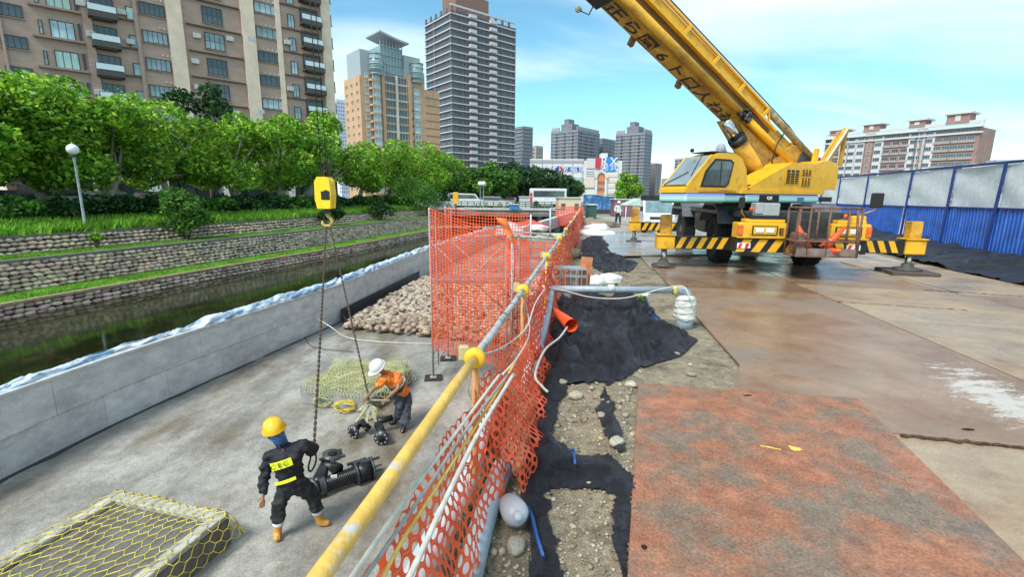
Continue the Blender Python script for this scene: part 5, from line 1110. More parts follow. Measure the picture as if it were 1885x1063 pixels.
def face(a, b, zt0, zt1, zb_, amp=.03, seed=0):
    A, B = Vector((*a, 0)), Vector((*b, 0)); L = (B-A).length; nrm = Vector(((B-A).y, -(B-A).x, 0)).normalized()
    def fn(s, d):
        k = s/L; zt = lerp(zt0, zt1, k)-.05*math.sin(pi*max(0, min(1, k))); p = A.lerp(B, k)+nrm*(.04+amp*noise.noise(Vector((s*2, d*1.6, seed)))); return (p.x, p.y, zt-d+.015*noise.noise(Vector((s*5, d*3, seed))))
    return fn, L
for (a, b, z0, z1, zb_, lbl, cs) in ((SA_, SC_, 1.84, 1.3, -1.45, 'square-mesh orange net on the camera side of the scaffold tower', .062), (SB_, (.45, 12.6), 1.82, 1.68, -1.2, 'square-mesh orange net on the back of the scaffold tower, highest of all', .07), ((SA_[0]-.02, SA_[1]), SB_, 1.84, 1.82, -1.6, 'narrow orange net on the canal side of the scaffold tower', .07), ((-.1, 11.9), (1.15, 11.75), 1.05, 1.05, -2.1, 'orange net closing the gap between scaffold tower and pipe rail', .065)):
    fn, L = face(a, b, z0, z1, zb_, .04, a[0]*3); mb = MB(); sqnet(mb, fn, L, z0-zb_, cs*1.1, cs*1.1, .017, 12); tag(mb.build('scaffold_net', org), lbl, 'safety net', 'nets on the scaffold')
mb = MB(); mb.smooth = True
q0, q1, q2, q3 = D(912, 400, 12.2), D(932, 402, 12.2), D(954, 452, 12.1), D(935, 440, 12.0)
mb.grid(lambda u, v: tuple((q0.lerp(q1, u)).lerp(q3.lerp(q2, u), v)+Vector((0, -.12*math.sin(pi*u)-.05*math.sin(v*9), 0))), 8, 10); tag(mb.build('orange_cloth', mat('cloth_orange', (.90, .20, .04), .6, var=.1)), 'plain orange cloth hung over the top corner of the scaffold net', 'cloth')
# cross bars and pipe posts beyond the scaffold
t = thing('pipe_barrier', 'white pipe cross frame between the scaffold and the rail with a grey standpipe', 'barrier')
for a, b in ((D(912, 432, 12.4), D(1028, 441, 11.8)), (D(935, 425, 14.), D(1018, 434, 14.)), (D(977, 395, 14.2), D(977, 470, 14.2)), (D(1013, 384, 16), D(1013, 434, 16)), (D(1013, 384, 16), D(1040, 384, 16))): MB().tube([tuple(a), tuple(b)], .028 if a.x != b.x else .05, 8).build('pipe', pvcl if abs(a.x-b.x) < .05 else pipg, t)
# ---- cobble pile in the pit
t = thing('cobble_pile', 'heap of rounded brown cobbles spread on the pit floor behind the scaffold', 'stone pile')

pile = [P(*q, PIT) for q in ((640, 612), (800, 620), (950, 640))]; pl_ = [(-5.55, 14.95), (-2.4, 14.0), (.45, 13.3), (1.3, 16), (2.2, 24), (-4.6, 24), (-5.3, 18)]
pm = mat('cobble_brown', (.30, .225, .155), .7, var=.35, scale=2., obj_var=.4, bump=.2, col3=(.42, .36, .28), s3=.9); pm2 = mat('cobble_brown_mass', (.30, .225, .155), .7, var=.5, scale=2.6, bump=.2, col3=(.46, .40, .32), s3=4, p3=(.48, .54), lo=.42, hi=.58)
PMs = [rock_mesh('pile_cobble', pm, 11+i, 2, .75) for i in range(5)]; rr = random.Random(12); L = []
for k in range(4200):
    x, y = rr.uniform(-5.6, 2.2), rr.uniform(13.2, 24)
    if not inpoly(x, y, pl_): continue
    e = min(1, (y-13.2)/1.6); hgt = .02+.20*e*(.6+.4*noise.noise(Vector((x*.8, y*.8, 2))))+.1*rr.random(); s_ = rr.uniform(.13, .26)
    L.append((y, Matrix.Translation((x, y, PIT+hgt)) @ Matrix.Rotation(rr.random()*6, 4, 'Z') @ Matrix.Rotation(rr.uniform(-.5, .5), 4, 'X') @ Matrix.Diagonal((s_*1.2, s_*.9, s_*.95, 1))))
L.sort(key=lambda q: q[0]+abs(q[1].translation.x+3.4)*.6)
for i, (q, M) in enumerate(L[:290]): obj('cobble', PMs[i % 5], t, M=M)
joined('cobbles', PMs, [q[1] for q in L[290:]], pm2, t)
# dark membrane upstand round the pile
mb = MB(); mb.beam((-5.95, 16., PIT+.22), (-4.9, 24.5, PIT+.22), .04, .44); mb.beam((-5.95, 16., PIT+.2), (-5.5, 15.2, PIT+.1), .04, .3); tag(mb.build('membrane_upstand', mat('membrane_black', (.02, .02, .03), .5)), 'black membrane upstand between the cobble heap and the concrete wall', 'membrane')
# ---- netted concrete blocks
def block(name, label, c, hx, hy, h, rz, rim=None):
    t = _th(name, label, 'concrete block', c, rz, 'concrete blocks under nets'); bc = mat('block_concrete', (.30, .30, .28), .8, var=.2, scale=3, bump=.25, col3=(.20, .19, .17), s3=1.5)
    bm = bmesh.new(); bmesh.ops.create_cube(bm, size=1)
    for v in bm.verts: v.co = Vector((v.co.x*2*hx, v.co.y*2*hy, (v.co.z+.5)*(h-(.07 if rim else 0))))
    bmesh.ops.bevel(bm, geom=list(bm.edges), offset=.012, segments=2, affect='EDGES'); me = bpy.data.meshes.new('body'); bm.to_mesh(me); me.materials.append(mat('block_recess', (.15, .15, .14), .8, var=.3, scale=4, bump=.3) if rim else bc); obj('body', me, t)
    if rim:
        for (x, y, w_, d_) in ((0, hy-rim/2, 2*hx-2*rim, rim), (0, -hy+rim/2, 2*hx-2*rim, rim), (hx-rim/2, 0, rim, 2*hy), (-hx+rim/2, 0, rim, 2*hy)): MB().box((x, y, h-.035), (w_, d_, .07), bev=.01).build('rim', mat('rim_pale', (.42, .42, .37), .85, var=.3, scale=6, bump=.4), t)
    return t
def ropenet(name, label, c, hx, hy, h, rz, cell, m, r=.0055, seed=0, skirt=.55, heap=0., ext=(0, 0, 0, 0)):
    """rope net draped over a block: rows of zigzag rope in arc-length coordinates"""
    Mx = Matrix.Translation(c) @ Matrix.Rotation(rz, 4, 'Z')
    def mp(u, v):
        def ax(a, hh):
            s = 1 if a > 0 else -1; e = abs(a)-hh
            if e <= 0: return a, 0.
            dn = min(e, h); return s*(hh+.02+.25*dn+max(0, e-h)), dn
        x, dx = ax(u, hx); y, dy = ax(v, hy); n1 = noise.noise(Vector((u*2.3, v*2.3, seed))); n2 = noise.noise(Vector((u*2.1+9, v*2.4, seed)))
        z = h+.015-max(dx, dy)+(.012+heap*(.5+n1) if max(dx, dy) < .02 else .0); return Mx @ Vector((x+.06*n1, y+.06*n2, max(.008, z)))
    mb = MB(); U0, U1, V0, V1 = -hx-skirt-ext[0], hx+skirt+ext[1], -hy-skirt-ext[2], hy+skirt+ext[3]; nu = int((U1-U0)/cell); nv = int((V1-V0)/cell)
    for j in range(nv+1):
        pts = []
        for i in range(nu*2+1):
            zz_ = .26*cell*(1 if (i+j) % 2 else -1); pts.append(mp(U0+i*cell/2, V0+j*cell+zz_))
        mb.tube(pts, r, 4, caps=False)
    for j in range(nv):
        for i in range(nu*2+1):
            if (i+j) % 2:
                a, b = mp(U0+i*cell/2, V0+j*cell+.26*cell), mp(U0+i*cell/2, V0+(j+1)*cell-.26*cell); mb.tube([a, b], r, 4, caps=False)
    o = mb.build(name, m); tag(o, label, 'rope net', 'rope nets over the blocks'); return o
yrope = mat('rope_yellow', (.72, .58, .06), .6, var=.25, scale=8, bump=0); grope = mat('rope_yellow_green', (.50, .56, .22), .6, var=.25, scale=8, col2=(.66, .64, .34), bump=0)
b1 = P(421, 945, -1.82); b2 = P(216, 905, -1.82)
rz1 = math.atan2(b1.y-b2.y, b1.x-b2.x); wx1 = (b1-b2).length; dn = Vector((math.sin(rz1), -math.cos(rz1), 0)); mid = (b1+b2)/2+dn*1.5
block('concrete_block', 'large concrete block with a raised rim and dark recess in the bottom left corner', (mid.x, mid.y, PIT), wx1/2, 1.5, .43, rz1, .16)
ropenet('rope_net', 'wide yellow rope net stretched over the bottom left concrete block', (mid.x, mid.y, PIT), wx1/2, 1.5, .43, rz1, .135, yrope, .006, 1, .42)
rz2 = math.atan2(8.99-9.47, -2.9+4.57); c2 = Vector((-3.42, 9.98, PIT))
block('concrete_block', 'lower grey concrete block behind the worker in the white helmet', tuple(c2), .86, .86, .34, rz2)
for k in range(3): ropenet('rope_net', ['pale yellow-green rope net heaped over the block beside the white-helmeted worker, top layer', 'middle layer of the yellow-green net on the far block', 'lowest yellow-green net layer trailing off the far block'][k], tuple(c2+Vector((.06*k, .05*k, .0))), .84, .84, .34, rz2+.25*k-.1, .085-.012*k, grope, .006, 5+k, .02, .10+.03*k, (.05, .2, .02, 0))
# loose coil of rope on the near front side of it
rr = random.Random(31)
for q in range(3):
    c_ = c2+Vector((-.5+q*.55, -.93-.25*q+.16, .16)); mb = MB(); pts = []
    for k in range(120): a = k*.42; pts.append(tuple(c_+Vector((.20*math.cos(a)*rr.uniform(.6, 1.25), .07*math.sin(a*1.3)-.03, .11*math.sin(a)*rr.uniform(.5, 1.2)))))
    tag(mb.tube(pts, .007, 5).build('rope_tangle', [grope, yrope, grope][q]), ['tangle of pale rope hanging on the left of the far block', 'tangle of yellow rope hanging on the middle of the far block', 'tangle of pale rope by the boots of the white-helmeted worker'][q], 'rope', 'rope tangles')
# ---- black netting sheets
def fold(x, y, seed, fr_=3.2):
    t_ = .5+seed*.9; c_, s_ = math.cos(t_), math.sin(t_); p, q = x*c_+y*s_, -x*s_+y*c_; w = noise.noise(Vector((x*.9, y*.9, seed))); w2 = noise.noise(Vector((x*2.6, y*2.6, seed+5)))
    rd = lambda a, k: max(0., 1-k*abs(a))**1.3
    return .085*rd(noise.noise(Vector((p*fr_+1.1*w, q*.7, seed))), 3.6)+.04*rd(noise.noise(Vector((p*fr_*1.9+q*1.6+.8*w2, q*1.3-p*.5, seed+4))), 3.2)+.016*rd(noise.noise(Vector((p*fr_*4.2+w2, q*3.2, seed+8))), 2.6)+.04*w
def sheet(name, label, px, z0, amp=1., seed=0., res=.018, cat='netting', m=None, base=gz, fr_=2.6, group='black shade netting on the ground', raw=None):
    pl = raw or [tuple(P(*q, z0)[:2]) for q in px]; x0, x1 = min(p[0] for p in pl), max(p[0] for p in pl); y0, y1 = min(p[1] for p in pl), max(p[1] for p in pl)
    nx, ny = int((x1-x0)/res)+2, int((y1-y0)/res)+2; idx = {}; V = []; Fq = []
    def edge(x, y):
        q = 9.
        for k in range(len(pl)):
            ax, ay = pl[k-1]; bx_, by_ = pl[k]; dx, dy = bx_-ax, by_-ay; t_ = max(0, min(1, ((x-ax)*dx+(y-ay)*dy)/(dx*dx+dy*dy+1e-9))); q = min(q, (x-ax-t_*dx)**2+(y-ay-t_*dy)**2)
        return min(1, math.sqrt(q)/.22)
    def vert(i, j):
        if (i, j) not in idx:
            x, y = x0+i*res, y0+j*res; f_ = fold(x, y, seed, fr_)*amp; idx[i, j] = len(V); V.append((x, y, max(base(x, y)+.012, base(x, y)+.02+2.1*max(0, f_+.012)*(.06+.94*edge(x, y)**1.3))))
        return idx[i, j]
    for j in range(ny):
        for i in range(nx):
            x, y = x0+(i+.5)*res, y0+(j+.5)*res; w = .07*noise.noise(Vector((x*3, y*3, seed)))+.025*noise.noise(Vector((x*9, y*9, seed)))
            if inpoly(x+w, y+w, pl): Fq.append((vert(i, j), vert(i+1, j), vert(i+1, j+1), vert(i, j+1)))
    o = obj(name, npmesh(name, np.array(V), np.array(Fq), m or shade, None, True)); tag(o, label, cat, group); return o
sheet('shade_netting', 'large crumpled sheet of black shade netting spread in front of the white-wrapped standpipe', [(1015, 545), (1100, 538), (1190, 545), (1232, 592), (1287, 612), (1255, 640), (1180, 662), (1150, 690), (1080, 700), (1000, 690), (1000, 620)], .12, .95, 3., fr_=2.6)
sheet('shade_netting', 'long black netting strip running down beside the orange net to the bottom edge', [(1000, 688), (1050, 700), (1022, 760), (1008, 860), (1018, 960), (1040, 1063), (1050, 1140), (965, 1140), (975, 980), (962, 860), (975, 760)], .05, .8, 8.)
sheet('shade_netting', 'black netting strip crossing the dirt towards the corner of the rust-red plate', [(968, 815), (1010, 800), (1060, 832), (1120, 850), (1166, 880), (1164, 930), (1110, 905), (1050, 895), (990, 895), (960, 870)], .04, .9, 14.)
sheet('shade_netting', 'narrow black netting scrap lying along the near left edge of the red plate', [(1135, 915), (1166, 925), (1160, 1010), (1156, 1090), (1135, 1000), (1120, 950)], .03, .6, 19.)
sheet('shade_netting', 'leaf-shaped scrap of black netting on the stony dirt left of the red plate', [(1108, 722), (1122, 735), (1140, 790), (1152, 832), (1135, 838), (1110, 800), (1098, 760)], .04, .7, 23.)
sheet('shade_netting', 'thin torn strip of netting on the dirt between large sheet and red plate', [(1170, 668), (1188, 662), (1150, 690), (1120, 715), (1112, 712)], .04, .5, 27.)
sheet('shade_netting', 'rumpled black netting behind the orange board near the grey steel sheet', [(1062, 470), (1095, 462), (1140, 470), (1175, 482), (1160, 497), (1110, 505), (1085, 492)], .05, .6, 31.)
sheet('shade_netting', 'black netting in the distance beside the white sacks', [(1072, 440), (1110, 436), (1130, 455), (1112, 463), (1068, 462)], .05, .6, 35.)
bl = mat('blue_edge_cord', (.02, .09, .30), .6, var=.3, scale=20)
for k, px in enumerate((((1187, 548), (1195, 565), (1200, 580), (1215, 592)), ((972, 935), (980, 960), (990, 990), (1001, 1025)), ((1000, 808), (1022, 815), (1040, 832), (1056, 828), (1058, 856)))):
    pts = [P(q[0]+random.uniform(-2, 2), q[1]+random.uniform(-2, 2), .12 if k == 0 else .09) for q in px for _ in (0, 1)]; tag(MB().tube(pts, .012 if k else .02, 5).build('frayed_rope', bl), ['frayed blue cord on the far edge of the large black sheet', 'blue cord on the near black strip at the bottom', 'blue cord over the crossing black strip'][k], 'cord')
# ---- pipes and hoses
def pipe(name, label, pts, r, m, cat='pipe', n=12, smooth=True, group=None):
    pts = [Vector(p) for p in pts]
    if smooth and len(pts) > 2:
        out = []; N = len(pts)
        for i in range(N-1):
            p0, p1, p2, p3 = pts[max(i-1, 0)], pts[i], pts[i+1], pts[min(i+2, N-1)]
            for k in range(8): t_ = k/8; out.append(.5*((2*p1)+(p2-p0)*t_+(2*p0-5*p1+4*p2-p3)*t_*t_+(3*p1-p0-3*p2+p3)*t_**3))
        out.append(pts[-1]); pts = out
    o = MB().tube(pts, r, n).build(name, m); tag(o, label, cat, group); return o
stY = P(1258, 602, 0).y; ST = P(1258, 602, 0)
t = thing('standpipe', 'standpipe wrapped in crumpled white plastic at the end of the grey cross pipe', 'standpipe', (ST.x, ST.y, 0))
MB().cyl((0, 0, -.05), (0, 0, .22), .145, n=24).build('base_pipe', pvc, t)
mb = MB(); mb.smooth = True; mb.grid(lambda u, v: ((.165+.018*noise.noise(Vector((math.cos(u*2*pi)*2.5, math.sin(u*2*pi)*2.5, v*7)))-.05*max(0, v-.85)*4)*math.cos(u*2*pi), (.165+.018*noise.noise(Vector((math.cos(u*2*pi)*2.5, math.sin(u*2*pi)*2.5, v*7))))*math.sin(u*2*pi), .14+v*.38), 36, 24); mb.ball((0, 0, .50), (.16, .16, .05), 14, 6); mb.build('plastic_wrap', mat('plastic_wrap_white', (.66, .67, .62), .28, var=.15, scale=9, bump=.6, bscale=25), t)
for k in range(4): MB().tube([(.175*math.cos(a)*(1.0), .175*math.sin(a), .2+k*.09+.03*math.sin(a+k)) for a in [2*pi*i/20 for i in range(20)]], .006, 5, closed=True).build('tie', cab_w, t)
e0 = D(985, 529, ST.y-.05); zp = D(1200, 534, ST.y).z
t2 = thing('cross_pipe', 'grey plastic pipe crossing from the rail to the white-wrapped standpipe', 'pipe')
MB().tube([(xr(ST.y)-.02, ST.y, zp), (ST.x-.16, ST.y, zp)], .058, 14).build('pipe', pvc, t2)
MB().tube([(ST.x-.18, ST.y, zp), (ST.x-.06, ST.y, zp+.0), (ST.x+.02, ST.y, zp-.05), (ST.x+.05, ST.y, zp-.14), (ST.x+.05, ST.y, zp-.25)], .064, 14).build('elbow', pvc, t2)
for x in (ST.x-.2, xr(ST.y)+.02): MB().tube([(x-.03, ST.y, zp), (x+.03, ST.y, zp)], .074, 14).build('collar', mat('collar_yellow', (.75, .60, .15), .5), t2)
MB().tube([(ST.x-1.3, ST.y, zp+.02), (ST.x-1.2, ST.y, zp+.02)], .066, 14).build('coupling', pvcl, t2)
ju = (xr(ST.y)+.12, ST.y-.15, zp-.03)
pipe('grey_pipe', 'grey pipe sloping down from the crossing to the white-blue coupling beside the net', [ju, P(1003, 600, .35), P(988, 648, .26)], .058, pvc, group='grey pipes along the net')
c0 = P(984, 655, .24); c1 = P(966, 705, .16)
t3 = thing('pipe_coupling', 'pale blue-grey pipe coupling with ribbed collar at the bend beside the net', 'coupling'); MB().tube([tuple(P(990, 640, .27)), tuple(c0)], .075, 16).build('collar', pvcl, t3); MB().tube([tuple(c0), tuple(P(976, 680, .2)), tuple(c1)], [.066, .07, .045], 16).build('elbow', pvcl, t3)
for k in range(3): q = P(990, 640, .27).lerp(c0, k/2); MB().tube([tuple(q), tuple(q+(c0-P(990, 640, .27))*.12)], .082, 16).build('rib', pvcl, t3)
o = pipe('grey_pipe', 'light grey pipe lying inside the near orange net towards the bottom edge', [P(862, 880, .2), P(815, 965, .2), P(742, 1110, .22)], .075, pvcl, group='grey pipes along the net')
o = pipe('grey_pipe', 'short pale grey pipe section in the net below the coiled black hose', [P(905, 745, .14), P(888, 800, .17), P(866, 868, .2)], .07, pvcl, group='grey pipes along the net')
o = pipe('grey_pipe', 'second light grey pipe low in the near net', [P(925, 860, .05), P(890, 960, .05), P(850, 1110, .05)], .08, pvc, group='grey pipes along the net')
# corrugated black hose
hp_ = [P(925, 720, .10), P(905, 770, .12), P(885, 830, .16)]; mb = MB(); N = 60; pts = []; rs = []
for k in range(N*2): q = k/(N*2-1); a = hp_[0].lerp(hp_[1], q*2) if q < .5 else hp_[1].lerp(hp_[2], q*2-1); pts.append(tuple(a)); rs.append(.066 if k % 4 < 2 else .056)
tag(mb.tube(pts, rs, 12).build('corrugated_hose', mat('hose_black', (.02, .022, .026), .4, var=.3)), 'black corrugated hose seen through the holes of the near net', 'hose')
cap = P(945, 940, .08); t4 = _th('float_cap', 'pale grey plastic end cap poking out below the orange net', 'end cap', tuple(cap), .2)
MB().lathe([(0, -.17), (.05, -.165), (.082, -.12), (.088, 0), (.088, .08), (.06, .13), (0, .14)], M=Matrix.Rotation(R(68), 4, 'X'), n=20).build('shell', mat('cap_grey', (.50, .52, .55), .4, var=.08), t4); MB().lathe([(0, .13), (.03, .13), (.03, .17), (0, .17)], M=Matrix.Rotation(R(68), 4, 'X'), n=12).build('spigot', pvcl, t4)
# cables along the rail
cgrp = 'cables along the rail'
for k, (pts, r, m, l_) in enumerate((
    ([(920, 690), (845, 790), (740, 930), (648, 1063), (600, 1130)], .009, cab_w, 'white cable nearest the yellow pipe, running to the bottom edge'),
    ([(935, 690), (860, 790), (765, 930), (672, 1063), (630, 1130)], .008, mat('cable_grey', (.32, .32, .30), .5), 'grey cable just right of the white one along the yellow pipe'),
    ([(945, 690), (885, 790), (830, 900), (765, 1040), (720, 1130)], .012, cab_w, 'thick white hose lying over the near orange net'),
    ([(950, 665), (905, 740), (835, 850), (745, 990), (700, 1075)], .008, mat('cable_yellow', (.70, .50, .10), .5), 'yellow cable threading through the near orange net'))):
    pipe('cable', l_, [P(*q, .97-.02*k) for q in pts], r, m, 'cable', 8, group=cgrp)
pipe('cable', 'white cable looping from the rail clamp up to the pipe crossing', [P(925, 690, .97), P(955, 655, .95), P(975, 610, .75), P(968, 560, .9), P(964, 541, 1.1)], .007, cab_w, 'cable', 8, group=cgrp)
pipe('cable', 'white cable sagging from the yellow rail clamp along the pipe rail towards the crossing', [P(880, 655, 1.05), P(925, 640, .92), P(968, 605, .92), P(985, 560, 1.0), P(1003, 532, 1.0)], .007, cab_w, 'cable', 8, group=cgrp)
pipe('cable', 'white cable hanging in a long sag below the grey cross pipe', [D(1000, 528, ST.y-.1), D(1040, 536, ST.y-.12), D(1090, 548, ST.y-.15), D(1150, 549, ST.y-.15), D(1215, 533, ST.y-.12), D(1255, 527, ST.y-.1), D(1268, 545, ST.y-.2), D(1278, 570, ST.y-.2)], .009, cab_w, 'cable', 8, group=cgrp)
pipe('cable', 'white hose curling from the fallen orange cone down to the ground by the net', [P(1044, 603, .36), P(1030, 622, .36), P(1003, 645, .36), P(985, 690, .3), P(998, 712, .22), P(1008, 722, .2)], .014, cab_w, 'hose', 8, group=cgrp)
pipe('cable', 'long pale rope from the canal wall sagging across the pit floor', [D(545, 549, 15.0), D(575, 580, 14.6), D(610, 603, 14.), P(640, 622, PIT+.08), P(700, 630, PIT+.03), P(795, 634, PIT+.03)], .016, mat('rope_pale', (.55, .55, .40), .7), 'rope', 8)
pipe('cable', 'thin grey wire hanging down the canal wall and curling on the pit floor', [D(541, 553, 14.8), D(543, 590, 14.7), D(548, 615, 14.6), D(560, 605, 14.5), P(562, 622, PIT+.02), P(580, 640, PIT+.02), P(650, 648, PIT+.02)], .009, mat('wire_dark', (.06, .06, .06), .5), 'wire', 6)
pipe('cable', 'white cable dropping from the rail clamp post to a ring on the pit floor', [D(872, 650, 3.0), P(868, 690, .3), P(862, 720, -.2), P(870, 740, -.6)], .006, cab_w, 'cable', 6, group=cgrp)

# orange cone lying, timber board, plank, sacks
def cone(label, loc, rot, h=.7, group='orange traffic cones', band=True, m=None, sc_=1.):
    t = thing('traffic_cone', label, 'traffic cone', loc, 0, group); t.rotation_euler = rot; t.scale = (sc_,)*3
    MB().lathe([(.15, .03), (.035, h), (0, h+.005)], n=20).build('cone_body', m or conem, t)
    if band: MB().lathe([(.0885, .40), (.0615, .54), (.0, .54)] if False else [(.106, .32), (.070, .52), (.069, .52)], n=20).build('white_band', whp, t)
    MB().box((0, 0, .016), (.40, .40, .03), bev=.01).build('base', blk, t); return t
cc = P(1045, 598, .06)
t = thing('fallen_cone', 'orange traffic cone without base lying on the black netting by the net', 'traffic cone', tuple(P(1052, 600, .34)), 0, 'orange traffic cones')
d_ = (P(1014, 566, .42)-P(1052, 600, .34)); MB().tube([(0, 0, 0), tuple(d_)], [.10, .03], 18, caps=False).build('cone_body', conem, t)
bw_ = lambda x, y, z: tuple(Mc @ Vector((x, y, z)))
cone('orange and white cone leaning to the right in the crane nose basket', bw_(.22, YB_-.62, .80), (0, R(38), CA), .78); cone('faded orange cone leaning to the left in the crane nose basket', bw_(-.12, YB_-.62, .78), (0, R(-24), CA), .74); cone('orange cone lying at the bottom of the crane nose basket', bw_(.30, YB_-.70, .80), (R(80), 0, CA+.4), .5, sc_=.8, band=False)
p = P(1072, 545, .05); o = MB().beam((0, 0, 0), (.08, .05, .85), .24, .03, up=(0, 1, 0)).build('board', mat('board_orange_brown', (.55, .20, .08), .7, var=.2, scale=7)); o.location = (p.x, p.y, .03); tag(o, 'upright orange-brown board standing between grey cross pipe and access plank', 'board')
t = thing('access_plank', 'perforated galvanised access plank bridging the orange net to the dirt', 'scaffold plank'); q0 = D(1000, 492, 9.8); q1 = D(1078, 494, 9.8)
galv = mat('galvanised_steel', (.46, .48, .48), .4, .6, var=.2, scale=8)
MB().beam((q0.x, 9.8, q0.z), (q1.x, 9.8, q1.z), .42, .03).build('deck', galv, t); MB().beam((q0.x, 9.57, q0.z-.14), (q1.x, 9.57, q1.z-.14), .03, .05).build('side_rail', galv, t); MB().beam((q0.x, 9.57, q0.z-.40), (q1.x, 9.57, q1.z-.40), .03, .10).build('side_rail', galv, t)
for k in range(9): x = lerp(q0.x, q1.x, k/8); MB().beam((x, 9.57, q0.z-.40), (x, 9.57, q0.z-.02), .025, .02, up=(1, 0, 0)).build('rung', galv, t)
sack = mat('sack_white', (.70, .71, .70), .7, var=.1, scale=8, bump=.6, bscale=12)
def lump(name, label, p, r3, m, seed, cat, rz=0, group=None):
    bm = bmesh.new(); bmesh.ops.create_icosphere(bm, subdivisions=3, radius=1)
    for v in bm.verts:
        nrm = v.co.copy(); k = 1+.28*noise.noise(nrm*1.8+Vector((seed, 0, 0)))+.12*noise.noise(nrm*5+Vector((0, seed, 0))); v.co = Vector((nrm.x*r3[0]*k, nrm.y*r3[1]*k, max(-.02, nrm.z*r3[2]*k)))
    for f in bm.faces: f.smooth = True
    me = bpy.data.meshes.new(name); bm.to_mesh(me); me.materials.append(m); o = obj(name, me, loc=(p[0], p[1], p[2])); o.rotation_euler = (0, 0, rz); tag(o, label, cat, group); return o
for i, (px, py, r3, l_) in enumerate([(1100, 420, (.9, .7, .35), 'crumpled white sheet heap beside the distant walking worker'), (1122, 518, (.42, .3, .16), 'white sack on the dirt above the grey cross pipe'), (1098, 522, (.2, .3, .2), 'folded white corrugated sheet left of the white sack'), (1092, 432, (1.4, .8, .28), 'low white sheet heap in front of the far rubble'), (1190, 541, (.16, .1, .07), 'small white bag behind the cross pipe'), (1040, 545, (.16, .1, .07), 'white bag at the pipe crossing')]):
    p = P(px, py, 0); lump('white_sack', l_, (p.x, p.y, gz(p.x, p.y)), r3, sack, i*3.3, 'sack', i)
p = P(1053, 478, 0); MB_ = MB().lathe([(0, 0), (.24, .02), (.30, .16), (.27, .30), (.12, .36), (0, .37)], (p.x, p.y, .02), 16).build('clay_pot', mat('drum_tan', (.28, .22, .14), .8, var=.3)); tag(MB_, 'round tan drum standing by the rail beyond the access plank', 'drum')
# stones on the dirt
ston = mat('stone_pale', (.42, .38, .29), .85, var=.25, scale=5, obj_var=.3, bump=.4); SM_ = [rock_mesh('loose_stone', ston, 40+i, 2, .7) for i in range(4)]
for i, (px, py, s_, l_) in enumerate([(1273, 686, .09, 'squarish pale stone on the dirt beside the long steel plate'), (1271, 667, .06, 'small pale stone just behind the squarish one'), (1245, 648, .08, 'flat tan stone below the corner of the black sheet'), (1135, 822, .12, 'largest rounded tan stone against the crossing netting strip'), (1108, 775, .10, 'tan stone above the rounded one near the net strip'), (1097, 857, .07, 'pale pebble on the crossing black strip'), (950, 1005, .12, 'craggy pale rock in the dirt at the bottom beside the orange net'), (1161, 712, .11, 'orange-brown stone at the corner of the red plate'), (1200, 655, .05, 'small stone at the sheet edge'), (1035, 705, .10, 'stone partly under black netting near the coupling'), (1060, 730, .13, 'broad earthy stone between the netting strips'), (1150, 770, .06, 'small stone between leaf-shaped netting and the red plate'), (1050, 690, .07, 'stone at the lower edge of the large black sheet'), (1120, 750, .05, 'pebble left of the leaf-shaped netting scrap')]):
    p = P(px, py, .03); o = obj('loose_stone', SM_[i % 4], M=Matrix.Translation((p.x, p.y, gz(p.x, p.y)+s_*.25)) @ Matrix.Rotation(i*1.3, 4, 'Z') @ Matrix.Diagonal((s_*1.3, s_, s_, 1))); tag(o, l_, 'stone', 'loose stones on the dirt')
Ms = []; rr = random.Random(77)
for k in range(9000):
    Y = 1.0+15*rr.random()**1.7; x = xr(Y)-.1+rr.random()*(.8+.26*Y); s_ = rr.uniform(.008, .028)*(1+Y*.05)*(2.2 if rr.random() < .05 else 1)
    if x > max(.26*Y+.1 if Y < 5.3 else 1.6+.21*(Y-5.3), .2): continue
    Ms.append(Matrix.Translation((x, Y, gz(x, Y)+s_*.2)) @ Matrix.Rotation(rr.random()*6, 4, 'Z') @ Matrix.Diagonal((s_*1.2, s_, s_*.9, 1)))
gm = mat('gravel_mix', (.30, .25, .17), .9, var=.5, scale=9, col3=(.48, .44, .36), s3=14, p3=(.54, .6), lo=.4, hi=.6, bump=0); G0 = [rock_mesh('grit', gm, 60+i, 1, .7) for i in range(3)]
o = joined('gravel', G0, Ms, gm, None)
# ---- pumps on the pit floor
bkp = mat('pump_black', (.014, .016, .019), .35, var=.5, scale=8, bump=.15); bkp2 = mat('pump_dark_grey', (.06, .065, .07), .4, var=.4, scale=8)
a_, b_ = P(598, 893, PIT+.14), P(686, 862, PIT+.16); d_ = (b_-a_)
t = thing('submersible_pump', 'black ribbed submersible pump lying on its side behind the worker in black', 'pump')
pts, rs = [], []
for k in range(64): q = k/63; pts.append(tuple(a_+d_*q*.72)); rs.append(.115 if k % 3 else .10)
MB().tube(pts, rs, 18).build('ribbed_body', bkp, t)
MB().tube([tuple(a_+d_*.60), tuple(a_+d_*1.0)], .15, 20).build('motor', bkp, t); MB().tube([tuple(a_+d_*.62), tuple(a_+d_*.66)], .18, 20).build('flange', bkp2, t); MB().tube([tuple(a_+d_*.96), tuple(a_+d_*1.0)], .175, 20).build('flange', bkp2, t)
for k in range(3): q = a_+d_*.8+Vector((0, 0, .15))+Vector((-.1+.1*k, .02*k, .01)); MB().beam(tuple(q-d_*.2), tuple(q+d_*.2), .03, .04).build('lug', bkp2, t)
MB().box(tuple(a_+d_*.22+Vector((0, -.06, .095))), (.09, .02, .07), rz=.3).build('nameplate', whp, t)
for dz, dx in ((0, .08), (-.08, .1)): MB().tube([tuple(a_+d_*1.0+Vector((0, 0, dz))), tuple(a_+d_*1.0+Vector((dx+.05, .05, dz+.03)))], .012, 6).build('stud', bkp2, t)
MB().tube([tuple(a_), tuple(a_-d_*.12)], [.14, .15], 20, caps=False).build('inlet_ring', bkp2, t)
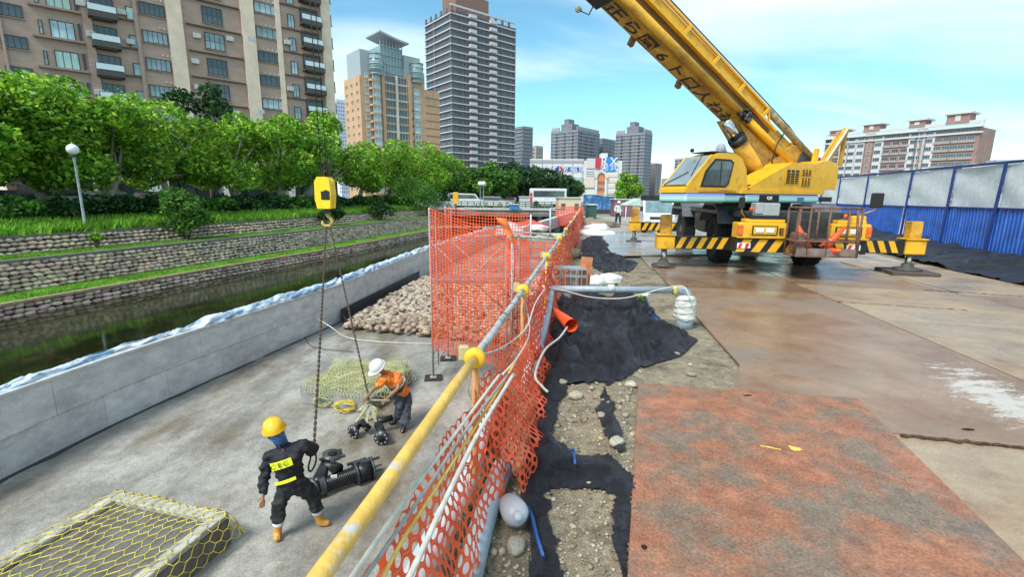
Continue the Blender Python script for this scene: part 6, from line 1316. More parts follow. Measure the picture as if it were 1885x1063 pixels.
e1, e2, e3 = P(588, 886, PIT+.2), P(600, 855, PIT+.3), P(612, 840, PIT+.42)
t = thing('pump_elbow', 'black flanged pipe elbow standing between the kneeling-high pump and the chain', 'pipe fitting')
MB().tube([tuple(P(577, 898, PIT+.15)), tuple(e1), tuple(e2), tuple(P(622, 866, PIT+.3))], [.12, .11, .10, .10], 16).build('pipe_body', bkp, t); MB().tube([tuple(e2), tuple(e3)], .085, 14).build('riser', bkp, t)
for q in (e3, ): MB().tube([tuple(q), tuple(q+Vector((.005, .0, .03)))], .15, 18).build('flange', bkp2, t); MB().tube([tuple(q+Vector((0, 0, .031))), tuple(q+Vector((0, 0, .04)))], .07, 14).build('bore', mat('hole_dark', (0, 0, 0)), t)
for k in range(5): a = k*1.26; MB().box(tuple(e3+Vector((.16*math.cos(a), .16*math.sin(a), .0))), (.07, .05, .03), rz=a).build('lug', bkp2, t)
MB().tube([tuple(P(577, 898, PIT+.15)), tuple(P(572, 901, PIT+.15))], .155, 18).build('flange', bkp2, t)
# manifold held by worker two
t = thing('pipe_manifold', 'black pipe manifold with two flanged elbows hanging from straps by the white-helmeted worker', 'pipe manifold')
m0, m1, m2, m3 = P(652, 795, PIT+.12), P(665, 777, PIT+.25), P(690, 780, PIT+.22), P(702, 812, PIT+.14)
MB().tube([tuple(m0), tuple(P(660, 782, PIT+.22)), tuple(m1), tuple(P(680, 792, PIT+.1))], .065, 14).build('elbow', bkp, t); MB().tube([tuple(P(696, 782, PIT+.25)), tuple(P(702, 795, PIT+.2)), tuple(P(703, 806, PIT+.15))], .075, 14).build('elbow', bkp, t)
MB().tube([tuple(P(690, 778, PIT+.25)), tuple(P(722, 770, PIT+.25))], .06, 12).build('cross_pipe', bkp, t)
for p0_, d0_ in ((m0, Vector((-.03, -.05, 0))), (P(703, 806, PIT+.15), Vector((0, -.06, -.0)))):
    MB().tube([tuple(p0_), tuple(p0_+d0_*.7)], .135, 20).build('flange', bkp2, t); MB().tube([tuple(p0_+d0_*.72), tuple(p0_+d0_*.8)], .065, 14).build('bore', MATS['hole_dark'], t)
    s1 = d0_.cross(Vector((0, 0, 1))).normalized()
    for k in range(8): a = k*pi/4; c_ = p0_+d0_*.75+s1*.10*math.cos(a)+Vector((0, 0, .10*math.sin(a))); MB().ball(tuple(c_), .013, 6, 4).build('bolt', pvcl, t)
strap = mat('strap_canvas', (.34, .32, .24), .8, var=.2); rg_ = P(680, 742, PIT+.9)
ringp = D(681, 741, 8.35)
t = thing('lifting_sling', 'grey canvas lifting strap looped round the black manifold', 'lifting strap')
for q in (P(655, 778, PIT+.28), P(672, 790, PIT+.15), P(692, 778, PIT+.3)): MB().beam(tuple(ringp), tuple(q), .05, .012).build('strap', strap, t)
# chains from the hook
chm = mat('chain_steel', (.10, .07, .05), .5, .5, var=.4, scale=20)
def chain(label, a, b, n_=70, sag=0.):
    link = MB(); L_ = (Vector(b)-Vector(a)).length/n_; link.tube([(.28*L_*math.cos(q)*(1 if True else 0), 0, .68*L_*math.sin(q)) for q in [2*pi*k/10 for k in range(10)]], max(.010, L_*.10), 5, closed=True); lm = link.mesh('link', chm)
    V0 = np.array([tuple(v.co) for v in lm.vertices]); F0 = np.array([tuple(p.vertices) for p in lm.polygons]); Vs, Fs = [], []; A, B = Vector(a), Vector(b); d = (B-A).normalized(); qd = d.to_track_quat('Z', 'Y').to_matrix()
    for k in range(n_):
        c_ = A.lerp(B, (k+.5)/n_)+Vector((0, 0, -sag*math.sin(pi*(k+.5)/n_))); Mx = qd @ Matrix.Rotation(pi/2*(k % 2), 3, 'Z'); Vs.append(V0 @ np.array(Mx).T+np.array(c_)); Fs.append(F0+k*len(V0))
    o = obj('chain', npmesh('chain', np.concatenate(Vs), np.concatenate(Fs), chm, None, True)); tag(o, label, 'chain', 'chains on the crane hook'); return o
hook_end1 = D(578, 822, 5.75)
chain('rusty chain from the crane hook down to the worker in black', hp+Vector((-.03, 0, 0)), hook_end1, 110, .04); chain('rusty chain from the crane hook down to the worker in the white helmet', hp+Vector((.05, 0, 0)), ringp, 90, .03)
pipe('rope_loop', 'short black rope loop hanging from the chain in the hand of the worker in black', [hook_end1, D(582, 848, 5.7), D(573, 868, 5.65), D(568, 860, 5.65), hook_end1], .012, blk, 'rope', 8)
# ---- blue hoarding
fz = .35; fA, fB = P(1885, 476, fz), P(1560, 417, fz); fd = (fA-fB).normalized(); FF = Facade((fB.x, fB.y), math.atan2(fd.x, fd.y)); Lf = (fA-fB).length
hb = mat('hoarding_blue', (.03, .13, .52), .45, var=.3, scale=1.5, bump=.1, col3=(.10, .14, .34), s3=4, p3=(.55, .75)); hpst = mat('hoarding_post_blue', (.015, .04, .20), .45); hnet = mat('hoarding_mesh_grey', (.76, .79, .79), .8, var=.10, scale=5, bump=.6, bscale=60, col3=(.64, .67, .68), s3=1.6)
fh = lambda px, py: FF.hit(px, py)
ztop = fh(1885, 297)[1]; zmid = fh(1885, 385)[1]; ztop2 = fh(1600, 322)[1]; zmid2 = fh(1600, 378)[1]
t = thing('hoarding_fence', 'tall blue corrugated hoarding with pale mesh panels above, along the right side of the site', 'fence')
us = [fh(px, 350)[0] for px in (1480, 1515, 1546, 1597, 1676, 1754, 1844)]; us += [us[-1]+2.05, us[-1]+4.1, us[-1]+6.2]
zt_f = lambda u: lerp(ztop2, ztop, (u-us[3])/(Lf-us[3])); zm_f = lambda u: lerp(zmid2, zmid, (u-us[3])/(Lf-us[3]))
rr = random.Random(6)
for i, (u0, u1) in enumerate(zip(us[:-1], us[1:])):
    w_ = u1-u0; um = (u0+u1)/2; zt_, zm_ = zt_f(um), zm_f(um)
    M = FF.M(um, 0, 0); bow = rr.uniform(-.06, .06)
    mb = MB(); mb.smooth = True; mb.grid(lambda u, v: ((u-.5)*(w_-.1), bow*math.sin(pi*u)+.02*math.sin(v*7+u*5), lerp(zm_+.03, zt_-.07, v)), 10, 8); mb.build('mesh_panel', hnet, t, M=M)
    mb = MB(); gap = (i == 3); ns = max(4, int(w_/.20)); tilt = .16 if gap else 0
    for k in range(ns):
        mb = MB(); a = -w_/2+w_*k/ns; s_ = w_/ns; pf = [(0, 0), (s_*.62, 0), (s_*.70, -.03), (s_*.92, -.03), (s_, 0)]
        for (p_, q_) in zip(pf[:-1], pf[1:]): mb._a([(a+p_[0]+(tilt if gap else 0)*-1, p_[1], fz-.25), (a+q_[0]-(tilt if gap else 0), q_[1], fz-.25), (a+q_[0], q_[1], zm_-.02), (a+p_[0], p_[1], zm_-.02)], [(0, 1, 2, 3)])
        if gap and k == ns-2: continue
        mb.build('corrugated_sheet', hb, t, M=M @ Matrix.Rotation(rr.uniform(-.004, .004), 4, 'Y'))
    MB().box((0, -.02, zt_), (w_, .07, .09)).build('top_rail', hpst, t, M=M @ Matrix.Rotation(-math.atan2(zt_f(u1)-zt_f(u0), w_), 4, 'Y')); MB().box((0, -.03, zm_), (w_-.02, .05, .05)).build('mid_rail', hpst, t, M=M)
    Mp = FF.M(u0, 0, .04) @ Matrix.Rotation(0, 4, 'Y'); lean = rr.uniform(-.12, .12)
    MB().beam((-lean*.5-.03, -.04, fz-.3), (lean, -.03, zt_f(u0)-.02), .10, .06, up=(0, 1, 0)).build('post', hpst, t, M=Mp)
    MB().beam((-.2, .55, fz-.2), (.02, .05, zm_), .05, .05).build('stay', hpst, t, M=Mp)
# earth bank and black netting at its foot
bl_ = [P(*q, 0) for q in ((1560, 450), (1610, 466), (1740, 500), (1885, 531), (2050, 570))]; fpts = [Vector((*(FF.o+FF.d*u)[:2], fz)) for u in (us[1], us[3], us[4]+1, us[6], us[9])]
mb = MB(); mb.smooth = True
def bank(u, v, off=0.):
    k = min(int(v*4), 3); f_ = v*4-k; a = bl_[k].lerp(bl_[k+1], f_); b = fpts[k].lerp(fpts[k+1], f_); p = a.lerp(b, u); p.z = fz*(max(0, u)**.8)-.02+off+.03*noise.noise(p*1.3); return p
mb.grid(lambda u, v: tuple(bank(u*1.12, v)), 10, 60); obj('earth_bank', mb.mesh('earth_bank', dirt), kind='structure')
mb = MB(); mb.smooth = True
def bnet(u, v):
    p = bank(.04+u*.93, v, .03); p.z += 1.6*fold(p.x*.5, p.y*.5, 3.3, 1.6); return tuple(p)
mb.grid(bnet, 70, 360); tag(mb.build('shade_netting', shade), 'broad black netting laid over the bank at the foot of the blue hoarding', 'netting', 'black shade netting on the ground')
for i, (px, py) in enumerate(((1640, 430), (1722, 446))): p = P(px, py, .3); lump('white_bag', ['white plastic bag at the gap in the blue hoarding', 'white plastic bag behind the right outrigger post'][i], (p.x, p.y, .25), (.35, .25, .14), sack, 50+i, 'plastic bag', i)
# dark broken lips along the plate ends
for i, (a, b, l_) in enumerate((((1657, 801), (1886, 824), 'rusty broken lip along the front edge of the plate with white residue'), ((1541, 556), (1780, 572), 'dark lifted lip across the second plate row beyond the long joint'), ((1700, 534), (1890, 547), 'dark lip across the farther plates at the right'), ((1262, 527), (1350, 530), 'short dark lip beside the standpipe'))):
    A_, B_ = P(*a, .03), P(*b, .03); N_ = 60; rr = random.Random(i); pts = []; rs = []
    for k in range(N_+1): q = A_.lerp(B_, k/N_); n1 = noise.noise(Vector((k*.35, i, 0))); pts.append((q.x+.012*n1, q.y+.03*noise.noise(Vector((k*.2, i, 4)))-.01, .026)); rs.append(max(.004, .014+.016*n1))
    tag(MB().tube(pts, rs, 6).build('plate_lip', mat('lip_rust_dark', (.075, .04, .025), .9, var=.5, scale=20, bump=.6)), l_, 'plate lip')
for i, (px, py, s_) in enumerate(((1120, 530, .5), (1150, 536, .35), (1100, 545, .3), (1175, 552, .25))):
    p = P(px, py, .05); bush('weed', ['low green weeds by the white sack behind the cross pipe', 'weeds under the middle of the grey cross pipe', 'weeds at the foot of the orange-brown board', 'sprig of weeds near the frayed blue rope'][i], 'weeds', (p.x, p.y, gz(p.x, p.y)), (s_, s_*.6, .12), 500, lf_bright, .035, 400+i, stem=False)
# ---- street lamps, sign
def lamp(label, x, y, z0, h, r=.19):
    t = thing('street_lamp', label, 'street lamp', (x, y, z0), 0, 'globe street lamps'); MB().lathe([(.09, 0), (.09, .3), (.055, .4), (.045, h-.25), (.06, h-.2), (.09, h-.12), (0, h-.1)], n=12).build('pole', mat('lamp_pole', (.30, .36, .36), .5), t); MB().ball((0, 0, h+r*.8), r, 16, 10).build('globe', mat('lamp_globe', (.80, .80, .76), .25, var=.03, bump=0), t); MB().lathe([(.0, 0), (.05, 0), (.03, .06), (0, .1)], (0, 0, h+r*1.75), 8).build('finial', MATS['lamp_pole'], t); MB().lathe([(.11, 0), (.13, .06), (.10, .1)], (0, 0, h-.14), 12).build('collar', dgr, t)
lp = P(155, 433, .45); lh = D(122, 275, lp.y-.0).z; yy = row_at(152, lambda Y: uw1(Y)-.5); x_ = uw1(yy)-.5; zt_ = D(124, 283, yy).z
lamp('leaning-looking white globe street lamp above the stone walls at the left', x_, yy, .40, zt_-.40, .22)
for px, l_ in ((884, 'far globe lamp, left of a close pair in front of the dark trees'), (890, 'far globe lamp, right of a close pair in front of the dark trees')): q = D(px, 342, 60.); lamp(l_, q.x, 60, 0, q.z, .3)
q = D(839, 365, 45); t = thing('warning_sign', 'small upright yellow sign box at the canal bend', 'sign', (q.x, 45, .5)); MB().box((0, 0, q.z-.5), (.5, .25, 1.1), bev=.03).build('board', mat('sign_yellow', (.85, .45, .02), .4), t); MB().cyl((0, 0, -.3), (0, 0, q.z-.9), .06, n=8).build('post', dgr, t)
# ---- vehicles
def car(label, loc, rz, col, name='parked_car', cat='car', L=4.4, van=False, group='cars on the canal street'):
    t = _th(name, label, cat, loc, rz, group); m = mat('car_paint_'+name+str(len(bpy.data.objects)), col, .25, var=.05, bump=0, coat=.5); w = .85
    if van: body = [(-L/2, .3), (L/2, .3), (L/2, .9), (L/2-.15, 1.05), (L/2-.7, 1.15), (L/2-1.2, 1.85), (-L/2+.1, 1.95), (-L/2, 1.8)]
    else: body = [(-L/2, .28), (L/2, .28), (L/2+.02, .62), (L/2-.1, .78), (L/2-1.0, .92), (-L/2+.5, .98), (-L/2+.02, .85)]
    prof(body, -w, w).build('body', m, t)
    if not van:
        prof([(-L/2+.35, .95), (L/2-1.05, .92), (L/2-1.75, 1.42), (-L/2+1.1, 1.45)], -w+.12, w-.12).build('cabin', glass, t); prof([(-L/2+1.05, 1.45), (L/2-1.7, 1.42), (L/2-1.9, 1.48), (-L/2+1.3, 1.5)], -w+.14, w-.14).build('roof', m, t)
    else:
        for s_ in (-1, 1): prof([(-L/2+.4, 1.2), (L/2-.9, 1.2), (L/2-1.3, 1.7), (-L/2+.4, 1.75)], s_*w, s_*(w+.012)).build('side_window', glass, t)
        MB().beam((L/2-.68, 0, 1.2), (L/2-1.18, 0, 1.82), 1.5, .02, up=(1, 0, 1)).build('windscreen', glass, t)
    for x in (-L/2+.8, L/2-.8):
        for y in (-w+.08, w-.08):
            o = MB().cyl((x, y-.1, .32), (x, y+.1, .32), .32, n=18).build('wheel', rub, t); MB().cyl((x, y-.11, .32), (x, y+.11, .32), .18, n=12).build('rim', pvcl, o)
    for y in (-.6, .6): MB().box((L/2, y, .66 if not van else .8), (.06, .3, .14)).build('headlamp', lampg, t)
    return t
sdir = lambda Y: math.atan2(1, (hd0(Y+1)-hd0(Y)))
for px, off, col, l_, van in ((205, -5.2, (.02, .022, .03), 'dark car parked behind the hedge right of the globe lamp', False), (15, -4.6, (.55, .08, .04), 'red car half hidden by the hedge at the left edge', False), (95, -5.6, (.65, .66, .66), 'pale silver car behind the hedge left of the globe lamp', True), (150, -7.5, (.35, .05, .04), 'dark red car behind the pale one by the globe lamp', False), (300, -5., (.03, .03, .035), 'black car in the shade of the street trees left of the hook', False)):
    f_ = lambda Y, o_=off: hd0(Y)+o_; Y = row_at(px, f_); car(l_, (f_(Y), Y, STREET), sdir(Y)-pi/2*0, col, van=van)
for px, Y, col, l_, L in ((858, 66, (.7, .7, .72), 'white van on the distant road left of the globe lamp pair', 5.), (902, 68, (.7, .7, .7), 'first white car on the distant road right of the globe lamp pair', 4.4), (916, 69, (.6, .62, .64), 'second pale car on the distant road just before the trees', 4.4), (806, 58, (.6, .62, .65), 'pale car glimpsed right of the layered dark shrub', 4.4)):
    q = D(px, 374, Y); car(l_, (q.x, Y, .45), .05, col, 'distant_car', 'van' if 'van' in l_ else 'car', L, van='van' in l_, group='vehicles on the distant road')
q = D(1008, 370, 74); t = thing('bus', 'white bus with red ends on the distant road in front of the dark trees', 'bus', (q.x, 74, .45)); MB().box((0, 0, 1.55), (5.6, 2.4, 2.4), bev=.1).build('body', mat('bus_white', (.7, .7, .7), .35, bump=0), t); MB().box((.1, -1.21, 1.95), (4.7, .04, .9)).build('window_band', glass, t); MB().box((-2.6, -1.22, 1.3), (.35, .04, 1.6)).build('red_panel', redp, t)
for x in (-1.8, 1.8): MB().cyl((x, -1.2, .45), (x, -1., .45), .45, n=16).build('wheel', rub, t)
# white truck behind the crane
q = P(1213, 404, 0); q = Vector((q.x*.93, q.y*.93, 0)) if False else P(1213, 406, 0)
ty = 27.0; tx = D(1214, 390, ty).x
t = _th('white_truck', 'white light truck parked behind the left outriggers of the crane, facing the camera', 'truck', (tx, ty, 0), -.13, None); tw_ = mat('truck_white', (.72, .73, .74), .3, var=.04, bump=0, coat=.4)
XY_ = Matrix(((0, 0, 1, 0), (-1, 0, 0, 0), (0, 1, 0, 0), (0, 0, 0, 1)))
MB().prism([(0, .45), (0, 1.12), (-.16, 1.2), (-.5, 1.98), (-.7, 2.05), (-1.7, 2.05), (-1.7, .45)][::1], -.86, .86, Matrix(((0, 0, 1, 0), (-1, 0, 0, 0), (0, 1, 0, 0), (0, 0, 0, 1)))).build('cab', tw_, t)
MB().beam((0, .17, 1.24), (0, .49, 1.94), 1.5, .02, up=(0, -1, .5)).build('windscreen', mat('truck_glass', (.16, .26, .28), .08, var=.4, scale=1.5, bump=0, spec=.9), t)
MB().box((0, -.02, .55), (1.72, .1, .26), bev=.03).build('bumper', tw_, t); MB().box((0, -.01, .95), (1.0, .03, .12)).build('grille', blk, t)
for x in (-.64, .64): MB().box((x, -.02, .82), (.32, .05, .16), bev=.02).build('headlamp', lampg, t); MB().box((x*1.5, .3, 1.45), (.14, .08, .26)).build('mirror', blk, t)
for x in (-.7, .7):
    for y in (.75, 3.4): MB().cyl((x-.11, y, .34), (x+.11, y, .34), .34, n=18).build('wheel', rub, t)
MB().box((0, 3.1, 1.05), (1.7, 2.9, .7)).build('load_bed', tw_, t); MB().box((0, 2.6, .55), (.8, 3.8, .16)).build('chassis', dgr, t)
# ---- far side of the site
BY = 54.; t = thing('road_bridge', 'low concrete road bridge with pale rail closing the view at the end of the canal', 'bridge'); bc_ = mat('bridge_concrete', (.20, .19, .17), .8, var=.3, scale=.8); L0, L1 = D(790, 390, BY).x, D(1062, 390, BY).x
MB().box(((L0+L1)/2, BY+3, .25), (L1-L0+2, 6, .5)).build('deck', bc_, t); MB().box(((L0+L1)/2, BY-.03, .62), (L1-L0, .2, .24)).build('kerb', mat('bridge_kerb_pale', (.5, .5, .48), .7), t)
for k in range(9): MB().box((lerp(L0, L1, k/8), BY+1, -.9), (.5, 1.2, 2.1)).build('pier', bc_, t)
for k in range(24): MB().box((lerp(L0, L1, k/23), BY+.1, 1.05), (.10, .10, .75)).build('rail_post', mat('bridge_rail_green', (.10, .15, .08), .6), t)
for z in (.95, 1.2, 1.42): MB().box(((L0+L1)/2, BY+.1, z), (L1-L0, .06, .08)).build('rail_bar', MATS['bridge_rail_green'], t)
MB().box(((L0+L1)/2, BY+5.9, -1.), (L1-L0+30, .2, 3)).build('abutment', mat('abutment_dark', (.05, .05, .045), .8), t)
def cabin(name, label, px0, px1, pyt, pyb, Y, m, cat, dep=3., z0=0., win=0):
    a, b = D(px0, pyt, Y), D(px1, pyb, Y); h = a.z-z0; t = thing(name, label, cat, ((a.x+b.x)/2, Y+dep/2, z0)); w_ = b.x-a.x
    MB().box((0, 0, h/2), (w_, dep, h), bev=.03).build('body', m, t); MB().box((0, 0, h+.05), (w_+.2, dep+.2, .1)).build('roof', mat('roof_pale', (.55, .54, .5), .6), t)
    for k in range(win): MB().box((-w_*.3+w_*.6*k/max(1, win-1), -dep/2-.01, h*.6), (w_*.18, .05, h*.3)).build('window', glass, t)
    return t
cabin('site_office', 'cream site office cabin behind the far end of the orange net', 1029, 1069, 365, 395, 44, mat('cabin_cream', (.62, .52, .36), .6, var=.1), 'site cabin', win=2)
cabin('notice_board', 'small pale ribbed kiosk on the bridge left of the white bus', 956, 976, 363, 376, 56, mat('kiosk_pale', (.50, .54, .56), .5), 'kiosk', 1., .5)
cabin('equipment_box', 'dark green container beside the site cabin', 1084, 1098, 378, 395, 46, mat('box_green', (.03, .10, .08), .5), 'container', 2.)
cabin('site_hut', 'low grey and maroon hut with blue base behind the walking worker', 1131, 1164, 368, 392, 52, mat('hut_maroon', (.22, .10, .12), .6), 'hut', 2.)
cabin('blue_cover', 'blue printed hoarding box below the shopping centre arch', 1078, 1112, 359, 385, 70, mat('cover_blue', (.06, .20, .42), .5, var=.5, scale=.8, col3=(.5, .6, .65), s3=.9), 'hoarding', 2.)
cabin('blue_cover', 'second blue and white hoarding right of the first, by the round green tree', 1112, 1130, 362, 388, 68, MATS['cover_blue'], 'hoarding', 2.)
cabin('blue_notice', 'small bright blue sign board hanging on the bridge rail', 938, 953, 377, 387, 53.5, mat('notice_blue', (.02, .20, .55), .5), 'sign', .1, .6)
q = P(1172, 396, 0); t = thing('green_tent', 'small pale green canopy tent behind the white truck', 'tent', (D(1172, 380, 36).x, 36, 0))
MB().prism([(-1.1, 1.5), (1.1, 1.5), (0, 2.0)], -1, 1, XZ).build('canopy', mat('tent_green', (.45, .62, .48), .6), t)
for x in (-1, 1):
    for y in (-.9, .9): MB().cyl((x, y, 0), (x, y, 1.5), .03, n=6).build('pole', whp, t)
for i, (px, py, Y, r3, m, l_) in enumerate([(1108, 404, 34, (1.3, 1., .5), dirt, 'brown rubble heap at the far end of the rail'), (1085, 400, 38, (1.2, .9, .45), dirt, 'rubble heap beside the green container'), (940, 440, 26, (.9, .8, .7), mat('liner_pale', (.45, .50, .5), .5), 'pale plastic-wrapped bundle in the far pit'), (975, 428, 32, (1.3, 1., .5), mat('heap_red', (.55, .08, .05), .6), 'red net bundle in the far pit'), (990, 428, 31, (.8, .7, .3), sack, 'white bundle beside the red one in the far pit')]):
    q = D(px, py, Y); lump('heap', l_, (q.x, Y, q.z-.2 if q.z < -.5 else 0), r3, m, 70+i, 'heap', i)
mb = MB(); mb.beam(tuple(D(938, 438, 27)), tuple(D(1060, 396, 46)), .35, .8); tag(mb.build('inner_wall', wallc), 'low grey concrete wall running back through the far pit to the cabin', 'concrete wall')
mb = MB(); sqnet(mb, lambda s_, d_: (s_-1.1, .05*math.sin(s_*4), .75-d_), 2.2, 1.5, .12, .12, .05, 10); o = mb.build('orange_hoarding', orgd); o.location = (D(1048, 400, 38).x, 38, .55); tag(o, 'flat pinkish-orange mesh sheet standing in front of the site cabin', 'safety screen')
# ================================================================== PEOPLE
def skin(name, pts, edges, m, parent=None, root=0, sub=2):
    bm = bmesh.new(); ly = bm.verts.layers.skin.verify(); vs = []
    for i, (p, r) in enumerate(pts):
        v = bm.verts.new(p); rr_ = r if isinstance(r, tuple) else (r, r); v[ly].radius = rr_; v[ly].use_root = (i == root); vs.append(v)
    for a, b in edges: bm.edges.new((vs[a], vs[b]))
    me = bpy.data.meshes.new(name); bm.to_mesh(me); me.materials.append(m); o = obj(name, me, parent)
    md = o.modifiers.new('Skin', 'SKIN'); md.branch_smoothing = .4; md.use_smooth_shade = True
    s_ = o.modifiers.new('Sub', 'SUBSURF'); s_.levels = sub; s_.render_levels = sub
    if m not in (skinm,) and name not in ('boot',):
        s_.levels = s_.render_levels = 3; tx = bpy.data.textures.get('crease') or bpy.data.textures.new('crease', 'MUSGRAVE'); tx.noise_scale = .07
        dm = o.modifiers.new('Crease', 'DISPLACE'); dm.texture = tx; dm.strength = .024; dm.mid_level = .45
    return o
skinm = mat('skin_tan', (.36, .19, .11), .55, var=.1, scale=9, bump=.05)
def figure(label, J, cols, helmet, k=1., boots=None, extras=None, face=(0, -1, 0), hands=True, cat='person'):
    """J: joints by name, world positions. cols: shirt, trousers, shoe materials"""
    root = thing('person', label, cat, tuple(J['pel'])); off = Vector(J['pel']); Q = {n_: (Vector(v)-off) for n_, v in J.items()}
    up_ = (Q['neck']-Q['pel']); chest = Q['pel'].lerp(Q['neck'], .62); sd_ = (Q['shR']-Q['shL'])
    head = Q['head']; fv = Vector(face).normalized()
    pts = [(Q['pel'], .095), (Q['pel'].lerp(chest, .5), .10), (chest, .13), (Q['neck']-up_*.05, .07), (Q['neck'], .05), (head-Vector((0, 0, .03)), .06), (head+Vector((0, 0, .05)), .085), (head+Vector((0, 0, .12)), .06)]
    ed = [(0, 1), (1, 2), (2, 3), (3, 4), (4, 5), (5, 6), (6, 7)]
    for s_ in 'LR':
        i = len(pts); pts += [(Q['sh'+s_], .055), (Q['el'+s_], .038), (Q['wr'+s_], .026)]; ed += [(2, i), (i, i+1), (i+1, i+2)]
        hd = (Q['wr'+s_]-Q['el'+s_]).normalized(); pc = Q['wr'+s_]+hd*.07; pts.append((pc, (.03, .018))); ed.append((i+2, i+3)); sv = hd.cross(fv).normalized() if abs(hd.dot(fv)) < .95 else hd.orthogonal().normalized(); cu = fv*.5+Vector((0, 0, -.3))
        for q, (a, L_) in enumerate(((-.030, .062), (-.011, .072), (.010, .068), (.029, .052))):
            b0 = pc+sv*a*.9+hd*.02; j = len(pts); pts += [(b0, .011), (b0+hd*L_*.55+cu*.012, .009), (b0+hd*L_*.85+cu*.05, .008)]; ed += [(i+3, j), (j, j+1), (j+1, j+2)]
        j = len(pts); pts += [(Q['wr'+s_]+hd*.035+sv*-.035, .011), (Q['wr'+s_]+hd*.07+sv*-.055+cu*.02, .009)]; ed += [(i+3, j), (j, j+1)]
        i = len(pts); pts += [(Q['hip'+s_], .075), (Q['kn'+s_], .055), (Q['an'+s_], .04), (Q['to'+s_], (.04, .025))]; ed += [(0, i), (i, i+1), (i+1, i+2), (i+2, i+3)]
    skin('body', pts, ed, skinm, root, 0, 2)
    # clothes
    sh, tr, bt_ = cols; rl = extras.get('sleeve', 1.) if extras else 1.
    p2 = [(Q['pel']-up_*.12, (.15, .12)), (Q['pel']+up_*.04, (.165, .125)), (Q['pel'].lerp(chest, .5), (.155, .12)), (chest, (.17, .13)), (Q['neck']-up_*.10, (.10, .09)), (Q['neck']-up_*.0, .068)]; e2 = [(0, 1), (1, 2), (2, 3), (3, 4), (4, 5)]
    for s_ in 'LR':
        i = len(p2); p2 += [(Q['sh'+s_], .078)]; e2.append((3, i))
        if rl >= 1: p2 += [(Q['el'+s_], .058), (Q['wr'+s_]-(Q['wr'+s_]-Q['el'+s_])*.05, .042)]; e2 += [(i, i+1), (i+1, i+2)]
        else: p2 += [(Q['sh'+s_].lerp(Q['el'+s_], rl), .062)]; e2 += [(i, i+1)]
    skin('jacket' if rl >= 1 else 'shirt', p2, e2, sh, root, 0, 2)
    p3 = [(Q['pel']+up_*.2, (.135, .105)), (Q['pel'], (.15, .12))]; e3 = [(0, 1)]
    for s_ in 'LR':
        i = len(p3); endp = Q['kn'+s_].lerp(Q['an'+s_], extras.get('leg', .9)); p3 += [(Q['hip'+s_], .108), (Q['kn'+s_], .078), (endp, .066)]; e3 += [(1, i), (i, i+1), (i+1, i+2)]
    skin('trousers', p3, e3, tr, root, 0, 2)
    for s_ in 'LR':
        tt = Q['to'+s_]-Q['an'+s_]; b0 = Q['kn'+s_].lerp(Q['an'+s_], extras.get('boot', .85)); heel = Q['an'+s_]-tt*.28; heel.z = Q['to'+s_].z
        skin('boot', [(b0, .062), (Q['kn'+s_].lerp(Q['an'+s_], .93), .056), (Q['an'+s_]+Vector((0, 0, -.01)), .055), (Q['to'+s_]+Vector((0, 0, .005)), (.05, .036)), (heel, (.045, .035))], [(0, 1), (1, 2), (2, 3), (2, 4)], bt_, root, 0, 2)
        if extras.get('cuff'): c_ = b0; d_ = (Q['an'+s_]-Q['kn'+s_]).normalized(); MB().tube([tuple(c_-d_*.02), tuple(c_+d_*.035)], .068, 14).build('boot_top', whp, root)
    # helmet: dome, ridge and brim, tilted with the head
    ht = (head-Q['neck']).normalized(); hz = (ht*.6+Vector((0, 0, 1))*.6+fv*extras.get('nod', .1)).normalized(); hx = hz.cross(fv).normalized(); hy = hz.cross(hx); Mh = Matrix.Translation(head+hz*.045) @ Matrix((tuple(hx)+(0,), tuple(-hy)+(0,), tuple(hz)+(0,), (0, 0, 0, 1))).transposed()
    mb = MB(); mb.lathe([(.142, 0), (.140, .03), (.128, .085), (.095, .132), (.05, .155), (0, .162)], M=Mh @ Matrix.Diagonal((.92, 1.08, 1, 1)), n=24); 
    vs = []; mb.prism([(.15*math.cos(a)*.95, (.158+.055*max(0, math.sin(a))**2)*math.sin(a)) for a in [2*pi*q/24 for q in range(24)]], -.006, .012, Mh); hm = mb.build('helmet', helmet, root)
    mb = MB(); mb.smooth = True; mb.tube([Mh @ Vector((0, .13*math.cos(a)*1.08, .158*math.sin(a))) for a in [pi*q/10 for q in range(1, 10)]], .012, 6); mb.build('helmet_ridge', helmet, root)
    # face: nose, eyes, mouth, ears
    fc = head+Vector((0, 0, .0)); f2 = (fv-hz*fv.dot(hz)).normalized(); sx2 = hz.cross(f2)
    mb = MB(); mb.ball(tuple(fc+f2*.094), (.016, .018, .026), 8, 6)
    for a in (-1, 1): mb.ball(tuple(fc+sx2*a*.09), (.012, .02, .03), 8, 6)
    mb.build('nose_and_ears', skinm, root)['kind'] = 'stuff'
    mb = MB(); 
    for a in (-1, 1): mb.ball(tuple(fc+f2*.083+sx2*a*.032+hz*.022), .010, 8, 6)
    mb.ball(tuple(fc+f2*.085-hz*.045), (.022, .008, .006), 8, 6); mb.build('eyes_and_mouth', blk, root)['kind'] = 'stuff'
    return root, Q, up_, head, fv
navy = mat('jacket_black', (.013, .014, .02), .75, var=.4, scale=6, bump=.4, bscale=14); trd = mat('trousers_dark', (.022, .022, .025), .8, var=.4, scale=6, bump=.4, bscale=14); bo = mat('rubber_boot_orange', (.62, .30, .05), .4, var=.2, scale=6); ylh = mat('helmet_yellow', (.90, .52, .02), .25, var=.04, bump=0, coat=.4); wh_ = mat('helmet_white', (.82, .82, .80), .25, var=.03, bump=0, coat=.4)
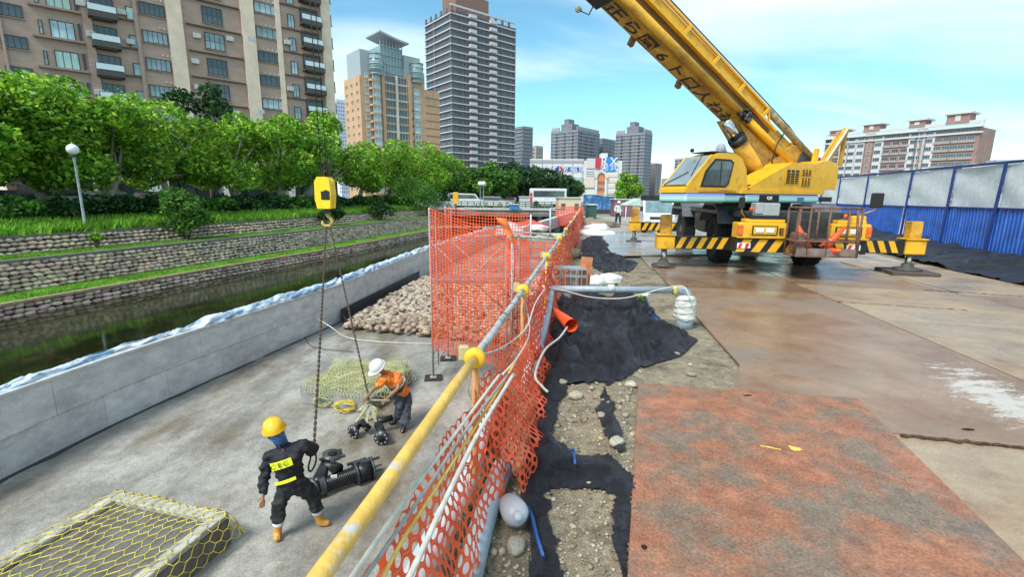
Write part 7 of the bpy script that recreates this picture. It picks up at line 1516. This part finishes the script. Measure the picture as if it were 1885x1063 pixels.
# worker one, back to the camera
J = dict(pel=D(538, 893, 5.42), neck=D(520, 818, 5.5), head=D(507, 797, 5.42), shL=D(497, 838, 5.46), shR=D(561, 818, 5.5), elL=D(486, 882, 5.45), elR=D(578, 832, 5.62), wrL=D(484, 912, 5.35), wrR=D(577, 826, 5.78),
         hipL=D(523, 903, 5.38), hipR=D(556, 896, 5.48), knL=D(513, 935, 5.38), knR=D(577, 913, 5.58), anL=P(511, 982, PIT+.07), anR=P(588, 962, PIT+.07))
J['toL'] = J['anL']+Vector((.03, .02, -.03))+Vector((.02, -.13, 0)); J['toR'] = J['anR']+Vector((.14, .02, -.03)); 
J['toL'].z = J['toR'].z = PIT+.035
r1, Q, up_, head, fv = figure('worker in black jacket with yellow CEC panel, yellow helmet and orange rubber boots, back turned', J, (navy, trd, bo), ylh, extras=dict(leg=.62, boot=.58, cuff=True, nod=.15), face=(-.55, .75, -.2))
bn = mat('bandana_blue', (.03, .09, .40), .7, var=.6, scale=30, col2=(.15, .30, .65), bump=.2); MB().tube([tuple(Q['neck']-up_*.02), tuple(Q['neck'].lerp(head, .55)), tuple(head-Vector((0, 0, .005)))], [.072, .082, .104], 16).build('bandana', bn, r1)
hv = mat('hivis_yellow', (.85, .90, .03), .5, var=.04, bump=0)
bx = (Q['shR']-Q['shL']).normalized(); bz = up_.normalized(); bz = (bz-bx*bz.dot(bx)).normalized(); by = bz.cross(bx)   # by points away from the viewer
def back_panel(cz_, w, h, name):
    c_ = Q['pel']+up_*cz_; mb = MB(); mb.smooth = True
    def fn(u, v): x = (u-.5)*w; return tuple(c_+bx*(x+.01)-by*(math.sqrt(max(0, .19**2-(x*.80)**2))+.004+.0)+bz*(v-.5)*h)
    mb.grid(fn, 16, 4); mb.build(name, hv, r1); return c_
c_ = back_panel(.62, .27, .10, 'hivis_panel'); back_panel(.22, .27, .04, 'hivis_band')
Mt = Matrix.Translation(c_+bx*.01-by*.208) @ Matrix((tuple(bx)+(0,), tuple(by)+(0,), tuple(bz)+(0,), (0, 0, 0, 1))).transposed()
text3d('CEC', .085, Mt, mat('letter_dark_green', (.05, .07, .03), .6), 'lettering', r1, ex=.002, font_sx=1.25)
# worker two, bending over the manifold
ors = mat('shirt_orange', (.85, .22, .03), .6, var=.1, scale=8, bump=.3, bscale=14); jeans = mat('trousers_denim', (.055, .065, .085), .8, var=.35, scale=7, bump=.4, bscale=14); shoe = mat('shoe_black', (.02, .02, .02), .5); vestg = mat('vest_dark_green', (.045, .06, .035), .7, var=.3)
J = dict(pel=D(742, 722, 8.45), neck=D(708, 687, 8.30), head=D(698, 679, 8.18), shL=D(706, 700, 8.12), shR=D(733, 692, 8.35), elL=D(689, 716, 8.2), elR=D(733, 716, 8.15), wrL=D(677, 730, 8.25), wrR=D(714, 733, 8.18),
         hipL=D(736, 732, 8.38), hipR=D(750, 728, 8.5), knL=D(736, 757, 8.32), knR=D(747, 760, 8.35), anL=P(728, 776, PIT+.07), anR=P(744, 788, PIT+.07))
J['toL'] = J['anL']+Vector((-.13, -.03, -.03)); J['toR'] = J['anR']+Vector((-.03, -.13, -.03)); J['toL'].z = J['toR'].z = PIT+.035
r2, Q, up_, head, fv = figure('worker in orange shirt, dark vest and white helmet bending over the black manifold', J, (ors, jeans, shoe), wh_, extras=dict(sleeve=.75, leg=.94, boot=.88, nod=.35), face=(-.75, -.55, -.5))
ch_ = Q['pel'].lerp(Q['neck'], .62)
skin('vest', [(Q['pel']+up_*.12, (.172, .132)), (Q['pel'].lerp(ch_, .5), (.165, .13)), (ch_, (.178, .138)), (Q['neck']-up_*.14, (.13, .11))], [(0, 1), (1, 2), (2, 3)], vestg, r2, 0, 2)
for k_, (a, b) in enumerate(((.35, .39),)): MB().tube([tuple(Q['pel']+up_*a), tuple(Q['pel']+up_*b)], .205, 20).build('reflective_band', whp, r2)
MB().tube([tuple(Q['wrL']+Vector((0, 0, -.05))), tuple(Q['wrR']+Vector((.03, 0, -.05)))], .018, 8)
o = MB().tube([tuple(D(676, 737, 8.3)), tuple(D(718, 738, 8.15))], .018, 8).build('handle_bar', strap); tag(o, 'short canvas-wrapped bar held in both hands by the white-helmeted worker', 'bar')
# worker three, far away
Y3 = 37.; gx3 = P(1137, 413, 0); b = Vector((D(1138, 400, Y3).x, Y3, 0)); wsh = mat('shirt_white', (.62, .66, .68), .7, var=.1); nv = mat('trousers_navy', (.02, .03, .07), .8)
V_ = lambda x, y, z: b+Vector((x, y, z))
J = dict(pel=V_(0, 0, .92), neck=V_(0, 0, 1.45), head=V_(0, 0, 1.60), shL=V_(-.2, 0, 1.40), shR=V_(.2, 0, 1.40), elL=V_(-.30, .03, 1.14), elR=V_(.30, .03, 1.14), wrL=V_(-.22, -.12, .98), wrR=V_(.24, -.12, .98), hipL=V_(-.1, 0, .88), hipR=V_(.1, 0, .88), knL=V_(-.13, .05, .48), knR=V_(.12, -.06, .48), anL=V_(-.15, .16, .08), anR=V_(.14, -.12, .08), toL=V_(-.17, .02, .04), toR=V_(.16, -.26, .04))
figure('distant worker in pale shirt, dark trousers and white helmet walking on the far yard', J, (wsh, nv, shoe), wh_, extras=dict(leg=.92, boot=.88, nod=0.), face=(0, -1, 0))
